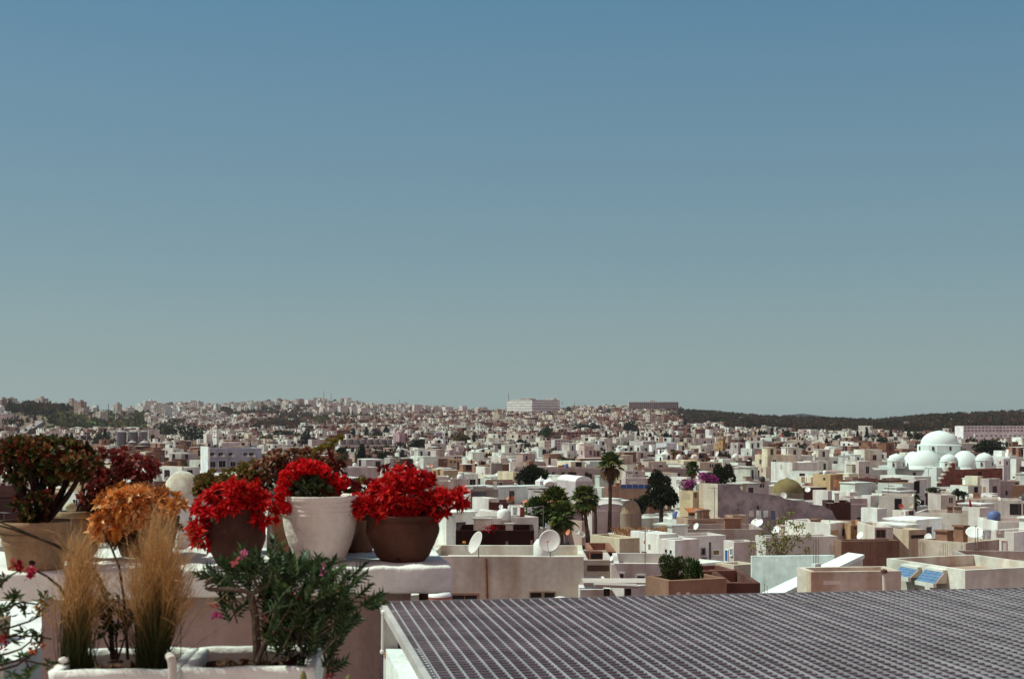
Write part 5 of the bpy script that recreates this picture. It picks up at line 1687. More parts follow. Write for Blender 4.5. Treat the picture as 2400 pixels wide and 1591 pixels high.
def cypress(label, px, ytop, ybot, hw, Y, seed=1, core=None, group='cypresses among the houses', n=420):
    s = Y / F
    rg = np.random.default_rng(seed)
    x = P(px, 0, Y)[0]
    zt, zb = (HOR - ytop) * s, (HOR - ybot) * s
    root = thing('cypress', label, 'tree', (x, Y, min(gz(x, Y), zb)), group)
    t = rg.uniform(0, 1, n)
    a = rg.uniform(0, 2 * math.pi, n)
    prof = np.minimum(1.0, t * 5 + .3) * (1 - t) ** 0.75 * hw * s * (1 + 0.2 * np.sin(a * 3 + t * 9))
    p = np.stack([x + prof * np.cos(a), Y + prof * np.sin(a), zb + (zt - zb) * t], 1)
    d = np.stack([np.cos(a) * .4, np.sin(a) * .4, np.ones(n)], 1) + rg.normal(size=(n, 3)) * 0.25
    m = MB()
    cc = np.asarray(DCYP[0]) * rg.uniform(0.5, 1.7, n)[:, None]
    m.leaves(p, d, (zt - zb) * 0.13, hw * s * 0.5, cc)
    m.build('crown', M_far_leaf, root)
    m = MB()
    m.tube([(x, Y, min(gz(x, Y), zb) - .5), (x, Y, zb + (zt - zb) * .5)], 0.1 * hw * s + .05, (0.07, 0.05, 0.04), 5)
    m.build('trunk', M_bark, root)
    OCC.append((px - hw * .6, px + hw * .6, ytop, ybot, Y))
    if core:
        later(root, core, px, ytop)
    return root


cypress('tall black cypress behind the red flower pots', 849, 1044, 1090, 9, 450, 1)
for k, (px, yt, yb, hw, Y) in enumerate(((1937, 1028, 1050, 4.5, 700), (1809, 1005, 1028, 6, 900), (1880, 1026, 1042, 4, 760), (1421, 1012, 1034, 4, 900), (1496, 1010, 1032, 4.5, 900), (1525, 1016, 1032, 4.5, 860), (1572, 1018, 1036, 4, 820), (1606, 982, 1000, 4, 1300), (1785, 1010, 1028, 4, 900), (2010, 1010, 1030, 4, 850), (2088, 1008, 1024, 4.5, 900), (2032, 1004, 1030, 4, 850), (157, 1018, 1050, 7, 700), (168, 1018, 1050, 6, 720), (1780, 1008, 1026, 4, 950), (1792, 1010, 1028, 4, 930), (829, 1006, 1026, 6, 1050), (859, 1002, 1026, 5, 1050), (905, 1000, 1022, 8, 1080), (246, 1008, 1032, 4, 900), (1160, 1012, 1024, 5, 950), (1250, 968, 976, 2.5, 2000))):
    cypress('', px, yt, yb, hw, Y, 100 + k, core='dark narrow cypress')


# sapling with bare stems behind the white stair wedge
def sapling():
    Y = 66.0
    rr = random.Random(4)
    rg = np.random.default_rng(4)
    base = P(1826, 1330, Y)
    root = thing('sapling', 'thin young tree with pale bare stems and sparse yellow green leaves', 'tree', base)
    st, lf = MB(), MB()
    tips = [(1762, 1280), (1786, 1250), (1800, 1232), (1812, 1250), (1824, 1224), (1838, 1215), (1852, 1202), (1852, 1228), (1868, 1238), (1880, 1232), (1895, 1256), (1760, 1304), (1790, 1270), (1845, 1262), (1872, 1262), (1810, 1278), (1832, 1276), (1892, 1292)]
    for (a, b) in tips:
        t = P(a, b, Y + rr.uniform(-.5, .5))
        o = base + (rr.uniform(-.35, .35), 0, 0)
        mid = o * 0.5 + t * 0.5 + ((o[0] - t[0]) * 0.12, rr.uniform(-.2, .2), 0.1)
        pts = [o * (1 - k) ** 2 + 2 * mid * k * (1 - k) + t * k * k for k in np.linspace(0, 1, 7)]
        st.tube(pts, np.linspace(0.022, 0.006, 7), (0.20, 0.12, 0.09), 5)
        for kk, dens in ((1.0, 30), (0.82, 14), (0.66, 7)):
            c = pts[int(kk * 6)]
            p = c + rg.normal(size=(dens, 3)) * 0.085
            lf.leaves(p, rg.normal(size=(dens, 3)) + (0, 0, 0.4), rg.uniform(0.09, 0.17, dens), 0.07, np.array([0.22, 0.22, 0.04]) * rg.uniform(0.5, 1.5, dens)[:, None])
    st.build('stem', M_bark, root)
    lf.build('foliage', M_leaf, root)


sapling()

# red flowering plant on the dark shed
m = MB()
rg = np.random.default_rng(8)
c = P(1150, 1240, 84)
root = thing('flowering_plant', 'bright red spiky flower on the dark shed roof', 'plant', c)
n = 90
d = rg.normal(size=(n, 3)) + (0, 0, 0.7)
m.leaves(c + rg.normal(size=(n, 3)) * (0.18, 0.1, 0.05), d, rg.uniform(0.15, 0.36, n), 0.06, np.array([0.42, 0.012, 0.02]) * rg.uniform(0.5, 1.3, n)[:, None])
m.build('blossom', M_petal, root)
m = MB()
m.tube([c + (0.3, 0, 0), c + (0.45, 0, 0.3), c + (0.75, 0, 0.25), c + (0.8, 0, 0)], 0.012, (0.3, 0.02, 0.02), 4)
m.build('stem', M_bark, root)

# bank of dry grass and rubble under the palms
OCC.append((1400, 1612, 1222, 1258, 95))
OCC.append((1422, 1440, 1100, 1262, 150))
OCC.append((1362, 1384, 1160, 1252, 117))
m = MB()
nx, ny = 26, 7
g = []
for j in range(ny):
    for i in range(nx):
        px = 1440 + (1612 - 1440) * i / (nx - 1)
        Y = 97 + 26 * j / (ny - 1)
        row = 1256 - 20 * j / (ny - 1) + 3 * math.sin(i * 1.1 + j)
        p = P(px, row, Y)
        g.append(p)
idx = np.arange(nx * ny).reshape(ny, nx)
ff = np.stack([idx[:-1, :-1], idx[:-1, 1:], idx[1:, 1:], idx[1:, :-1]], -1).reshape(-1, 4)
m.add(g, ff, (0.24, 0.13, 0.08))
fr = [g[i] for i in range(nx)] + [g[i] * np.array([1, 1, 0]) + (0, 0, -15) for i in range(nx)]
m.add(fr, [[i, i + 1, nx + i + 1, nx + i] for i in range(nx - 1)], (0.22, 0.13, 0.09))
tag(m.build('earth_bank', M_stone), 'stony earth bank below the tall fan palm', None, None, 'structure')
m = MB()
rg = np.random.default_rng(9)
n = 1500
ii = rg.uniform(0, nx - 1.01, n)
jj = rg.uniform(0, ny - 1.01, n)
ga = np.array(g).reshape(ny, nx, 3)
pp = ga[jj.astype(int), ii.astype(int)] * (1 - (ii % 1))[:, None] + ga[jj.astype(int), ii.astype(int) + 1] * (ii % 1)[:, None] + rg.normal(size=(n, 3)) * (0.3, 0.5, 0.0)
keep = (np.sin(ii * 0.9) + np.sin(jj * 2 + 1)) > -0.5
pp = pp[keep]
n = len(pp)
m.leaves(pp - (0, 0, 0.1), rg.normal(size=(n, 3)) * 0.4 + (0, 0, 1), rg.uniform(0.15, 0.45, n), 0.07, np.array([0.34, 0.15, 0.055]) * rg.uniform(0.5, 1.4, n)[:, None])
tag(m.build('dry_grass', M_grass), 'orange dry grass covering the bank below the tall palm', None, None, 'stuff')

# ------------------------------------------------------------------ the rest of the town
def jit(c, k=0.10):
    g = 1 + R.uniform(-1.6 * k, k)
    return tuple(max(0.01, t * g * (1 + R.uniform(-k, k) * 0.25)) for t in c)


def pick(lst):
    tot = sum(w for _, w in lst)
    x = R.uniform(0, tot)
    for v, w in lst:
        x -= w
        if x <= 0:
            return v
    return lst[-1][0]


WALLS_MID = [(WHITE, 42), ((0.70, 0.67, 0.61), 14), (CREAM, 7), (PINK, 6), (GREY, 5), (BROWN, 12), ((0.36, 0.20, 0.15), 7), (TAN, 4), (DKBROWN, 7)]
WALLS_FAR = [((0.58, 0.51, 0.46), 26), ((0.70, 0.67, 0.61), 28), ((0.45, 0.35, 0.31), 12), ((0.22, 0.10, 0.085), 14), ((0.36, 0.20, 0.15), 9), (CREAM, 6), (DKBROWN, 6)]
WALLS_NEAR = [(WHITE, 50), ((0.70, 0.67, 0.61), 16), (CREAM, 6), (PINK, 6), (GREY, 5), (BROWN, 7), (DKBROWN, 9), (TAN, 2)]
WALLS_HILL = [((0.56, 0.46, 0.41), 24), ((0.34, 0.20, 0.16), 22), ((0.22, 0.10, 0.085), 22), ((0.70, 0.64, 0.58), 22), (CREAM, 8)]
WALLS_CREST = [((0.68, 0.60, 0.55), 32), ((0.55, 0.47, 0.43), 25), (WHITE, 22), ((0.38, 0.26, 0.23), 18)]
ROOFS = [((0.72, 0.69, 0.63), 30), ((0.46, 0.36, 0.30), 22), ((0.26, 0.16, 0.12), 24), ((0.38, 0.23, 0.16), 12), ((0.36, 0.32, 0.31), 12)]
NAMES = {WHITE: 'white', (0.70, 0.67, 0.61): 'off white', CREAM: 'cream', PINK: 'dusty pink', GREY: 'grey', BROWN: 'dark brown', DKBROWN: 'blackish brown', (0.36, 0.20, 0.15): 'red brown', TAN: 'tan',
         (0.56, 0.46, 0.41): 'pale pink', (0.58, 0.51, 0.46): 'pale buff', (0.45, 0.35, 0.31): 'dull mauve', (0.34, 0.20, 0.16): 'red brown', (0.22, 0.10, 0.085): 'maroon', (0.70, 0.64, 0.58): 'off white', (0.68, 0.60, 0.55): 'pale', (0.55, 0.47, 0.43): 'pale grey', (0.38, 0.26, 0.23): 'mauve'}


def blocked(xa, xc, yt, Y):
    for (a, b, t, bo, oy) in OCC:
        if xc > a + 1 and xa < b - 1:
            if Y < oy + 2 and yt < bo - 1:
                return True
            if abs(Y - oy) < 9 and yt < bo + 40:
                return True
    return False


CAND = []
y = 84.0
while y < 3000:
    step = 7.6 if y < 300 else (7.6 if y < 550 else (6.8 if y < 1100 else 9.0))
    xl, xr = -0.375 * y - 5, 0.375 * y + 5
    x = xl + R.uniform(0, 6)
    while x < xr:
        big = R.random() < (0.05 if y > 260 else 0.0)
        w = R.uniform(4.6, 9.6) if y < 300 else (R.uniform(4.8, 9) if y < 550 else (R.uniform(3.4, 7.5) if y < 1100 else R.uniform(4.5, 9.5)))
        if big:
            w *= 2.0
        px = 1200 + F * (x + w / 2) / y
        cd = float(np.interp(px, CREST_PX, CREST_D))
        yy = y + R.uniform(-2.5, 2.5)
        if yy > cd + 60:
            x += w
            continue
        zg = gz(x + w / 2, yy)
        row = HOR - F * zg / yy
        zn = zone(px, row) if yy > 700 else 'town'
        if y < 650:
            skip = 0.10
        elif y < 1200:
            skip = 0.20
        else:
            skip = 0.27
        if zn == 'wood':
            skip = 0.955 if px > 1560 else 0.74
        elif zn in ('field', 'green'):
            skip = 0.93
        if R.random() < skip:
            x += w + R.uniform(0, 3)
            continue
        if y < 400:
            h = pick([(R.uniform(3.0, 4.6), 40), (R.uniform(4.6, 6.6), 42), (R.uniform(6.6, 9.0), 14 if y > 200 else 4)])
        elif y < 1100:
            h = pick([(R.uniform(2.8, 4.2), 45), (R.uniform(4.2, 6.0), 40), (R.uniform(6, 8.5), 10)])
        else:
            h = pick([(R.uniform(3, 5), 45), (R.uniform(5, 7), 38), (R.uniform(7, 10), 8)])
        pal = WALLS_MID
        if y > 560:
            pal = WALLS_FAR
        if y > 1250:
            pal = WALLS_HILL if 560 < px < 1620 else WALLS_CREST
            if px < 1050 and row < 975:
                pal = WALLS_CREST
                if R.random() < 0.22:
                    h = R.uniform(9, 15)
        if y < 400:
            pal = WALLS_NEAR
        if px > 1600 and y > 1000:
            h = min(h, 4.2)
        if big:
            h *= 1.35
        dist = math.sin(x * 0.017 + 2) * math.sin(y * 0.013 + x * 0.004) + 0.5 * math.sin(x * 0.051 - y * 0.023)
        if y > 300:
            pal = [(v_, w_ * (1 + 1.1 * max(-0.8, min(0.8, dist)) * (1 if v_[1] > 0.45 else -1))) for v_, w_ in pal]
        key = pick(pal)
        th = 0.58 + 0.28 * math.sin(x * 0.011 + 0.6) * math.cos(y * 0.008) + R.uniform(-.06, .06) + (0.25 if px < 700 else 0)
        if R.random() < 0.12:
            th += 0.45
        d = R.uniform(7, 13) if y < 300 else (R.uniform(5, 9) if y < 1100 else R.uniform(5, 10))
        CAND.append(dict(x=x + w / 2, y=yy, zg=zg, w=w, d=d, h=h, th=th, key=key, wall=jit(key), roof=jit(pick(ROOFS), 0.15), px=px, zone=zn))
        x += w + (R.uniform(-0.5, 0.8) if y < 900 else R.uniform(0, 6))
    y += step


def corners(c):
    e1, e2 = dirs(c['th'])
    o = np.array([c['x'], c['y']]) - e1 * c['w'] / 2 - e2 * c['d'] / 2
    return o, e1, e2


keepc = []
for c in CAND:
    o, e1, e2 = corners(c)
    ps = [o, o + e1 * c['w'], o + e1 * c['w'] + e2 * c['d'], o + e2 * c['d']]
    pxs = [1200 + F * p[0] / p[1] for p in ps]
    yn = min(p[1] for p in ps)
    zt = c['zg'] + c['h']
    c['o'], c['e1'], c['e2'], c['zt'] = o, e1, e2, zt
    c['xa'], c['xc'] = min(pxs), max(pxs)
    c['yt'] = HOR - F * zt / o[1]
    c['yr'] = HOR - F * zt / max(p[1] for p in ps)
    c['yb'] = HOR - F * (c['zg'] - .5) / o[1]
    if c['xc'] < -20 or c['xa'] > 2420:
        continue
    tries = 0
    while blocked(c['xa'], c['xc'], min(c['yt'], c['yr']), o[1] + 3) and tries < 3:
        c['h'] -= 1.6
        c['zt'] -= 1.6
        zt = c['zt']
        c['yt'] = HOR - F * zt / o[1]
        c['yr'] = HOR - F * zt / max(p[1] for p in ps)
        tries += 1
    if c['h'] < 2.2 or blocked(c['xa'], c['xc'], min(c['yt'], c['yr']), o[1] + 3):
        continue
    keepc.append(c)
CAND = keepc

# which of them show, and how much (a coarse picture of what hides what)
BW, BH, BS = 1024, 680, 1024 / 2400
buf = np.full((BH, BW), -1, np.int32)


def put(xa, xc, yt, yb, i):
    a, b = int(max(0, round(xa * BS))), int(min(BW, round(xc * BS)))
    t, u = int(max(0, round(yt * BS))), int(min(BH, round(yb * BS)))
    if b > a and u > t:
        buf[t:u, a:b] = i


items = [(c['y'], 0, i) for i, c in enumerate(CAND)] + [(o_[4], 1, k) for k, o_ in enumerate(OCC)]
items.sort(key=lambda t: -t[0])
for Y_, kind, i in items:
    if kind == 0:
        c = CAND[i]
        put(c['xa'], c['xc'], min(c['yt'], c['yr']), c['yb'], i)
    else:
        a, b, t, bo, oy = OCC[i]
        put(a, b, t, bo, -2)
for (a, b, t, bo) in ((0, 1062, 1300, 1591), (900, 2400, 1405, 1591), (0, 230, 1030, 1110), (220, 430, 1140, 1300), (480, 630, 1120, 1300), (650, 1080, 1100, 1300), (455, 800, 1085, 1180)):
    put(a, b, t, bo, -3)
vis = np.bincount(buf[buf >= 0], minlength=len(CAND))
order = np.argsort(-vis)
N_IND = 300 - len(WHOUSE) - 8
IND = [int(i) for i in order[:N_IND] if vis[i] >= 6]
INDSET = set(IND)

FEAT = ['with a roof room', 'with a bare roof', 'with a stair head', 'with a low parapet']


def add_box_faces(V, Fc, Cc, o, e1, e2, w, d, z0, z1, wall, roof):
    b = len(V)
    p = [o, o + e1 * w, o + e1 * w + e2 * d, o + e2 * d]
    for q in p:
        V.append((q[0], q[1], z0))
    for q in p:
        V.append((q[0], q[1], z1))
    for q in p:
        V.append((q[0], q[1], z1))
    Cc += [wall] * 8 + [roof] * 4
    for i in range(4):
        j = (i + 1) % 4
        Fc.append((b + i, b + j, b + 4 + j, b + 4 + i))
    Fc.append((b + 8, b + 9, b + 10, b + 11))


def add_win(V, Fc, Cc, o, d, n, s, z, w, h, col, off=0.05):
    b = len(V)
    p = o + d * s + n * off
    q = p + d * w
    V += [(p[0], p[1], z), (q[0], q[1], z), (q[0], q[1], z + h), (p[0], p[1], z + h)]
    Cc += [col] * 4
    Fc.append((b, b + 1, b + 2, b + 3))


sV, sF, sC = [], [], []
hid = 0
nd = 0
for i, c in enumerate(CAND):
    if i in INDSET:
        continue
    add_box_faces(sV, sF, sC, c['o'], c['e1'], c['e2'], c['w'], c['d'], c['zg'] - 3.0, c['zt'], c['wall'], c['roof'])
    if vis[i] == 0 and c['y'] < 900:
        continue
    for dd, L, n in ((c['e1'], c['w'], -c['e2']), (c['e2'], c['d'], -c['e1'])):
        nw = R.randint(1, 4) if c['y'] < 1300 else R.randint(1, 2)
        fl = max(1, int(c['h'] / (3.2 if c['y'] < 560 else 2.4)))
        for f_ in range(fl):
            z = c['zt'] - 1.9 - 2.4 * f_ if c['y'] > 560 else c['zt'] - 2.3 - 3.1 * f_
            if z < c['zg'] or R.random() < 0.25:
                continue
            for k in range(nw):
                if R.random() < 0.8:
                    add_win(sV, sF, sC, c['o'], dd, n, L * (k + 0.3) / nw, z, R.uniform(0.9, 2.2), R.uniform(1.1, 1.9), (0.04, 0.022, 0.025) if R.random() < .8 else (0.16, 0.10, 0.09))
    if R.random() < (0.5 if c['y'] < 1300 else 0.25):
        fw, fd, hh = R.uniform(.35, .65), R.uniform(.45, .9), R.uniform(1.6, 2.8)
        oo = c['o'] + c['e1'] * c['w'] * R.choice((0.01, 0.99 - fw)) + c['e2'] * c['d'] * R.choice((0.01, 0.99 - fd))
        wl = c['wall'] if R.random() < .6 else jit(pick(WALLS_MID))
        add_box_faces(sV, sF, sC, oo, c['e1'], c['e2'], c['w'] * fw, c['d'] * fd, c['zt'] - 0.1, c['zt'] + hh, wl, c['roof'])
        for dd, L, n in ((c['e1'], c['w'] * fw, -c['e2']), (c['e2'], c['d'] * fd, -c['e1'])):
            add_win(sV, sF, sC, oo, dd, n, L * R.uniform(.2, .6), c['zt'] + 0.5, R.uniform(.8, 1.5), R.uniform(1.0, 1.9), (0.04, 0.022, 0.025))
    for _k in range(R.randint(0, 3) if c['y'] < 1200 else R.randint(0, 1)):
        e1, e2 = c['e1'], c['e2']
        oo = c['o'] + e1 * c['w'] * R.uniform(0.05, 0.6) + e2 * c['d'] * R.uniform(0.1, 0.6)
        wl = jit(c['key'], 0.2)
        add_box_faces(sV, sF, sC, oo, e1, e2, R.uniform(0.8, 3.5), R.uniform(0.8, 3.5), c['zt'] - 0.1, c['zt'] + R.uniform(0.5, 2.6), wl, jit((0.72, 0.66, 0.62)))
m = MB()
m.add(np.array(sV, dtype=float), np.array(sF), np.array([tuple(t_) for t_ in sC], dtype=float))
tag(m.build('town_houses', M_far), 'countless small flat roofed houses filling the town and its hillside', None, None, 'stuff')

GRP = 'flat roofed houses of the town'
for i in IND:
    c = CAND[i]
    o, e1, e2 = c['o'], c['e1'], c['e2']
    root = thing('house', '', 'house', (c['x'], c['y'], c['zg'] - 1), None)
    par = 0.35
    w_, r_ = house_mesh(o, e1, e2, c['w'], c['d'], c['zt'], c['zg'] - 3.0, c['wall'], par, rim=np.asarray(c['wall']) * 1.03)
    r_.c = [np.tile(np.asarray(c['roof']), (len(x_), 1)) for x_ in r_.c]
    dirty = c['key'] in (BROWN, TAN, (0.36, 0.20, 0.15), GREY)
    w_.build('wall', M_dirty if dirty else M_plaster, root)
    r_.build('roof', M_roof, root)
    nwin = 0
    frm = WHITE if R.random() < 0.5 else jit((0.5, 0.4, 0.36))
    fcol = [(W1), (0.05, 0.04, 0.045), (0.03, 0.06, 0.16) if R.random() < 0.25 else (0.08, 0.05, 0.045)][R.randint(0, 2)]
    for dd, L, n in ((e1, c['w'], -e2), (e2, c['d'], -e1)):
        for f_ in range(max(1, int(c['h'] / 3.2))):
            z = c['zt'] - 1.75 - 3.0 * f_
            if z < c['zg'] + 0.4:
                continue
            k = R.randint(0, 3) if c['y'] < 700 else R.randint(2, 4)
            for q in range(k):
                if R.random() < 0.25:
                    continue
                pt = o + dd * (L * (q + 0.5 + R.uniform(-.15, .15)) / k)
                mm = MB()
                window(mm, np.array([*pt, z]), dd, n, R.uniform(0.6, 1.3), R.uniform(0.8, 1.5), frm, fcol)
                mm.build('window', M_dark, root)
                nwin += 1
    if R.random() < 0.5 and c['w'] > 5:
        fw, fd, hh = R.uniform(.35, .62), R.uniform(.4, .85), R.uniform(2.3, 3.1)
        oo = o + e1 * c['w'] * R.choice((0.035, 0.96 - fw)) + e2 * c['d'] * R.uniform(0.035, 0.96 - fd)
        if not blocked(c['xa'], c['xc'], min(c['yt'], c['yr']) - hh * F / c['y'], c['y']):
            w2, r2 = house_mesh(oo, e1, e2, c['w'] * fw, c['d'] * fd, c['zt'] + hh, c['zt'] - par - 0.1, c['wall'], 0.25)
            r2.c = [np.tile(np.asarray(c['roof']), (len(x_), 1)) for x_ in r2.c]
            up_ = w2.build('upper_floor', M_dirty if dirty else M_plaster, root)
            r2.build('roof', M_roof, up_)
            for dd, L, n in ((e1, c['w'] * fw, -e2), (e2, c['d'] * fd, -e1)):
                pt = oo + dd * L * R.uniform(.3, .7)
                mm = MB()
                window(mm, np.array([*pt, c['zt'] + 1.0]), dd, n, R.uniform(.7, 1.2), R.uniform(0.9, 1.7), frm, fcol)
                mm.build('window', M_dark, up_)
                nwin += 1
    feat = R.randint(0, 3)
    for q in range({0: 1, 1: 0, 2: 1, 3: 0}[feat] + (R.random() < 0.55)):
        oo = o + e1 * c['w'] * R.uniform(0.08, 0.55) + e2 * c['d'] * R.uniform(0.15, 0.5)
        mm = MB()
        z0 = c['zt'] - par
        l1, l2, hh = R.uniform(1.8, 4), R.uniform(1.8, 3.6), R.uniform(1.9, 2.7)
        cc = jit(c['key'], .15)
        mm.box((*oo, z0), (*(e1 * l1), 0), (*(e2 * l2), 0), (0, 0, hh), cc)
        mm.box((*(oo - e1 * .12 - e2 * .12), z0 + hh), (*(e1 * (l1 + .24)), 0), (*(e2 * (l2 + .24)), 0), (0, 0, 0.12), np.asarray(cc) * 1.05)
        mm.build('roof_room', M_plaster, root)
        if R.random() < .6:
            mm = MB()
            window(mm, np.array([*(oo + e1 * l1 * .5), z0 + hh * .45]), e1, -e2, 0.8, 1.7, None, (0.07, 0.045, 0.045))
            mm.build('door', M_dark, root)
    cname = NAMES.get(c['key'], 'pale')
    size = 'low' if c['h'] < 5 else ('two storey' if c['h'] < 8 else 'tall')
    nword = {0: 'blank', 1: 'one windowed', 2: 'two windowed', 3: 'three windowed'}.get(nwin, 'many windowed')
    cx, cy = (c['xa'] + c['xc']) / 2, (c['yt'] * .7 + c['yb'] * .3)
    later(root, f'{cname} {size} {nword} house', cx, cy)
    HOUSES.append((root, o, e1, e2, c['w'], c['d'], c['zt'], par))
    # things on the roof
    if c['y'] < 330 and R.random() < 0.75:
        for q in range(R.randint(1, 2)):
            p = o + e1 * c['w'] * R.uniform(.15, .9) + e2 * c['d'] * R.uniform(.05, .5)
            ppx, ppy = px_of((p[0], p[1], c['zt'] + 0.5))
            rr_ = R.uniform(0.38, 0.6) * F / p[1]
            dish('', ppx, ppy, rr_, p[1], R.uniform(-60, 25), R.uniform(15, 45), pick([(WD, 6), (GD, 2), ((0.52, 0.17, 0.08), 2)]), foot=0.85 * F / p[1], core='small roof dish', simple=True)
    elif c['y'] < 420 and R.random() < 0.5:
        p = o + e1 * c['w'] * R.uniform(.15, .9) + e2 * c['d'] * R.uniform(.1, .6)
        ppx, ppy = px_of((p[0], p[1], c['zt'] + 0.8))
        a = np.array([p[0], p[1], c['zt'] - par])
        if R.random() < 0.5:
            t = thing('water_tank', '', 'water tank', a, 'water tanks on the roofs')
            mm = MB()
            mm.lathe([(0.001, 0.3), (0.5, 0.3), (0.55, 0.5), (0.55, 1.1), (0.4, 1.3), (0.15, 1.36), (0.001, 1.36)], a, (0.78, 0.76, 0.72), 14)
            mm.build('tank', M_paint, t, smooth=True)
            mm = MB()
            for sx in (-.3, .3):
                for sy in (-.3, .3):
                    mm.boxc(a[0] + sx, a[1] + sy, a[2], a[2] + .32, .08, .08, 0, (0.3, 0.2, 0.17))
            mm.build('stand_frame', M_metal, t)
            later(t, 'small white roof water tank', ppx, ppy)
        else:
            t = thing('aerial', '', 'aerial', a, 'television aerials on the roofs')
            mm = MB()
            hh = R.uniform(1.8, 3.4)
            mm.tube([a, a + (0, 0, hh)], 0.025, (0.2, 0.12, 0.1), 5)
            mm.build('mast', M_metal, t)
            mm = MB()
            for q in range(6):
                zz = hh - 0.1
                mm.tube([a + (-0.5 + q * .2, -0.3 + q * 0.02, zz), a + (-0.5 + q * .2, 0.3 - q * .02, zz)], 0.015, (0.25, 0.2, 0.19), 4)
            mm.tube([a + (-0.55, 0, hh - .1), a + (0.55, 0, hh - .1)], 0.015, (0.25, 0.2, 0.19), 4)
            mm.build('antenna_grid', M_metal, t)
            later(t, 'thin television aerial', ppx, ppy)

# odds and ends on the nearer roofs
RR = random.Random(77)
for (root, C0, e1, e2, L1, L2, zt, par) in list(HOUSES):
    if C0[1] > 300 or C0[1] < 60 or L1 < 2.2 or L2 < 2.2:
        continue
    for q in range(RR.randint(1, 3)):
        p = C0 + e1 * L1 * RR.uniform(.12, .88) + e2 * L2 * RR.uniform(.12, .85)
        a = np.array([p[0], p[1], zt - par + 0.003])
        ppx, ppy = px_of(a)
        if not (-10 < ppx < 2410):
            continue
        if any(oy < p[1] - 1 and b0 < ppx < b1 and t0 < ppy - 12 < t1 for (b0, b1, t0, t1, oy) in OCC):
            continue
        k = RR.random()
        if k < 0.30:
            t = thing('aerial', '', 'aerial', a, 'television aerials on the roofs')
            hh = RR.uniform(1.3, 3.0)
            mm = MB()
            mm.tube([a, a + (0, 0, hh)], 0.022, (0.2, 0.11, 0.09), 5)
            mm.build('mast', M_metal, t)
            mm = MB()
            ang = RR.uniform(0, 3)
            dx, dy = math.cos(ang), math.sin(ang)
            for w in range(5):
                c_ = a + (dx * (-.4 + w * .2), dy * (-.4 + w * .2), hh - .08)
                mm.tube([c_ + (-dy * .25, dx * .25, 0), c_ + (dy * .25, -dx * .25, 0)], 0.013, (0.25, 0.2, 0.19), 4)
            mm.tube([a + (-dx * .45, -dy * .45, hh - .08), a + (dx * .45, dy * .45, hh - .08)], 0.013, (0.25, 0.2, 0.19), 4)
            mm.build('antenna_grid', M_metal, t)
            later(t, 'thin television aerial', ppx, ppy)
        elif k < 0.50:
            t = thing('water_tank', '', 'water tank', a, 'water tanks on the roofs')
            rr_ = RR.uniform(.35, .55)
            cc = RR.choice([(0.74, 0.74, 0.7), (0.74, 0.74, 0.7), (0.10, 0.14, 0.30), (0.05, 0.045, 0.045)])
            mm = MB()
            mm.lathe([(0.001, 0.25), (rr_ * .9, 0.25), (rr_, 0.4), (rr_, 0.9), (rr_ * .7, 1.1), (rr_ * .28, 1.16), (0.001, 1.16)], a, cc, 14)
            mm.build('tank', M_paint, t, smooth=True)
            mm = MB()
            mm.boxc(a[0], a[1], a[2], a[2] + .25, rr_ * 1.7, rr_ * 1.7, math.atan2(e1[1], e1[0]), (0.42, 0.34, 0.30))
            mm.build('plinth', M_plaster, t)
            later(t, {0: 'white', 1: 'white', 2: 'blue', 3: 'black'}[[0.74, 0.74, 0.10, 0.05].index(cc[0]) if cc[0] != 0.74 else 0] + ' barrel roof water tank', ppx, ppy)
        elif k < 0.57:
            t = thing('washing_line', '', 'washing line', a, 'washing lines on the roofs')
            mm = MB()
            ln = RR.uniform(1.8, 3.2)
            b_ = a + (e1[0] * ln, e1[1] * ln, 0)
            for q_ in (a, b_):
                mm.tube([q_, q_ + (0, 0, 1.7)], 0.025, (0.25, 0.18, 0.16), 5)
            mm.tube([a + (0, 0, 1.66), (a + b_) / 2 + (0, 0, 1.58), b_ + (0, 0, 1.66)], 0.008, (0.3, 0.28, 0.27), 4)
            mm.build('line_frame', M_metal, t)
            for w in range(RR.randint(2, 4)):
                mm = MB()
                s0 = 0.08 + 0.22 * w
                c0 = a + (b_ - a) * s0 + (0, 0, 1.60)
                wv, hv = (b_ - a) * 0.14, RR.uniform(.35, .7)
                nn = np.array([e2[0], e2[1], 0])
                cc = RR.choice([(0.66, 0.66, 0.62), (0.66, 0.66, 0.62), (0.6, 0.5, 0.42), (0.28, 0.06, 0.05), (0.14, 0.15, 0.22), (0.10, 0.07, 0.07)])
                v = []
                for u_ in (0, .5, 1):
                    for z_ in (0, .5, 1):
                        v.append(c0 + wv * u_ - np.array([0, 0, hv * z_]) + nn * 0.05 * math.sin(5 * u_ + 3 * z_ + w))
                mm.add(v, [[0, 3, 4, 1], [3, 6, 7, 4], [1, 4, 5, 2], [4, 7, 8, 5]], cc)
                mm.build('laundry', M_petal, t)
            later(t, 'rooftop washing line with a few cloths', ppx, ppy)
        else:
            t = thing('vent_box', '', 'vent box', a, 'vent boxes and chimneys on the roofs')
            w_, d_, h_ = RR.uniform(.4, 1.1), RR.uniform(.4, .8), RR.uniform(.5, 1.3)
            cc = np.array(RR.choice([(0.66, 0.64, 0.6), (0.5, 0.4, 0.33), (0.36, 0.2, 0.14), (0.7, 0.7, 0.66)]))
            yw = math.atan2(e1[1], e1[0])
            mm = MB()
            mm.boxc(a[0], a[1], a[2], a[2] + h_, w_, d_, yw, cc)
            mm.build('stack', M_dirty, t)
            mm = MB()
            mm.boxc(a[0], a[1], a[2] + h_ + 0.002, a[2] + h_ + .09, w_ + .16, d_ + .16, yw, cc * .85)
            mm.build('cap', M_dirty, t)
            later(t, 'small masonry vent box on a roof', ppx, ppy)

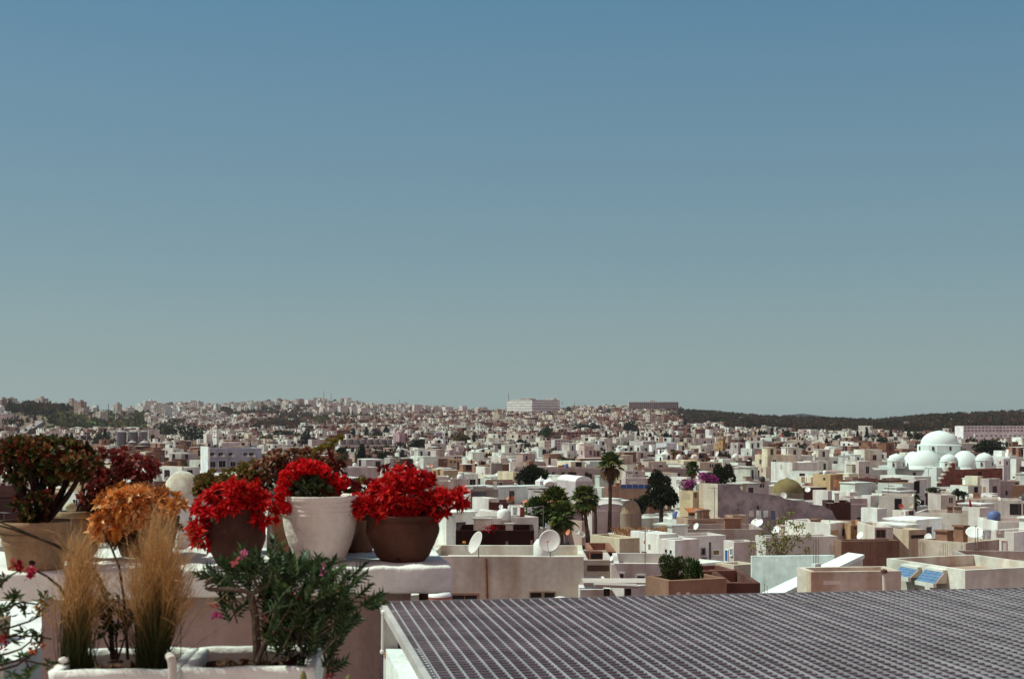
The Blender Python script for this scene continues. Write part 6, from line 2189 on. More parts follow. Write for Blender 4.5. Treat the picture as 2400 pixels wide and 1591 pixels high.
# ------------------------------------------------------------------ woods and scattered trees
def wood(name, label, test, count, seed, hw=(3.0, 6.0), hh=(6, 11), pal=None, yr=(900, 2900), pxr=(-60, 2460)):
    rg = np.random.default_rng(seed)
    prot = [crown_mb(np.random.default_rng(seed + k), 110, 6, 0.42, pal or [(0.050, 0.040, 0.026), (0.042, 0.040, 0.022), (0.062, 0.045, 0.028), (0.030, 0.028, 0.020), (0.075, 0.052, 0.034)], 1.0) for k in range(5)]
    cone = []
    for k in range(2):
        mb = MB()
        r2 = np.random.default_rng(seed + 50 + k)
        t = r2.uniform(0, 1, 80)
        a = r2.uniform(0, 6.28, 80)
        pr = (1 - t) ** .8
        mb.leaves(np.stack([pr * np.cos(a), pr * np.sin(a), t * 0.9], 1), np.stack([np.cos(a) * .4, np.sin(a) * .4, np.ones(80)], 1), 0.22, 0.5, np.asarray(DCYP[0]) * r2.uniform(.6, 1.7, 80)[:, None])
        cone.append(mb)
    m = MB()
    got = 0
    tries = 0
    while got < count and tries < count * 60:
        tries += 1
        px = rg.uniform(*pxr)
        y = math.exp(rg.uniform(math.log(yr[0]), math.log(yr[1])))
        cd = float(np.interp(px, CREST_PX, CREST_D))
        if y > cd + 40:
            continue
        x = (px - 1200) / F * y
        z = gz(x, y)
        row = HOR - F * z / y
        if not test(px, row, y):
            continue
        got += 1
        if rg.random() < (0.04 if px > 1830 else 0.12):
            pr = cone[rg.integers(2)]
            w, h = rg.uniform(0.8, 1.5), rg.uniform(4.5, 8.5)
        else:
            pr = prot[rg.integers(5)]
            w, h = rg.uniform(*hw), rg.uniform(*hh)
        a = rg.uniform(0, 6.28)
        ca, sa = math.cos(a), math.sin(a)
        k = rg.uniform(0.7, 1.4) * (1 + 0.5 * math.sin(px * 0.035 + row * 0.21) * math.sin(row * 0.33 + px * 0.011))
        cc = pr.c
        warm = np.array([1.7, 1.05, 0.85]) if rg.random() < 0.5 else np.array([1, 1, 1.05])
        v = np.vstack(pr.v) * np.array([w, w, h])
        v = np.stack([v[:, 0] * ca - v[:, 1] * sa + x, v[:, 0] * sa + v[:, 1] * ca + y, v[:, 2] + z - 0.12 * h], 1)
        f = np.vstack([q for q in pr.f])
        m.add(v, f, np.vstack(cc) * k * warm)
    o = m.build(name, M_far_leaf)
    tag(o, label, None, None, 'stuff')
    return o


wood('wooded_ridge', 'dark mixed wood covering the ridge on the right', lambda px, row, y: px > 1560 and in_poly_row(px, row, WOOD), 6500, 200, (2.6, 4.8), (4.5, 9), yr=(950, 2300), pxr=(1560, 2460))
wood('hillside_woods', 'dark woods and groves on the left hillside', lambda px, row, y: px < 1560 and in_poly_row(px, row, WOOD) and math.sin(px * 0.11) + math.sin(row * 0.6 + px * 0.03) > -0.5, 1600, 210, (3, 6), (5, 9), yr=(850, 3000), pxr=(-40, 1560))
wood('green_scrub', 'green scrub around the sloping highway', lambda px, row, y: in_poly_row(px, row, GREEN), 380, 220, (2.5, 5), (2, 4), pal=[(0.07, 0.09, 0.03), (0.05, 0.06, 0.024), (0.09, 0.10, 0.04)], yr=(900, 2500), pxr=(110, 350))
wood('field_shrubs', 'dark shrubs dotted over the dry slope', lambda px, row, y: in_poly_row(px, row, FIELD), 260, 230, (3, 6), (3, 6), pal=OLIVES, yr=(1000, 2800), pxr=(640, 930))
wood('street_trees', 'dark tree tops scattered between the far houses', lambda px, row, y: zone(px, row) == 'town' and math.sin(px * 0.021 + y * 0.004) + math.sin(y * 0.011 + px * 0.006) > -0.5, 2600, 240, (1.7, 3.8), (3, 6.5), yr=(480, 2900))

# sloping highway on the left
m = MB()
pts = [(36, 1030), (60, 1014), (92, 994), (120, 980), (146, 970), (168, 962)]
ctr = []
for k, (a, b) in enumerate(pts):
    # find where this pixel's ray meets the ground
    best = None
    for Yq in np.linspace(600, 2500, 400):
        z = gz((a - 1200) / F * Yq, Yq)
        r_ = HOR - F * z / Yq
        if best is None or abs(r_ - b) < best[0]:
            best = (abs(r_ - b), Yq, z)
    Yq = best[1]
    ctr.append(np.array([(a - 1200) / F * Yq, Yq, best[2] + 2.5]))
ctr = np.array(ctr)
V = []
for q in ctr:
    V += [q + (-3.8, 0, 0), q + (3.8, 0, 0), q + (3.8, 0, -6), q + (-3.8, 0, -6)]
fs = []
for k in range(len(ctr) - 1):
    b = 4 * k
    fs += [[b, b + 1, b + 5, b + 4], [b + 1, b + 2, b + 6, b + 5], [b + 3, b, b + 4, b + 7]]
m.add(V, fs, (0.33, 0.27, 0.26))
tag(m.build('road', M_far), 'pale highway climbing the left hillside', None, None, 'structure')
for k in range(16):
    t = (k + 0.5) / 16 * (len(ctr) - 1.01)
    i = int(t)
    p = ctr[i] * (1 - t % 1) + ctr[i + 1] * (t % 1) + ((-1.8 if k % 2 else 1.8), 0, 0)
    t_ = thing('car', '', 'car', p, 'cars on the sloping highway')
    m = MB()
    cc = pick([((0.03, 0.03, 0.04), 4), ((0.6, 0.58, 0.56), 3), ((0.2, 0.05, 0.05), 1)])
    m.boxc(p[0], p[1], p[2] + .3, p[2] + .9, 1.8, 4.2, 0.2, cc)
    m.boxc(p[0], p[1], p[2] + .9, p[2] + 1.5, 1.6, 2.2, 0.2, np.asarray(cc) * .5)
    m.build('body', M_paint, t_)
    m = MB()
    for sx in (-.85, .85):
        for sy in (-1.3, 1.3):
            m.tube([(p[0] + sx - .1, p[1] + sy, p[2] + .32), (p[0] + sx + .1, p[1] + sy, p[2] + .32)], .32, (0.02, 0.02, 0.02), 8)
    m.build('wheel_set', M_dark, t_)
    later(t_, 'tiny car on the highway', *px_of(p))

# ------------------------------------------------------------------ terrace: ledge, wall, floor
ZL = -0.739
LE1, LE2 = dirs(rad(8.5))
LC = P(1061, 1327, 7.0)[:2]           # right front top corner of the ledge


def lp(s, t):
    """point s metres left of the ledge's right end, t metres behind its front edge"""
    return LC - LE1 * s + LE2 * t


def jitter(v, k, f=37.0):
    v = np.asarray(v)
    a = np.sin(v[:, 0] * f * 1.3 + v[:, 1] * f * 0.9 + v[:, 2] * f * 1.7) + np.sin(v[:, 0] * f * 3.1 - v[:, 2] * f * 2.3 + v[:, 1] * 19)
    b = np.sin(v[:, 0] * f * 0.8 - v[:, 1] * f * 1.4 + v[:, 2] * f * 2.1 + 2) + np.sin(v[:, 1] * f * 2.9 + v[:, 0] * f * 2.2)
    c = np.sin(v[:, 0] * f * 1.1 + v[:, 1] * f * 1.2 - v[:, 2] * f * 1.6 + 4) + np.sin(v[:, 2] * f * 2.7 + v[:, 0] * f * 1.9)
    return v + np.stack([a, b, c], 1) * k


def rough_box(mb, o, a, b, c, col, step=0.04, k=0.0025, f=37.0):
    """a box with finely divided, slightly uneven faces"""
    o, a, b, c = (np.asarray(t, float) for t in (o, a, b, c))
    for (p, u, w) in ((o, a, c), (o + b, a, c), (o, b, c), (o + a, b, c), (o, a, b), (o + c, a, b)):
        nu, nw = max(1, int(np.linalg.norm(u) / step)), max(1, int(np.linalg.norm(w) / step))
        nu, nw = min(nu, 90), min(nw, 90)
        U, Wd = np.meshgrid(np.linspace(0, 1, nu + 1), np.linspace(0, 1, nw + 1), indexing='ij')
        v = p + U[..., None] * u + Wd[..., None] * w
        v = jitter(v.reshape(-1, 3), k, f)
        idx = np.arange((nu + 1) * (nw + 1)).reshape(nu + 1, nw + 1)
        fs = np.stack([idx[:-1, :-1], idx[1:, :-1], idx[1:, 1:], idx[:-1, 1:]], -1).reshape(-1, 4)
        mb.add(v, fs, col)


def weld(o, d=0.0005, bevel=0.0):
    import bmesh
    bm = bmesh.new()
    bm.from_mesh(o.data)
    bmesh.ops.remove_doubles(bm, verts=bm.verts, dist=d)
    bmesh.ops.recalc_face_normals(bm, faces=bm.faces)
    bm.to_mesh(o.data)
    bm.free()


def e3(v):
    return np.array([v[0], v[1], 0.0])


led = thing('parapet_ledge', 'thick whitewashed masonry ledge carrying the row of flower pots', 'parapet', (*lp(1.2, 0.4), -1.75))
m = MB()
o = lp(3.4, 0)
rough_box(m, (*o, ZL - 0.132), e3(LE1) * 3.4, e3(LE2) * 1.16, (0, 0, 0.132), (0.76, 0.735, 0.68), 0.035, 0.0028, 21)
ob = m.build('slab', M_white, led)
weld(ob)
b_ = ob.modifiers.new('bevel', 'BEVEL')
b_.width = 0.014
b_.segments = 3
b_.angle_limit = rad(50)
ob.data.polygons.foreach_set('use_smooth', np.ones(len(ob.data.polygons), bool))
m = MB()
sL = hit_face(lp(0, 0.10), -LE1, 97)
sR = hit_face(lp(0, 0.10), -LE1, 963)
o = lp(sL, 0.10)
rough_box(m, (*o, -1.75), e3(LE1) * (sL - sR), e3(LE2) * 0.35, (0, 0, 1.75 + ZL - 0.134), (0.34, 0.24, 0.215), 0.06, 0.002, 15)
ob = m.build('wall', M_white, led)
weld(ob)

a_ = P(993, 1425, 7.25)
t_ = thing('wooden_post', 'short brown wooden post under the right end of the ledge', 'post', a_ - (0, 0, 0.4))
m = MB()
m.tube([a_ - (0, 0, .5), P(993, 1388, 7.25), P(993, 1380, 7.25)], [0.027, 0.025, 0.025], (0.20, 0.10, 0.06), 10)
m.build('pole', M_bark, t_)

m = MB()
m.box((-6, -2, -1.95), (12, 0, 0), (0, 8.75, 0), (0, 0, 0.2), (0.45, 0.36, 0.31))
tag(m.build('terrace_floor', M_roof), 'plastered floor of the roof terrace', None, None, 'structure')
# building under the terrace
m = MB()
m.box((-7, -3, -13.2), (14, 0, 0), (0, 10.2, 0), (0, 0, 11.2), (0.6, 0.52, 0.47))
tag(m.build('own_house', M_plaster), 'pale house that carries the roof terrace', 'house')
# sunlit roof below the left end
t_ = thing('lower_roof', 'sunlit white lower roof seen past the left end of the terrace wall', 'roof', (-3.2, 8.6, -13))
m = MB()
rough_box(m, (-5.2, 7.25, -2.6), (2.5, 0.3, 0), (0, 3.2, 0), (0, 0, 1.28), (0.80, 0.77, 0.74), 0.15, 0.006, 9)
m.build('roof', M_white, t_)
m = MB()
rough_box(m, (-4.9, 8.0, -1.318), (1.9, 0.22, 0), (0, 0.28, 0), (0, 0, 0.12), (0.55, 0.40, 0.30), 0.1, 0.006, 9)
m.build('kerb', M_dirty, t_)
m = MB()
m.box((-5.1, 7.4, -13.2), (2.3, 0, 0), (0, 2.8, 0), (0, 0, 10.6), (0.6, 0.5, 0.45))
m.build('wall', M_plaster, t_)


# ------------------------------------------------------------------ flower pots
def pot(label, px, Y, prof, col, row=None, mat=None, rimk=0.93, soil=0.9, wob=0.012, smooth=True, hole=None, s=None, name='flower_pot', zbase=ZL):
    s = Y / F if s is None else s
    c = np.array([P(px, 0, Y)[0], Y, zbase + 0.002])
    root = thing(name, label, 'flower pot', c, 'flower pots on the ledge')
    m = MB()
    out = []
    for i in range(len(prof) - 1):        # rounded interpolation
        (r0, z0), (r1, z1) = prof[i], prof[i + 1]
        for k in range(3):
            t = k / 3
            out.append((r0 * (1 - t) + r1 * t, z0 * (1 - t) + z1 * t))
    out.append(prof[-1])
    rt, zt = prof[-1]
    full = [(0.001, 0)] + out + [(rt * rimk, zt + 0.6), (rt * rimk * 0.99, zt - 14)]
    m.lathe([(a * s, b * s) for a, b in full], c, col, 48, wob=wob)
    m.build('body', mat or M_terra, root, smooth=smooth)
    m = MB()
    n = 24
    t = np.arange(n) * 2 * math.pi / n
    V = [c + (0, 0, (zt - 9) * s)]
    for k in (0.4, 0.75, 1.0):
        V += [c + (rt * rimk * k * s * math.cos(q), rt * rimk * k * s * math.sin(q), (zt - 10 + R.uniform(-2, 2)) * s) for q in t]
    fs = [[0, 1 + i, 1 + (i + 1) % n] for i in range(n)]
    for k in range(2):
        fs += [[1 + k * n + i, 1 + (k + 1) * n + i, 1 + (k + 1) * n + (i + 1) % n, 1 + k * n + (i + 1) % n] for i in range(n)]
    m.add(V, fs, (0.06, 0.035, 0.025))
    m.build('soil', M_soil, root)
    if hole:
        hx, hz, hr, rb = hole
        a = -math.pi / 2 + hx
        p = c + (rb * s * math.cos(a), rb * s * math.sin(a), hz * s)
        m = MB()
        m.tube([p - (math.cos(a) * .02, math.sin(a) * .02, 0), p + (math.cos(a) * .003, math.sin(a) * .003, 0)], hr * s, (0.015, 0.01, 0.01), 14)
        m.build('drain_hole', M_dark, root)
    return c


TC = (0.065, 0.026, 0.019)
pot('dark terracotta pot of red kalanchoe left of the white pot', 553, 7.02, [(40, 0), (48, 12), (60, 34), (68, 60), (69, 74), (65, 96), (59, 118), (57, 126), (60, 130), (60, 136)], TC)
pot('white painted ribbed pot with red geraniums', 750, 7.2, [(48, 0), (60, 10), (72, 38), (80, 68), (86, 98), (88, 112), (90, 113), (90, 119), (88.5, 120), (90, 124), (91, 130), (89.5, 131), (91, 135), (92, 141), (91, 142), (94, 146), (95, 156)], (0.70, 0.60, 0.53), mat=M_white)
pot('wide brown terracotta bowl pot of red kalanchoe at the right end', 944, 7.27, [(50, 0), (62, 12), (76, 40), (84, 64), (86, 76), (85, 90), (84, 96), (88, 98), (89, 108)], (0.105, 0.043, 0.027), hole=(-0.1, 10, 5, 60))
pot('round brown jar half hidden behind the white pot', 740, 7.62, [(64, 0), (84, 18), (100, 50), (106, 80), (103, 108), (92, 128), (90, 131), (93, 136)], (0.13, 0.055, 0.03))
pot('cream flared pot with a thick rim at the left edge', 84, 6.88, [(62, 0), (66, 20), (72, 50), (76, 62), (76, 72), (79, 74), (80, 84), (79, 86), (85, 88), (87, 108), (85, 112)], (0.30, 0.185, 0.105), hole=(0.2, 20, 7, 66))
pot('cream urn behind the flared pot', 180, 7.35, [(34, 0), (48, 20), (52, 60), (44, 92), (40, 96), (46, 100), (46, 112)], (0.34, 0.23, 0.14))
pot('dark pot hidden under the orange succulent', 342, 7.55, [(56, 0), (64, 20), (72, 50), (76, 80), (78, 92)], (0.13, 0.06, 0.045))
pot('green bush pot behind the left kalanchoe', 560, 7.72, [(44, 0), (54, 30), (58, 70), (60, 90)], (0.14, 0.065, 0.045))
pot('small clay pot behind the right bowl', 842, 7.75, [(30, 0), (36, 30), (40, 70), (41, 84)], (0.30, 0.15, 0.09))

# white plaster knob between the pots
c = P(646, 1210, 7.78)
t_ = thing('finial', 'rounded white stone finial between the kalanchoe and the white pot', 'finial', (c[0], c[1], ZL))
m = MB()
s = c[1] / F
zb = ZL
zt = P(646, 1120, 7.78)[2]
h = zt - zb
m.lathe([(0.05, zb), (0.045, zb + .45 * h), (0.04, zb + .62 * h), (0.052, zb + .72 * h), (0.050, zb + .84 * h), (0.036, zb + .94 * h), (0.015, zb + .99 * h), (0.001, zt)], (c[0], c[1], 0), (0.70, 0.64, 0.55), 20)
m.build('stone', M_white, t_, smooth=True)


# ------------------------------------------------------------------ plants on the ledge
def basis(ax):
    ax = np.asarray(ax, float)
    ax = ax / np.linalg.norm(ax)
    r = np.array([0, 0, 1.0]) if abs(ax[2]) < 0.9 else np.array([1.0, 0, 0])
    u = np.cross(ax, r)
    u /= np.linalg.norm(u)
    return ax, u, np.cross(ax, u)


def rosette(mb, c, ax, n, L, W, colf, rg, lo=15, hi=85, fold=0.5, wide=0.45, tipf=None):
    ax, u, w = basis(ax)
    k = np.arange(n)
    az = k * 2.39996 + rg.uniform(-.25, .25, n)
    el = np.radians(lo + (hi - lo) * (k + .5) / n + rg.uniform(-8, 8, n))
    d = np.cos(el)[:, None] * ax + np.sin(el)[:, None] * (np.cos(az)[:, None] * u + np.sin(az)[:, None] * w)
    col = np.array([colf(rg) for _ in range(n)])
    tip = None if tipf is None else np.array([tipf(rg) for _ in range(n)])
    ll = L * rg.uniform(0.75, 1.2, n) * (0.7 + 0.3 * np.sin(el))
    p0 = np.tile(c, (n, 1)) + d * L * 0.06
    side_up = np.tile(ax, (n, 1)) + rg.normal(size=(n, 3)) * 0.15
    mb.leaves(p0, d, ll, W * rg.uniform(.8, 1.2, n), col, up=side_up, fold=fold, wide=wide, tipcol=tip)


def succulent(name, label, blobs, Y, base, colf, L, W, n, seed, group=None, depth=0.13, cat='plant', lo=15, hi=80, tipf=None, stemcol=(0.10, 0.06, 0.045), leafname='foliage', mat=None, wide=0.45, stem_every=1, stem_r=0.006, out=0.9):
    rg = np.random.default_rng(seed)
    s = Y / F
    root = thing(name, label, cat, base, group)
    lf, st = MB(), MB()
    base = np.asarray(base, float)
    q = 0
    for (px, py, rx, ry, cnt) in blobs:
        c0 = P(px, py, Y)
        for i in range(cnt):
            v = rg.normal(size=3)
            v /= np.linalg.norm(v)
            v[1] = -abs(v[1]) if rg.random() < 0.7 else v[1]
            rr = rg.uniform(0.55, 1.0) ** 0.5
            p = c0 + v * rr * np.array([rx * s, depth, ry * s])
            ax = v * np.array([1, 1, 0.9]) * out + np.array([0, -0.15, 0.55])
            rosette(lf, p, ax, n, L, W, colf, rg, lo, hi, tipf=tipf, wide=wide)
            if q % stem_every == 0:
                mid = base * 0.45 + p * 0.55 + np.array([(p[0] - base[0]) * 0.1, 0, -0.03])
                pts = [base * (1 - k) ** 2 + 2 * mid * k * (1 - k) + p * k * k for k in np.linspace(0, 1, 6)]
                st.tube(pts, np.linspace(stem_r * 1.6, stem_r * 0.8, 6), stemcol, 5, cap=False)
            q += 1
    lf.build(leafname, mat or M_leaf, root)
    if st.n:
        st.build('stem', M_bark, root)
    return root


def cf(*cols):
    cols = [np.asarray(c) for c in cols]

    def f(rg):
        return cols[rg.integers(len(cols))] * rg.uniform(0.65, 1.35)
    return f


RED = cf((0.50, 0.005, 0.009), (0.60, 0.007, 0.011), (0.30, 0.004, 0.008), (0.56, 0.006, 0.010))
REDT = cf((0.52, 0.010, 0.012), (0.44, 0.006, 0.010), (0.60, 0.035, 0.02))
succulent('red_kalanchoe', 'mass of red pointed kalanchoe blooms over the dark left pot', [(553, 1172, 72, 30, 56), (503, 1196, 40, 26, 26), (474, 1245, 18, 28, 15), (622, 1200, 22, 32, 16), (568, 1146, 34, 18, 16), (480, 1265, 16, 16, 8)], 7.0,
          (*P(553, 0, 7.02)[:2], ZL + 0.27), RED, 0.052, 0.019, 14, 1, depth=0.13, tipf=REDT, leafname='blossom', mat=M_petal, stem_every=3)
succulent('red_kalanchoe', 'spreading mass of red kalanchoe blooms over the right bowl', [(940, 1165, 88, 40, 70), (1030, 1178, 48, 22, 28), (850, 1188, 48, 19, 20), (955, 1122, 50, 20, 18), (812, 1198, 16, 13, 7), (1074, 1168, 16, 14, 8), (905, 1202, 62, 12, 14), (990, 1204, 56, 12, 14)], 7.25,
          (*P(944, 0, 7.27)[:2], ZL + 0.22), RED, 0.058, 0.020, 14, 2, depth=0.15, tipf=REDT, leafname='blossom', mat=M_petal, stem_every=3)
DKRED = cf((0.20, 0.012, 0.015), (0.28, 0.012, 0.018), (0.12, 0.02, 0.015))
succulent('crimson_succulent', 'dark crimson budded stems behind the right red blooms', [(935, 1102, 46, 14, 20), (865, 1135, 44, 16, 16), (1000, 1115, 16, 10, 4)], 7.5,
          (*P(905, 0, 7.5)[:2], ZL + 0.2), DKRED, 0.028, 0.015, 11, 3, depth=0.08, stemcol=(0.12, 0.02, 0.02), leafname='blossom', mat=M_petal, stem_every=2)
ORG = cf((0.72, 0.22, 0.03), (0.80, 0.32, 0.06), (0.62, 0.13, 0.015))
ORT = cf((0.90, 0.42, 0.12), (0.85, 0.32, 0.07), (0.92, 0.56, 0.25))
succulent('orange_succulent', 'rounded orange gold succulent in the middle of the ledge', [(318, 1186, 80, 38, 120), (268, 1224, 36, 28, 34), (396, 1186, 24, 22, 20), (300, 1158, 48, 14, 30), (250, 1240, 24, 20, 12), (345, 1160, 36, 12, 16)], 7.3,
          (*P(342, 0, 7.55)[:2], ZL + 0.2), ORG, 0.060, 0.027, 13, 4, depth=0.16, tipf=ORT, stem_every=8, wide=0.5)
BUR = cf((0.16, 0.03, 0.015), (0.10, 0.045, 0.012), (0.06, 0.05, 0.012), (0.24, 0.03, 0.015))
succulent('orange_succulent', 'dark russet lower leaves beneath the orange succulent', [(300, 1262, 50, 22, 16), (380, 1235, 40, 25, 10)], 7.42, (*P(342, 0, 7.55)[:2], ZL + 0.12), BUR, 0.045, 0.016, 10, 14, depth=0.10, stem_every=4)
GRN = cf((0.12, 0.10, 0.018), (0.17, 0.12, 0.02), (0.08, 0.085, 0.018), (0.24, 0.12, 0.025))
GRT = cf((0.26, 0.14, 0.04), (0.30, 0.20, 0.07), (0.12, 0.11, 0.02))
succulent('jade_bush', 'yellow green succulent bush behind the left kalanchoe', [(540, 1128, 76, 24, 80), (600, 1142, 36, 34, 46), (488, 1142, 30, 20, 24), (610, 1100, 56, 18, 40)], 7.72,
          (*P(560, 0, 7.72)[:2], ZL + 0.2), GRN, 0.036, 0.020, 12, 5, depth=0.14, tipf=GRT, stem_every=3, wide=0.62)
RUS = cf((0.14, 0.035, 0.015), (0.20, 0.05, 0.02), (0.09, 0.05, 0.015), (0.11, 0.07, 0.02))
RUT = cf((0.26, 0.06, 0.03), (0.16, 0.09, 0.03), (0.32, 0.10, 0.05))
succulent('russet_succulent', 'russet brown rosette succulent rising behind the geraniums', [(700, 1082, 88, 24, 60), (760, 1090, 40, 26, 20), (640, 1100, 40, 18, 14)], 7.65,
          (*P(740, 0, 7.62)[:2], ZL + 0.28), RUS, 0.045, 0.016, 13, 6, depth=0.14, tipf=RUT, stem_every=2, wide=0.6, lo=20, hi=70)
succulent('green_succulent', 'small yellow green succulent right of the geraniums', [(832, 1142, 34, 24, 26)], 7.75, (*P(842, 0, 7.75)[:2], ZL + 0.18), GRN, 0.030, 0.016, 11, 7, depth=0.09, tipf=GRT, stem_every=3, wide=0.62)
JAD = cf((0.035, 0.055, 0.010), (0.055, 0.075, 0.012), (0.05, 0.065, 0.012), (0.07, 0.025, 0.010), (0.20, 0.015, 0.010), (0.025, 0.03, 0.01), (0.03, 0.045, 0.01))
JAT = cf((0.30, 0.20, 0.06), (0.12, 0.02, 0.012), (0.05, 0.065, 0.014), (0.06, 0.07, 0.014), (0.30, 0.04, 0.02), (0.07, 0.06, 0.015))  # the yellowish tip colour paints sunlit highlights on the leaves
succulent('jade_tree', 'dark jade tree with red tipped leaves in the cream flared pot', [(95, 1058, 108, 24, 90), (20, 1078, 44, 24, 24), (185, 1088, 44, 28, 34), (120, 1092, 70, 24, 40), (100, 1125, 70, 20, 10), (110, 1170, 44, 36, 9), (60, 1195, 22, 24, 4), (85, 1205, 30, 18, 6)], 6.95,
          (*P(95, 0, 6.9)[:2], ZL + 0.20), JAD, 0.052, 0.027, 14, 8, depth=0.22, tipf=JAT, stem_every=9, wide=0.66, stemcol=(0.04, 0.022, 0.018), stem_r=0.009)
MAR = cf((0.20, 0.018, 0.016), (0.12, 0.02, 0.014), (0.07, 0.03, 0.012), (0.26, 0.02, 0.02))
MAT = cf((0.40, 0.10, 0.06), (0.34, 0.03, 0.03), (0.22, 0.02, 0.02), (0.16, 0.06, 0.03))  # the palest tip colour is a painted highlight
succulent('maroon_succulent', 'maroon leaved succulent leaning out of the cream urn', [(262, 1085, 46, 34, 40), (326, 1098, 40, 24, 34), (240, 1130, 40, 24, 14), (215, 1150, 26, 20, 6)], 7.35,
          (*P(180, 0, 7.35)[:2], ZL + 0.22), MAR, 0.046, 0.019, 12, 9, depth=0.15, tipf=MAT, stem_every=7, wide=0.62, stemcol=(0.07, 0.035, 0.028), stem_r=0.012)
m = MB()
c = P(166, 1188, 7.2)
m.lathe([(0.001, -0.024), (0.022, -0.018), (0.026, 0.0), (0.018, 0.018), (0.001, 0.026)], c, (0.66, 0.56, 0.36), 14, sx=1.2, sy=0.5)
t_ = thing('pale_stone', 'pale stone lying on the rim of the cream urn', 'stone', c)
m.build('stone', M_white, t_, smooth=True)


def geranium():
    rg = np.random.default_rng(12)
    Y = 7.15
    s = Y / F
    base = np.array([*P(750, 0, 7.2)[:2], ZL + 0.32])
    root = thing('geranium', 'bright scarlet geranium heads arching over the white pot', 'plant', base)
    heads = [(668, 1172, 20), (660, 1155, 20), (672, 1135, 22), (676, 1116, 22), (690, 1100, 22), (708, 1093, 22), (728, 1094, 20), (746, 1098, 20), (760, 1106, 18), (692, 1180, 18), (668, 1190, 14), (690, 1165, 16),
             (790, 1124, 18), (802, 1130, 16), (778, 1128, 14), (774, 1150, 18), (782, 1165, 16), (765, 1142, 12), (705, 1112, 16), (664, 1178, 16)]
    fl, lf, st = MB(), MB(), MB()
    for (px, py, r) in heads:
        c = P(px, py, Y - rg.uniform(0.0, 0.12))
        n = 90
        d = rg.normal(size=(n, 3))
        d /= np.linalg.norm(d, axis=1)[:, None]
        p = c + d * r * s * 0.75 * np.array([1, 1, 0.8])
        t = np.cross(d, rg.normal(size=(n, 3)))
        fl.leaves(p, t + d * 0.5, 0.024, 0.022, np.array([0.72, 0.012, 0.016]) * rg.uniform(0.6, 1.15, n)[:, None], up=d, wide=0.6)
        mid = (base + c) / 2 + np.array([(c[0] - base[0]) * 0.3, 0, 0.0])
        st.tube([base * (1 - k) ** 2 + 2 * mid * k * (1 - k) + c * k * k for k in np.linspace(0, 1, 6)], 0.003, (0.08, 0.09, 0.03), 5)
    n = 520
    u = rg.normal(size=(n, 3))
    u /= np.linalg.norm(u, axis=1)[:, None]
    p = P(735, 1145, Y) + u * np.array([62 * s, 0.13, 34 * s]) * rg.uniform(0.4, 1, n)[:, None] ** .5
    lf.leaves(p, u + rg.normal(size=(n, 3)) * 0.7, 0.034, 0.034, np.array([0.045, 0.055, 0.018]) * rg.uniform(0.4, 1.6, n)[:, None], wide=0.55)
    fl.build('blossom', M_petal, root)
    lf.build('foliage', M_leaf, root)
    st.build('stem', M_bark, root)


geranium()


def curl():
    rg = np.random.default_rng(13)
    Y = 7.3
    root = thing('curling_succulent', 'curling red stem ending in a yellow green leafy tip', 'plant', P(850, 1135, Y))
    pts = [P(a, b, Y) for a, b in ((880, 1160), (850, 1142), (832, 1132), (812, 1118), (797, 1100), (786, 1085), (776, 1070), (771, 1057), (768, 1045))]
    st, lf, tip = MB(), MB(), MB()
    st.tube(pts, 0.006, (0.16, 0.02, 0.02), 6)
    for i in range(len(pts) - 1):
        for k in range(5):
            t = k / 5
            c = pts[i] * (1 - t) + pts[i + 1] * t
            rosette(lf, c, pts[i + 1] - pts[i], 5, 0.017, 0.010, cf((0.30, 0.012, 0.016), (0.2, 0.015, 0.015)), rg, 50, 85)
    for (a, b, n) in ((772, 1050, 3), (778, 1040, 4), (764, 1052, 3), (786, 1034, 4), (796, 1028, 4), (748, 1052, 4), (738, 1056, 3), (758, 1045, 3), (802, 1024, 2), (770, 1036, 3)):
        for q in range(n):
            c = P(a + rg.uniform(-6, 6), b + rg.uniform(-4, 4), Y + rg.uniform(-.03, .03))
            rosette(tip, c, rg.normal(size=3) * 0.6 + (0, -0.2, 0.8), 9, 0.024, 0.011, cf((0.24, 0.19, 0.02), (0.30, 0.18, 0.025), (0.15, 0.15, 0.02)), rg, 15, 85)
    st.tube([P(768, 1048, Y), P(780, 1038, Y), P(800, 1026, Y)], 0.004, (0.2, 0.12, 0.03), 5)
    st.tube([P(768, 1048, Y), P(752, 1050, Y), P(736, 1057, Y)], 0.004, (0.2, 0.12, 0.03), 5)
    st.build('stem', M_bark, root)
    lf.build('blossom', M_petal, root)
    tip.build('foliage', M_leaf, root)


curl()


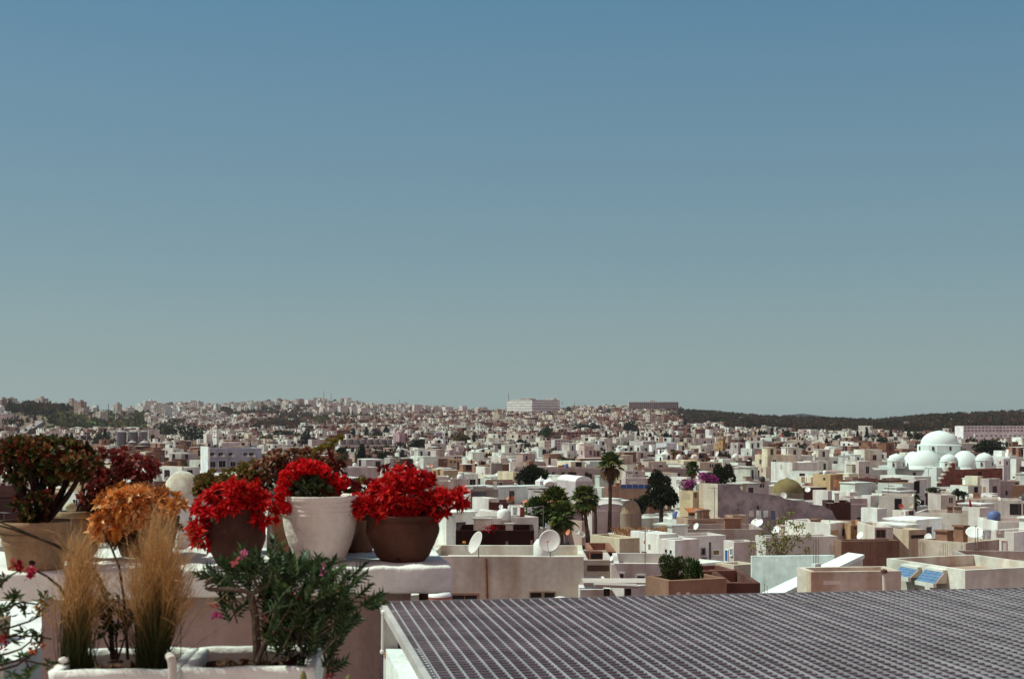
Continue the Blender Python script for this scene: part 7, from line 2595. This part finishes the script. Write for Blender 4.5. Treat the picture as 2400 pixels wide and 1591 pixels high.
# ------------------------------------------------------------------ planters with grass and oleander
def planter(label, px0, px1, row, Y, yaw, depth, zb=-1.45):
    z = (HOR - row) / F * Y
    e1, e2 = dirs(rad(yaw))
    o = P(px0, row, Y)[:2]
    w = hit_face(o, e1, px1)
    root = thing('planter', label, 'planter', (*(o + e1 * w / 2 + e2 * depth / 2), zb))
    m = MB()
    t = 0.034
    h = z - zb
    col = (0.74, 0.72, 0.66)
    for (a, b, l, d_) in ((0, 0, w, t), (0, depth - t, w, t), (0, t, t, depth - 2 * t), (w - t, t, t, depth - 2 * t)):
        p = o + e1 * a + e2 * b
        rough_box(m, (*p, zb), e3(e1) * l, e3(e2) * d_, (0, 0, h), col, 0.02, 0.0016, 22)
    ob = m.build('box', M_white, root)
    weld(ob, 0.0012)
    ob.data.polygons.foreach_set('use_smooth', np.ones(len(ob.data.polygons), bool))
    m = MB()
    n = 18
    U, V = np.meshgrid(np.linspace(0, 1, n), np.linspace(0, 1, n), indexing='ij')
    rg = np.random.default_rng(int(px0))
    Z = z - 0.045 + 0.010 * rg.normal(size=U.shape) + 0.012 * np.sin(U * 5) * np.cos(V * 4)
    X = o[0] + e1[0] * (t + U * (w - 2 * t)) + e2[0] * (t + V * (depth - 2 * t))
    Yy = o[1] + e1[1] * (t + U * (w - 2 * t)) + e2[1] * (t + V * (depth - 2 * t))
    idx = np.arange(n * n).reshape(n, n)
    fs = np.stack([idx[:-1, :-1], idx[1:, :-1], idx[1:, 1:], idx[:-1, 1:]], -1).reshape(-1, 4)
    m.add(np.stack([X, Yy, Z], -1).reshape(-1, 3), fs, (0.10, 0.052, 0.034))
    for k in range(60):
        p = np.array([*(o + e1 * rg.uniform(t, w - t) + e2 * rg.uniform(t, depth - t)), z - 0.035])
        m.leaves(p, rg.normal(size=3) * (1, 1, 0.2), rg.uniform(.015, .04), 0.012, np.array([0.25, 0.11, 0.06]) * rg.uniform(.5, 1.5))
    m.build('soil', M_soil, root)
    return z - 0.05


zA = planter('white plastered planter box of feather grass at the lower left', 113, 417, 1573, 4.24, 4, 0.42)
zB = planter('white plastered planter box of the oleander', 419, 736, 1567, 4.3, 4, 0.42)
m = MB()
rough_box(m, (-3.0, 4.0, -1.75), (3.1, 0.2, 0), (0, 0.75, 0), (0, 0, 0.298), (0.6, 0.5, 0.45), 0.1, 0.003)
tag(m.build('bench', M_white, origin=(-1.5, 4.3, -1.75)), 'low plastered bench under the two planter boxes', 'bench')
# broken rim stones
t_ = thing('rubble_stone', 'lumps of white plaster on the left corner of the grass planter', 'stone', P(140, 1560, 4.35))
m = MB()
rg = np.random.default_rng(3)
for (a, b, r) in ((150, 1545, 9), (138, 1562, 8), (128, 1572, 8)):
    c = P(a, b, 4.36)
    pr = [(0.001, -r), (r * .8, -r * .7), (r * 1.1, 0), (r * .7, r * .6), (0.001, r * .8)]
    m.lathe([(x * 4.36 / F, z_ * 4.36 / F) for x, z_ in pr], c, (0.7, 0.64, 0.58), 9, sx=1.3, wob=0.15)
m.build('lump', M_white, t_)
t_ = thing('drain_pipe_end', 'white rounded pipe stub between the two planters', 'pipe', P(402, 1591, 4.2))
m = MB()
m.tube([P(405, 1650, 4.2), P(404, 1560, 4.2), P(402, 1543, 4.2), P(396, 1536, 4.22)], [0.013, 0.013, 0.014, 0.012], (0.6, 0.52, 0.46), 12)
m.build('pipe', M_white, t_)


def feather_grass(label, px, base_row, Y, tips, n, seed, width=0.0035, zb=None):
    """tips: (x0, x1, top row): the fan of blade tips"""
    rg = np.random.default_rng(seed)
    b = P(px, base_row, Y)
    if zb is not None:
        b[2] = zb
    root = thing('feather_grass', label, 'grass plant', b)
    gm, fm = MB(), MB()
    for i in range(n):
        x0, x1, yt, yb = tips
        tpx = rg.normal((x0 + x1) / 2, (x1 - x0) / 4.2)
        k = abs(tpx - (x0 + x1) / 2) / ((x1 - x0) / 2)
        trow = yt + (yb - yt) * min(1, k * 0.75 + rg.uniform(0, 0.45))
        Yt = Y + rg.uniform(-.16, .16)
        t = P(tpx, trow, Yt)
        o = b + rg.normal(size=3) * (0.022, 0.022, 0)
        mid = o * 0.55 + t * 0.45
        mid[0] = o[0] + (t[0] - o[0]) * 0.46
        seg = 6
        ks = np.linspace(0, 1, seg + 1)
        pts = np.array([o * (1 - q) ** 2 + 2 * mid * q * (1 - q) + t * q * q for q in ks])
        pts += np.outer(ks ** 2, rg.normal(size=3) * (0.022, 0.02, 0.006)) + np.outer(np.sin(ks * 3.1), rg.normal(size=3) * (0.012, 0.012, 0))
        d = np.array([1.0, 0.3, 0])
        wd = width * (1 - 0.65 * ks) * rg.uniform(.7, 1.3)
        V = np.vstack([pts - d * wd[:, None] / 2, pts + d * wd[:, None] / 2])
        f = [[q, q + 1, seg + 2 + q, seg + 1 + q] for q in range(seg)]
        g0 = np.array([0.035, 0.04, 0.012]) * rg.uniform(.6, 1.4)
        g1 = np.array([0.10, 0.062, 0.02]) * rg.uniform(.7, 1.3)
        g2 = np.array([0.42, 0.19, 0.06]) * rg.uniform(.7, 1.3)
        w1 = np.clip((ks - .34) / .3, 0, 1)[:, None]
        w2 = np.clip((ks - .58) / .34, 0, 1)[:, None]
        cc = (g0 * (1 - w1) + g1 * w1) * (1 - w2) + g2 * w2
        gm.add(V, np.array(f), np.vstack([cc, cc]))
        if rg.random() < 0.5:      # awns near the tip
            q = pts[-3:]
            na = 9
            a0 = q[0] + (q[-1] - q[0]) * rg.uniform(0, 1, na)[:, None]
            dd = (q[-1] - q[0]) / np.linalg.norm(q[-1] - q[0]) + rg.normal(size=(na, 3)) * 0.34
            fm.leaves(a0, dd, rg.uniform(0.05, 0.13, na), 0.0016, np.array([0.50, 0.28, 0.12]) * rg.uniform(.7, 1.25, na)[:, None])
    gm.build('blade', M_grass, root)
    fm.build('plume', M_grass, root)
    return root


feather_grass('tall golden feather grass clump in the grass planter', 355, 1540, 4.45, (290, 458, 1205, 1420), 560, 31, 0.0026, zb=zA)
feather_grass('smaller feather grass clump at the left of the grass planter', 175, 1545, 4.40, (142, 236, 1245, 1430), 300, 32, 0.0026, zb=zA)
for ob in [o_ for o_ in bpy.data.objects if o_.name.split('.')[0] in ('blade',)]:
    pass


def stems_plant(name, label, base, stems, leaves, Y, leafL, leafW, col, seed, stemr=0.004, stemcol=(0.06, 0.04, 0.03), dens=7, cat='plant'):
    """stems: lists of pixel points from base to tip; leaves: (px, py, count, radius)"""
    rg = np.random.default_rng(seed)
    root = thing(name, label, cat, base)
    st, lf = MB(), MB()
    for path in stems:
        pts = [P(a, b, Y + (c if len(t_) > 2 else 0)) for t_ in path for a, b, c in [(t_[0], t_[1], t_[2] if len(t_) > 2 else 0)]]
        st.tube(pts, np.linspace(stemr * 1.3, stemr * .7, len(pts)), stemcol, 6)
    for (px, py, n, r) in leaves:
        c = P(px, py, Y)
        p = c + rg.normal(size=(n, 3)) * r * Y / F * .3
        d = rg.normal(size=(n, 3)) * (1, 1, 0.7) + (0, -0.2, 0.45)
        lf.leaves(p, d, leafL * rg.uniform(.7, 1.25, n), leafW, np.asarray(col) * rg.uniform(.6, 1.4, n)[:, None], fold=0.4)
    st.build('stem', M_bark, root)
    if lf.n:
        lf.build('foliage', M_leaf, root)
    return root


stems_plant('arching_plant', 'two long dark stems arching from the grass planter to the left edge', P(262, 1545, 4.5),
            [[(262, 1545), (256, 1440), (246, 1400), (232, 1368), (210, 1335), (180, 1308), (140, 1283), (90, 1260), (40, 1238), (-20, 1216)],
             [(266, 1545), (259, 1430), (248, 1388), (232, 1352), (206, 1318), (172, 1294), (130, 1275), (80, 1258), (30, 1240), (-20, 1226)],
             [(300, 1545), (290, 1400), (280, 1330), (262, 1285), (240, 1240)], [(155, 1400), (140, 1375), (110, 1350), (68, 1328)]], [], 4.5, 0.03, 0.01, (0.04, 0.05, 0.02), 40, 0.0042, (0.045, 0.035, 0.022))
stems_plant('leafy_shrub', 'thin dark green shrub between the two grass clumps', P(272, 1545, 4.5),
            [[(275, 1548), (262, 1500), (245, 1450), (228, 1420)], [(275, 1548), (272, 1490), (280, 1430), (278, 1400)], [(275, 1548), (290, 1500), (305, 1460)], [(275, 1548), (255, 1520), (238, 1480)], [(190, 1535), (194, 1510), (200, 1475)]],
            [(228, 1420, 40, 26), (240, 1445, 44, 28), (262, 1470, 40, 30), (250, 1400, 24, 22), (290, 1440, 30, 26), (262, 1430, 18, 24), (280, 1405, 10, 18), (300, 1455, 20, 24), (285, 1470, 18, 24), (250, 1470, 18, 24), (236, 1490, 12, 18), (200, 1473, 6, 8), (270, 1500, 10, 20), (222, 1438, 12, 18), (305, 1440, 12, 18)], 4.48, 0.026, 0.009, (0.035, 0.045, 0.02), 41, 0.003)
sp = stems_plant('flowering_sprig', 'leafy twiggy plant reaching in at the lower left edge', P(-10, 1640, 4.4),
                 [[(-20, 1575), (40, 1558), (80, 1530), (95, 1500), (98, 1480)], [(-20, 1480), (30, 1468), (70, 1455), (100, 1440)], [(-20, 1500), (40, 1490), (85, 1490), (120, 1497)], [(-10, 1560), (50, 1545), (75, 1550), (120, 1562)],
                  [(-20, 1440), (20, 1430), (38, 1412)], [(0, 1430), (50, 1410), (85, 1415), (104, 1408)], [(-10, 1380), (20, 1350), (50, 1335)], [(60, 1591), (72, 1570), (55, 1540)], [(-20, 1540), (20, 1530), (50, 1520), (75, 1500)]],
                 [(38, 1403, 26, 20), (106, 1405, 18, 18), (57, 1432, 12, 12), (93, 1437, 12, 12), (57, 1484, 14, 14), (88, 1488, 16, 16), (10, 1445, 20, 20), (73, 1575, 14, 14), (52, 1542, 12, 12), (120, 1558, 10, 12), (8, 1425, 14, 14), (20, 1492, 10, 12), (90, 1508, 10, 10), (10, 1355, 16, 16), (60, 1590, 16, 14), (5, 1550, 14, 14), (30, 1580, 12, 14)],
                 4.4, 0.036, 0.011, (0.06, 0.10, 0.025), 42, 0.0035, (0.10, 0.06, 0.05))
m = MB()
rg = np.random.default_rng(43)
for (a, b, n, cc) in ((48, 1328, 26, (0.30, 0.01, 0.02)), (70, 1347, 34, (0.52, 0.012, 0.06)), (28, 1322, 12, (0.30, 0.012, 0.02)), (78, 1340, 10, (0.6, 0.2, 0.22)), (12, 1500, 20, (0.22, 0.02, 0.02)), (84, 1512, 16, (0.40, 0.09, 0.03)), (78, 1528, 14, (0.42, 0.10, 0.03)), (96, 1427, 6, (0.5, 0.22, 0.03)), (4, 1515, 10, (0.4, 0.08, 0.05))):
    c = P(a, b, 4.38)
    m.leaves(c + rg.normal(size=(n, 3)) * 0.008, rg.normal(size=(n, 3)) + (0, -.3, .2), 0.02, 0.009, np.asarray(cc) * rg.uniform(.6, 1.3, n)[:, None])
m.build('blossom', M_petal, sp)


def oleander():
    rg = np.random.default_rng(50)
    Y = 4.5
    base = P(604, 1560, Y)
    base[2] = zB
    root = thing('oleander', 'dark green oleander bush with a crooked trunk and small pink flowers', 'shrub', base)
    st, lf, fl = MB(), MB(), MB()

    def tube(path, r0, r1, yy=0.0):
        pts = [P(a, b, Y + yy) for a, b in path]
        st.tube(pts, np.linspace(r0, r1, len(pts)), (0.13, 0.085, 0.065), 8)
    tube([(604, 1575), (603, 1530), (600, 1480), (598, 1440), (592, 1410), (586, 1392)], 0.015, 0.011)
    tube([(586, 1394), (578, 1386), (560, 1382), (530, 1380), (492, 1381), (482, 1377), (484, 1366), (496, 1354)], 0.008, 0.005, -0.12)
    tube([(588, 1395), (598, 1388), (615, 1378), (632, 1366)], 0.007, 0.004, -0.10)
    tube([(604, 1540), (625, 1505), (655, 1470), (690, 1430), (720, 1390)], 0.010, 0.004, 0.03)
    tube([(604, 1550), (620, 1510), (640, 1460), (650, 1400), (648, 1330), (645, 1280)], 0.009, 0.004, -0.03)
    tube([(655, 1470), (700, 1480), (740, 1500), (775, 1530)], 0.006, 0.003, -0.05)
    tube([(690, 1430), (740, 1410), (800, 1405), (870, 1412)], 0.006, 0.003, 0.0)
    tube([(640, 1455), (620, 1400), (590, 1350), (560, 1330)], 0.005, 0.003, 0.05)
    # shoots: (px, py, direction px, direction py, length px)
    shoots = []
    for _ in range(105):
        a = rg.uniform(0, 2 * math.pi)
        q = rg.uniform(0, 1) ** .5
        shoots.append((718 + 108 * q * math.cos(a), 1425 + 105 * q * math.sin(a)))
    for _ in range(38):
        shoots.append((rg.uniform(520, 690), rg.uniform(1325, 1400)))
    for _ in range(26):
        shoots.append((rg.normal(660, 26), rg.normal(1480, 40)))
    for (a, b) in ((645, 1290), (648, 1305), (642, 1320), (655, 1330), (640, 1345), (720, 1310), (735, 1320), (715, 1325), (770, 1335), (780, 1350), (828, 1345), (835, 1360), (845, 1390), (860, 1410), (880, 1413), (870, 1420), (820, 1380),
                   (560, 1325), (545, 1340), (570, 1340), (500, 1355), (510, 1345), (530, 1335), (490, 1360), (520, 1370), (560, 1305), (600, 1320), (780, 1520), (765, 1545), (795, 1500), (785, 1560), (775, 1570), (800, 1480), (815, 1460), (760, 1500), (520, 1400), (540, 1420), (560, 1430), (530, 1440), (690, 1330), (700, 1345)):
        shoots.append((a, b))
    for (a, b) in shoots:
        if a < 520 and b > 1420:
            continue
        yy = rg.uniform(-0.22, 0.2) if a > 640 or b < 1345 else rg.uniform(0.02, 0.2)
        c = P(a, b, Y + yy)
        ax = np.array([(a - 640) / 250 + rg.normal() * .35, rg.normal() * .4 - .1, 0.75 + rg.normal() * .35])
        ax, u, w = basis(ax)
        n = 15
        k = np.linspace(0, 1, n)
        az = np.arange(n) * 2.1 + rg.uniform(0, 6)
        d = ax * 0.75 + (np.cos(az)[:, None] * u + np.sin(az)[:, None] * w) * (1.0 - 0.55 * k)[:, None]
        lf.leaves(c + ax * (k * 0.06 - .03)[:, None], d, 0.036 * rg.uniform(.75, 1.25, n), 0.0135, (np.array([0.034, 0.058, 0.018]) if rg.random() < .7 else np.array([0.06, 0.085, 0.028])) * rg.uniform(.5, 1.8, n)[:, None], up=np.tile(ax, (n, 1)), fold=0.35)  # paler shoots have highlights put into the leaf colour
        if rg.random() < 0.5:
            st.tube([c - ax * 0.10, c + ax * .03], [0.0025, 0.0015], (0.10, 0.075, 0.05), 4)
    for (a, b, n, cc) in ((570, 1297, 16, (0.50, 0.13, 0.22)), (553, 1320, 10, (0.6, 0.12, 0.14)), (507, 1441, 14, (0.55, 0.05, 0.22)), (757, 1335, 7, (0.55, 0.14, 0.25)), (782, 1558, 10, (0.34, 0.02, 0.04)), (795, 1385, 9, (0.4, 0.13, 0.06)), (665, 1415, 6, (0.3, 0.09, 0.05)), (620, 1448, 7, (0.45, 0.13, 0.10)), (500, 1412, 5, (0.4, 0.1, 0.08)), (775, 1585, 8, (0.34, 0.02, 0.03)), (694, 1400, 6, (0.28, 0.02, 0.03)), (540, 1411, 4, (0.5, 0.3, 0.03))):
        c = P(a, b, Y - .12)
        fl.leaves(c + rg.normal(size=(n, 3)) * 0.006, rg.normal(size=(n, 3)), 0.016, 0.011, np.asarray(cc) * rg.uniform(.7, 1.3, n)[:, None])
    st.build('stem', M_bark, root)
    lf.build('foliage', M_leaf, root)
    fl.build('blossom', M_petal, root)


oleander()
for k, (px, top, r, lab) in enumerate(((711, 1570, 9, 'pale green cactus pad tip at the bottom right of the oleander planter'), (817, 1580, 11, 'yellow green cactus tip low between planter and grating'))):
    Y = 4.0
    s = Y / F
    c = P(px, top, Y)
    t_ = thing('cactus', lab, 'cactus', c - (0, 0, .7))
    m = MB()
    m.lathe([(r * .6 * s, -0.7), (r * s, -0.14), (r * 1.05 * s, -0.05), (r * .8 * s, -0.015), (r * .4 * s, -0.004), (0.001, 0)], c, (0.20, 0.19, 0.06), 14, sy=0.6, wob=0.06)
    m.build('pad', M_leaf, t_, smooth=True)


# ------------------------------------------------------------------ steel grating roof on its white kerb
def grating():
    G1, G2 = dirs(rad(9.6))
    ZG = -0.9
    Yc = 0.9 * F / 435
    C = P(900, 1410, Yc)[:2]
    root = thing('grating_roof', 'wide galvanised bar grating laid flat over a light well', 'grating', (*C, -1.75))
    Ls, Lt = 4.3, 3.6
    pitch_s, pitch_t = 0.0490, 0.0520
    h = 0.009
    h2 = 0.0055
    m = MB()
    ns = int(Ls / pitch_s)
    for i in range(ns):
        o = C + G1 * (0.03 + i * pitch_s)
        wv = 0.0015 * math.sin(i * 1.7)
        m.box((*o, ZG - h + wv), e3(G1) * 0.0048, e3(-G2) * Lt, (0, 0, h), np.array([0.42, 0.39, 0.40]) * R.uniform(.85, 1.12))
    m.build('bearing_bar', M_metal, root)
    m = MB()
    for j in range(int(Lt / pitch_t)):
        o = C - G2 * (0.02 + j * pitch_t)
        m.box((*o, ZG - h2 - 0.0015), e3(G1) * Ls, e3(-G2) * 0.0055, (0, 0, h2), np.array([0.37, 0.31, 0.35]) * R.uniform(.8, 1.15))
    m.build('cross_bar', M_metal, root)
    m = MB()
    m.box((*(C - G1 * 0.022), ZG - 0.034), e3(G1) * 0.026, e3(-G2) * Lt, (0, 0, 0.036), (0.56, 0.52, 0.49))
    m.box((*(C - G1 * 0.022 + G2 * 0.006), ZG - 0.034), e3(G1) * (Ls + .03), e3(G2) * 0.006, (0, 0, 0.036), (0.40, 0.36, 0.36))
    m.build('edge_frame', M_metal, root)
    k = thing('light_well_kerb', 'white painted masonry kerb under the left edge of the grating', 'kerb', (*C, -1.75))
    m = MB()
    o = C - G1 * 0.015 - G2 * 0.30
    rough_box(m, (*o, -1.75), e3(G1) * 0.15, e3(-G2) * 3.3, (0, 0, 1.75 - 1.08), (0.78, 0.83, 0.80), 0.08, 0.001, 20)
    m.build('wall', M_white, k)
    m = MB()
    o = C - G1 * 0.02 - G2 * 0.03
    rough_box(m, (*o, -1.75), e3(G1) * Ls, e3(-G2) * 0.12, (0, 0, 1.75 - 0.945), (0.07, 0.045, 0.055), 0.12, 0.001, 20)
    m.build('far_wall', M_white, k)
    # corner plate with its bolt
    m = MB()
    a = P(896, 1432, Yc - 0.24)
    b = P(931, 1529, Yc - 0.24)
    rough_box(m, (a[0], a[1], b[2]), e3(G1) * (b[0] - a[0]), e3(-G2) * 0.035, (0, 0, a[2] - b[2]), (0.66, 0.62, 0.57), 0.03, 0.0008, 30)
    m.build('corner_plate', M_white, k)
    m = MB()
    for (px, py) in ((898, 1434), (896, 1526)):
        c = P(px, py, Yc - 0.29)
        m.lathe([(0.001, -0.012), (0.010, -0.008), (0.011, 0.004), (0.001, 0.012)], c, (0.78, 0.76, 0.72), 10)
    m.tube([P(897, 1434, Yc - .29), P(896, 1526, Yc - .29)], 0.006, (0.74, 0.72, 0.68), 8)
    m.tube([P(905, 1532, Yc - .30), P(905, 1650, Yc - .30)], 0.012, (0.70, 0.68, 0.65), 8)
    m.build('down_pipe', M_paint, k)
    m = MB()
    c = P(906, 1535, Yc - .30)
    m.tube([c + (0, 0, 0.012), c - (0, 0, 0.012)], 0.0135, (0.40, 0.15, 0.05), 10)
    m.build('rust_ring', M_rust, k)
    # dark well under it
    w = thing('light_well', 'dark shaft beneath the grating', 'shaft', (*(C + G1 * 2 - G2 * 1.8), -1.75))
    m = MB()
    o = C + G1 * 0.14 - G2 * 0.2
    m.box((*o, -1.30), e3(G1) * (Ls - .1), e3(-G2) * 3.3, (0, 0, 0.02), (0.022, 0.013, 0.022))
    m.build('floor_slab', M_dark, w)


grating()

# ------------------------------------------------------------------ birds
for k, (px, py, sz) in enumerate(((1631, 68, 3.6), (1970, 290, 4.2), (2044, 414, 2.2), (1333, 28, 2.6), (2211, 948, 3.6), (734, 384, 2))):
    Y = 260.0
    c = P(px, py, Y)
    s = Y / F * sz
    t_ = thing('bird', '', 'bird', c, 'birds in the sky')
    m = MB()
    V = [c + np.array(q) * s for q in ((0, -0.5, 0), (0.10, 0, 0.05), (0, 0.55, 0), (-0.10, 0, 0.05), (0, 0, -0.09), (0.55, -0.12, 0.34), (1.05, 0.12, 0.18), (-0.55, -0.12, 0.34), (-1.05, 0.12, 0.18), (0.5, .14, .30), (-0.5, .14, .30))]
    m.add(V, [[0, 1, 4], [1, 2, 4], [2, 3, 4], [3, 0, 4], [0, 3, 1], [1, 3, 2], [1, 5, 6, 9], [3, 7, 8, 10]], (0.03, 0.03, 0.035))
    m.build('body', M_dark, t_)
    n_ = ('topmost right of centre', 'high on the right', 'small, lower right', 'smallest, near the top edge', 'low above the white mosque', 'faint, left of centre')[k]
    t_['label'] = 'tiny dark bird in the blue sky, ' + n_


# ------------------------------------------------------------------ haze: the air between the terrace and the hills
m = MB()
m.box((-4800, -40, -140), (9600, 0, 0), (0, 7200, 0), (0, 0, 240), (1, 1, 1))
hm = bpy.data.materials.new('haze')
hm.use_nodes = True
hn = hm.node_tree
for n_ in list(hn.nodes):
    if n_.type != 'OUTPUT_MATERIAL':
        hn.nodes.remove(n_)
pv = hn.nodes.new('ShaderNodeVolumePrincipled')
pv.inputs['Color'].default_value = (0.86, 0.86, 0.90, 1)
pv.inputs['Density'].default_value = 0.00005
pv.inputs['Anisotropy'].default_value = 0.2
hn.links.new(pv.outputs[0], hn.nodes['Material Output'].inputs['Volume'])
hz = m.build('haze', hm)
tag(hz, 'thin pale haze over the town and hills', None, None, 'stuff')

resolve_labels()
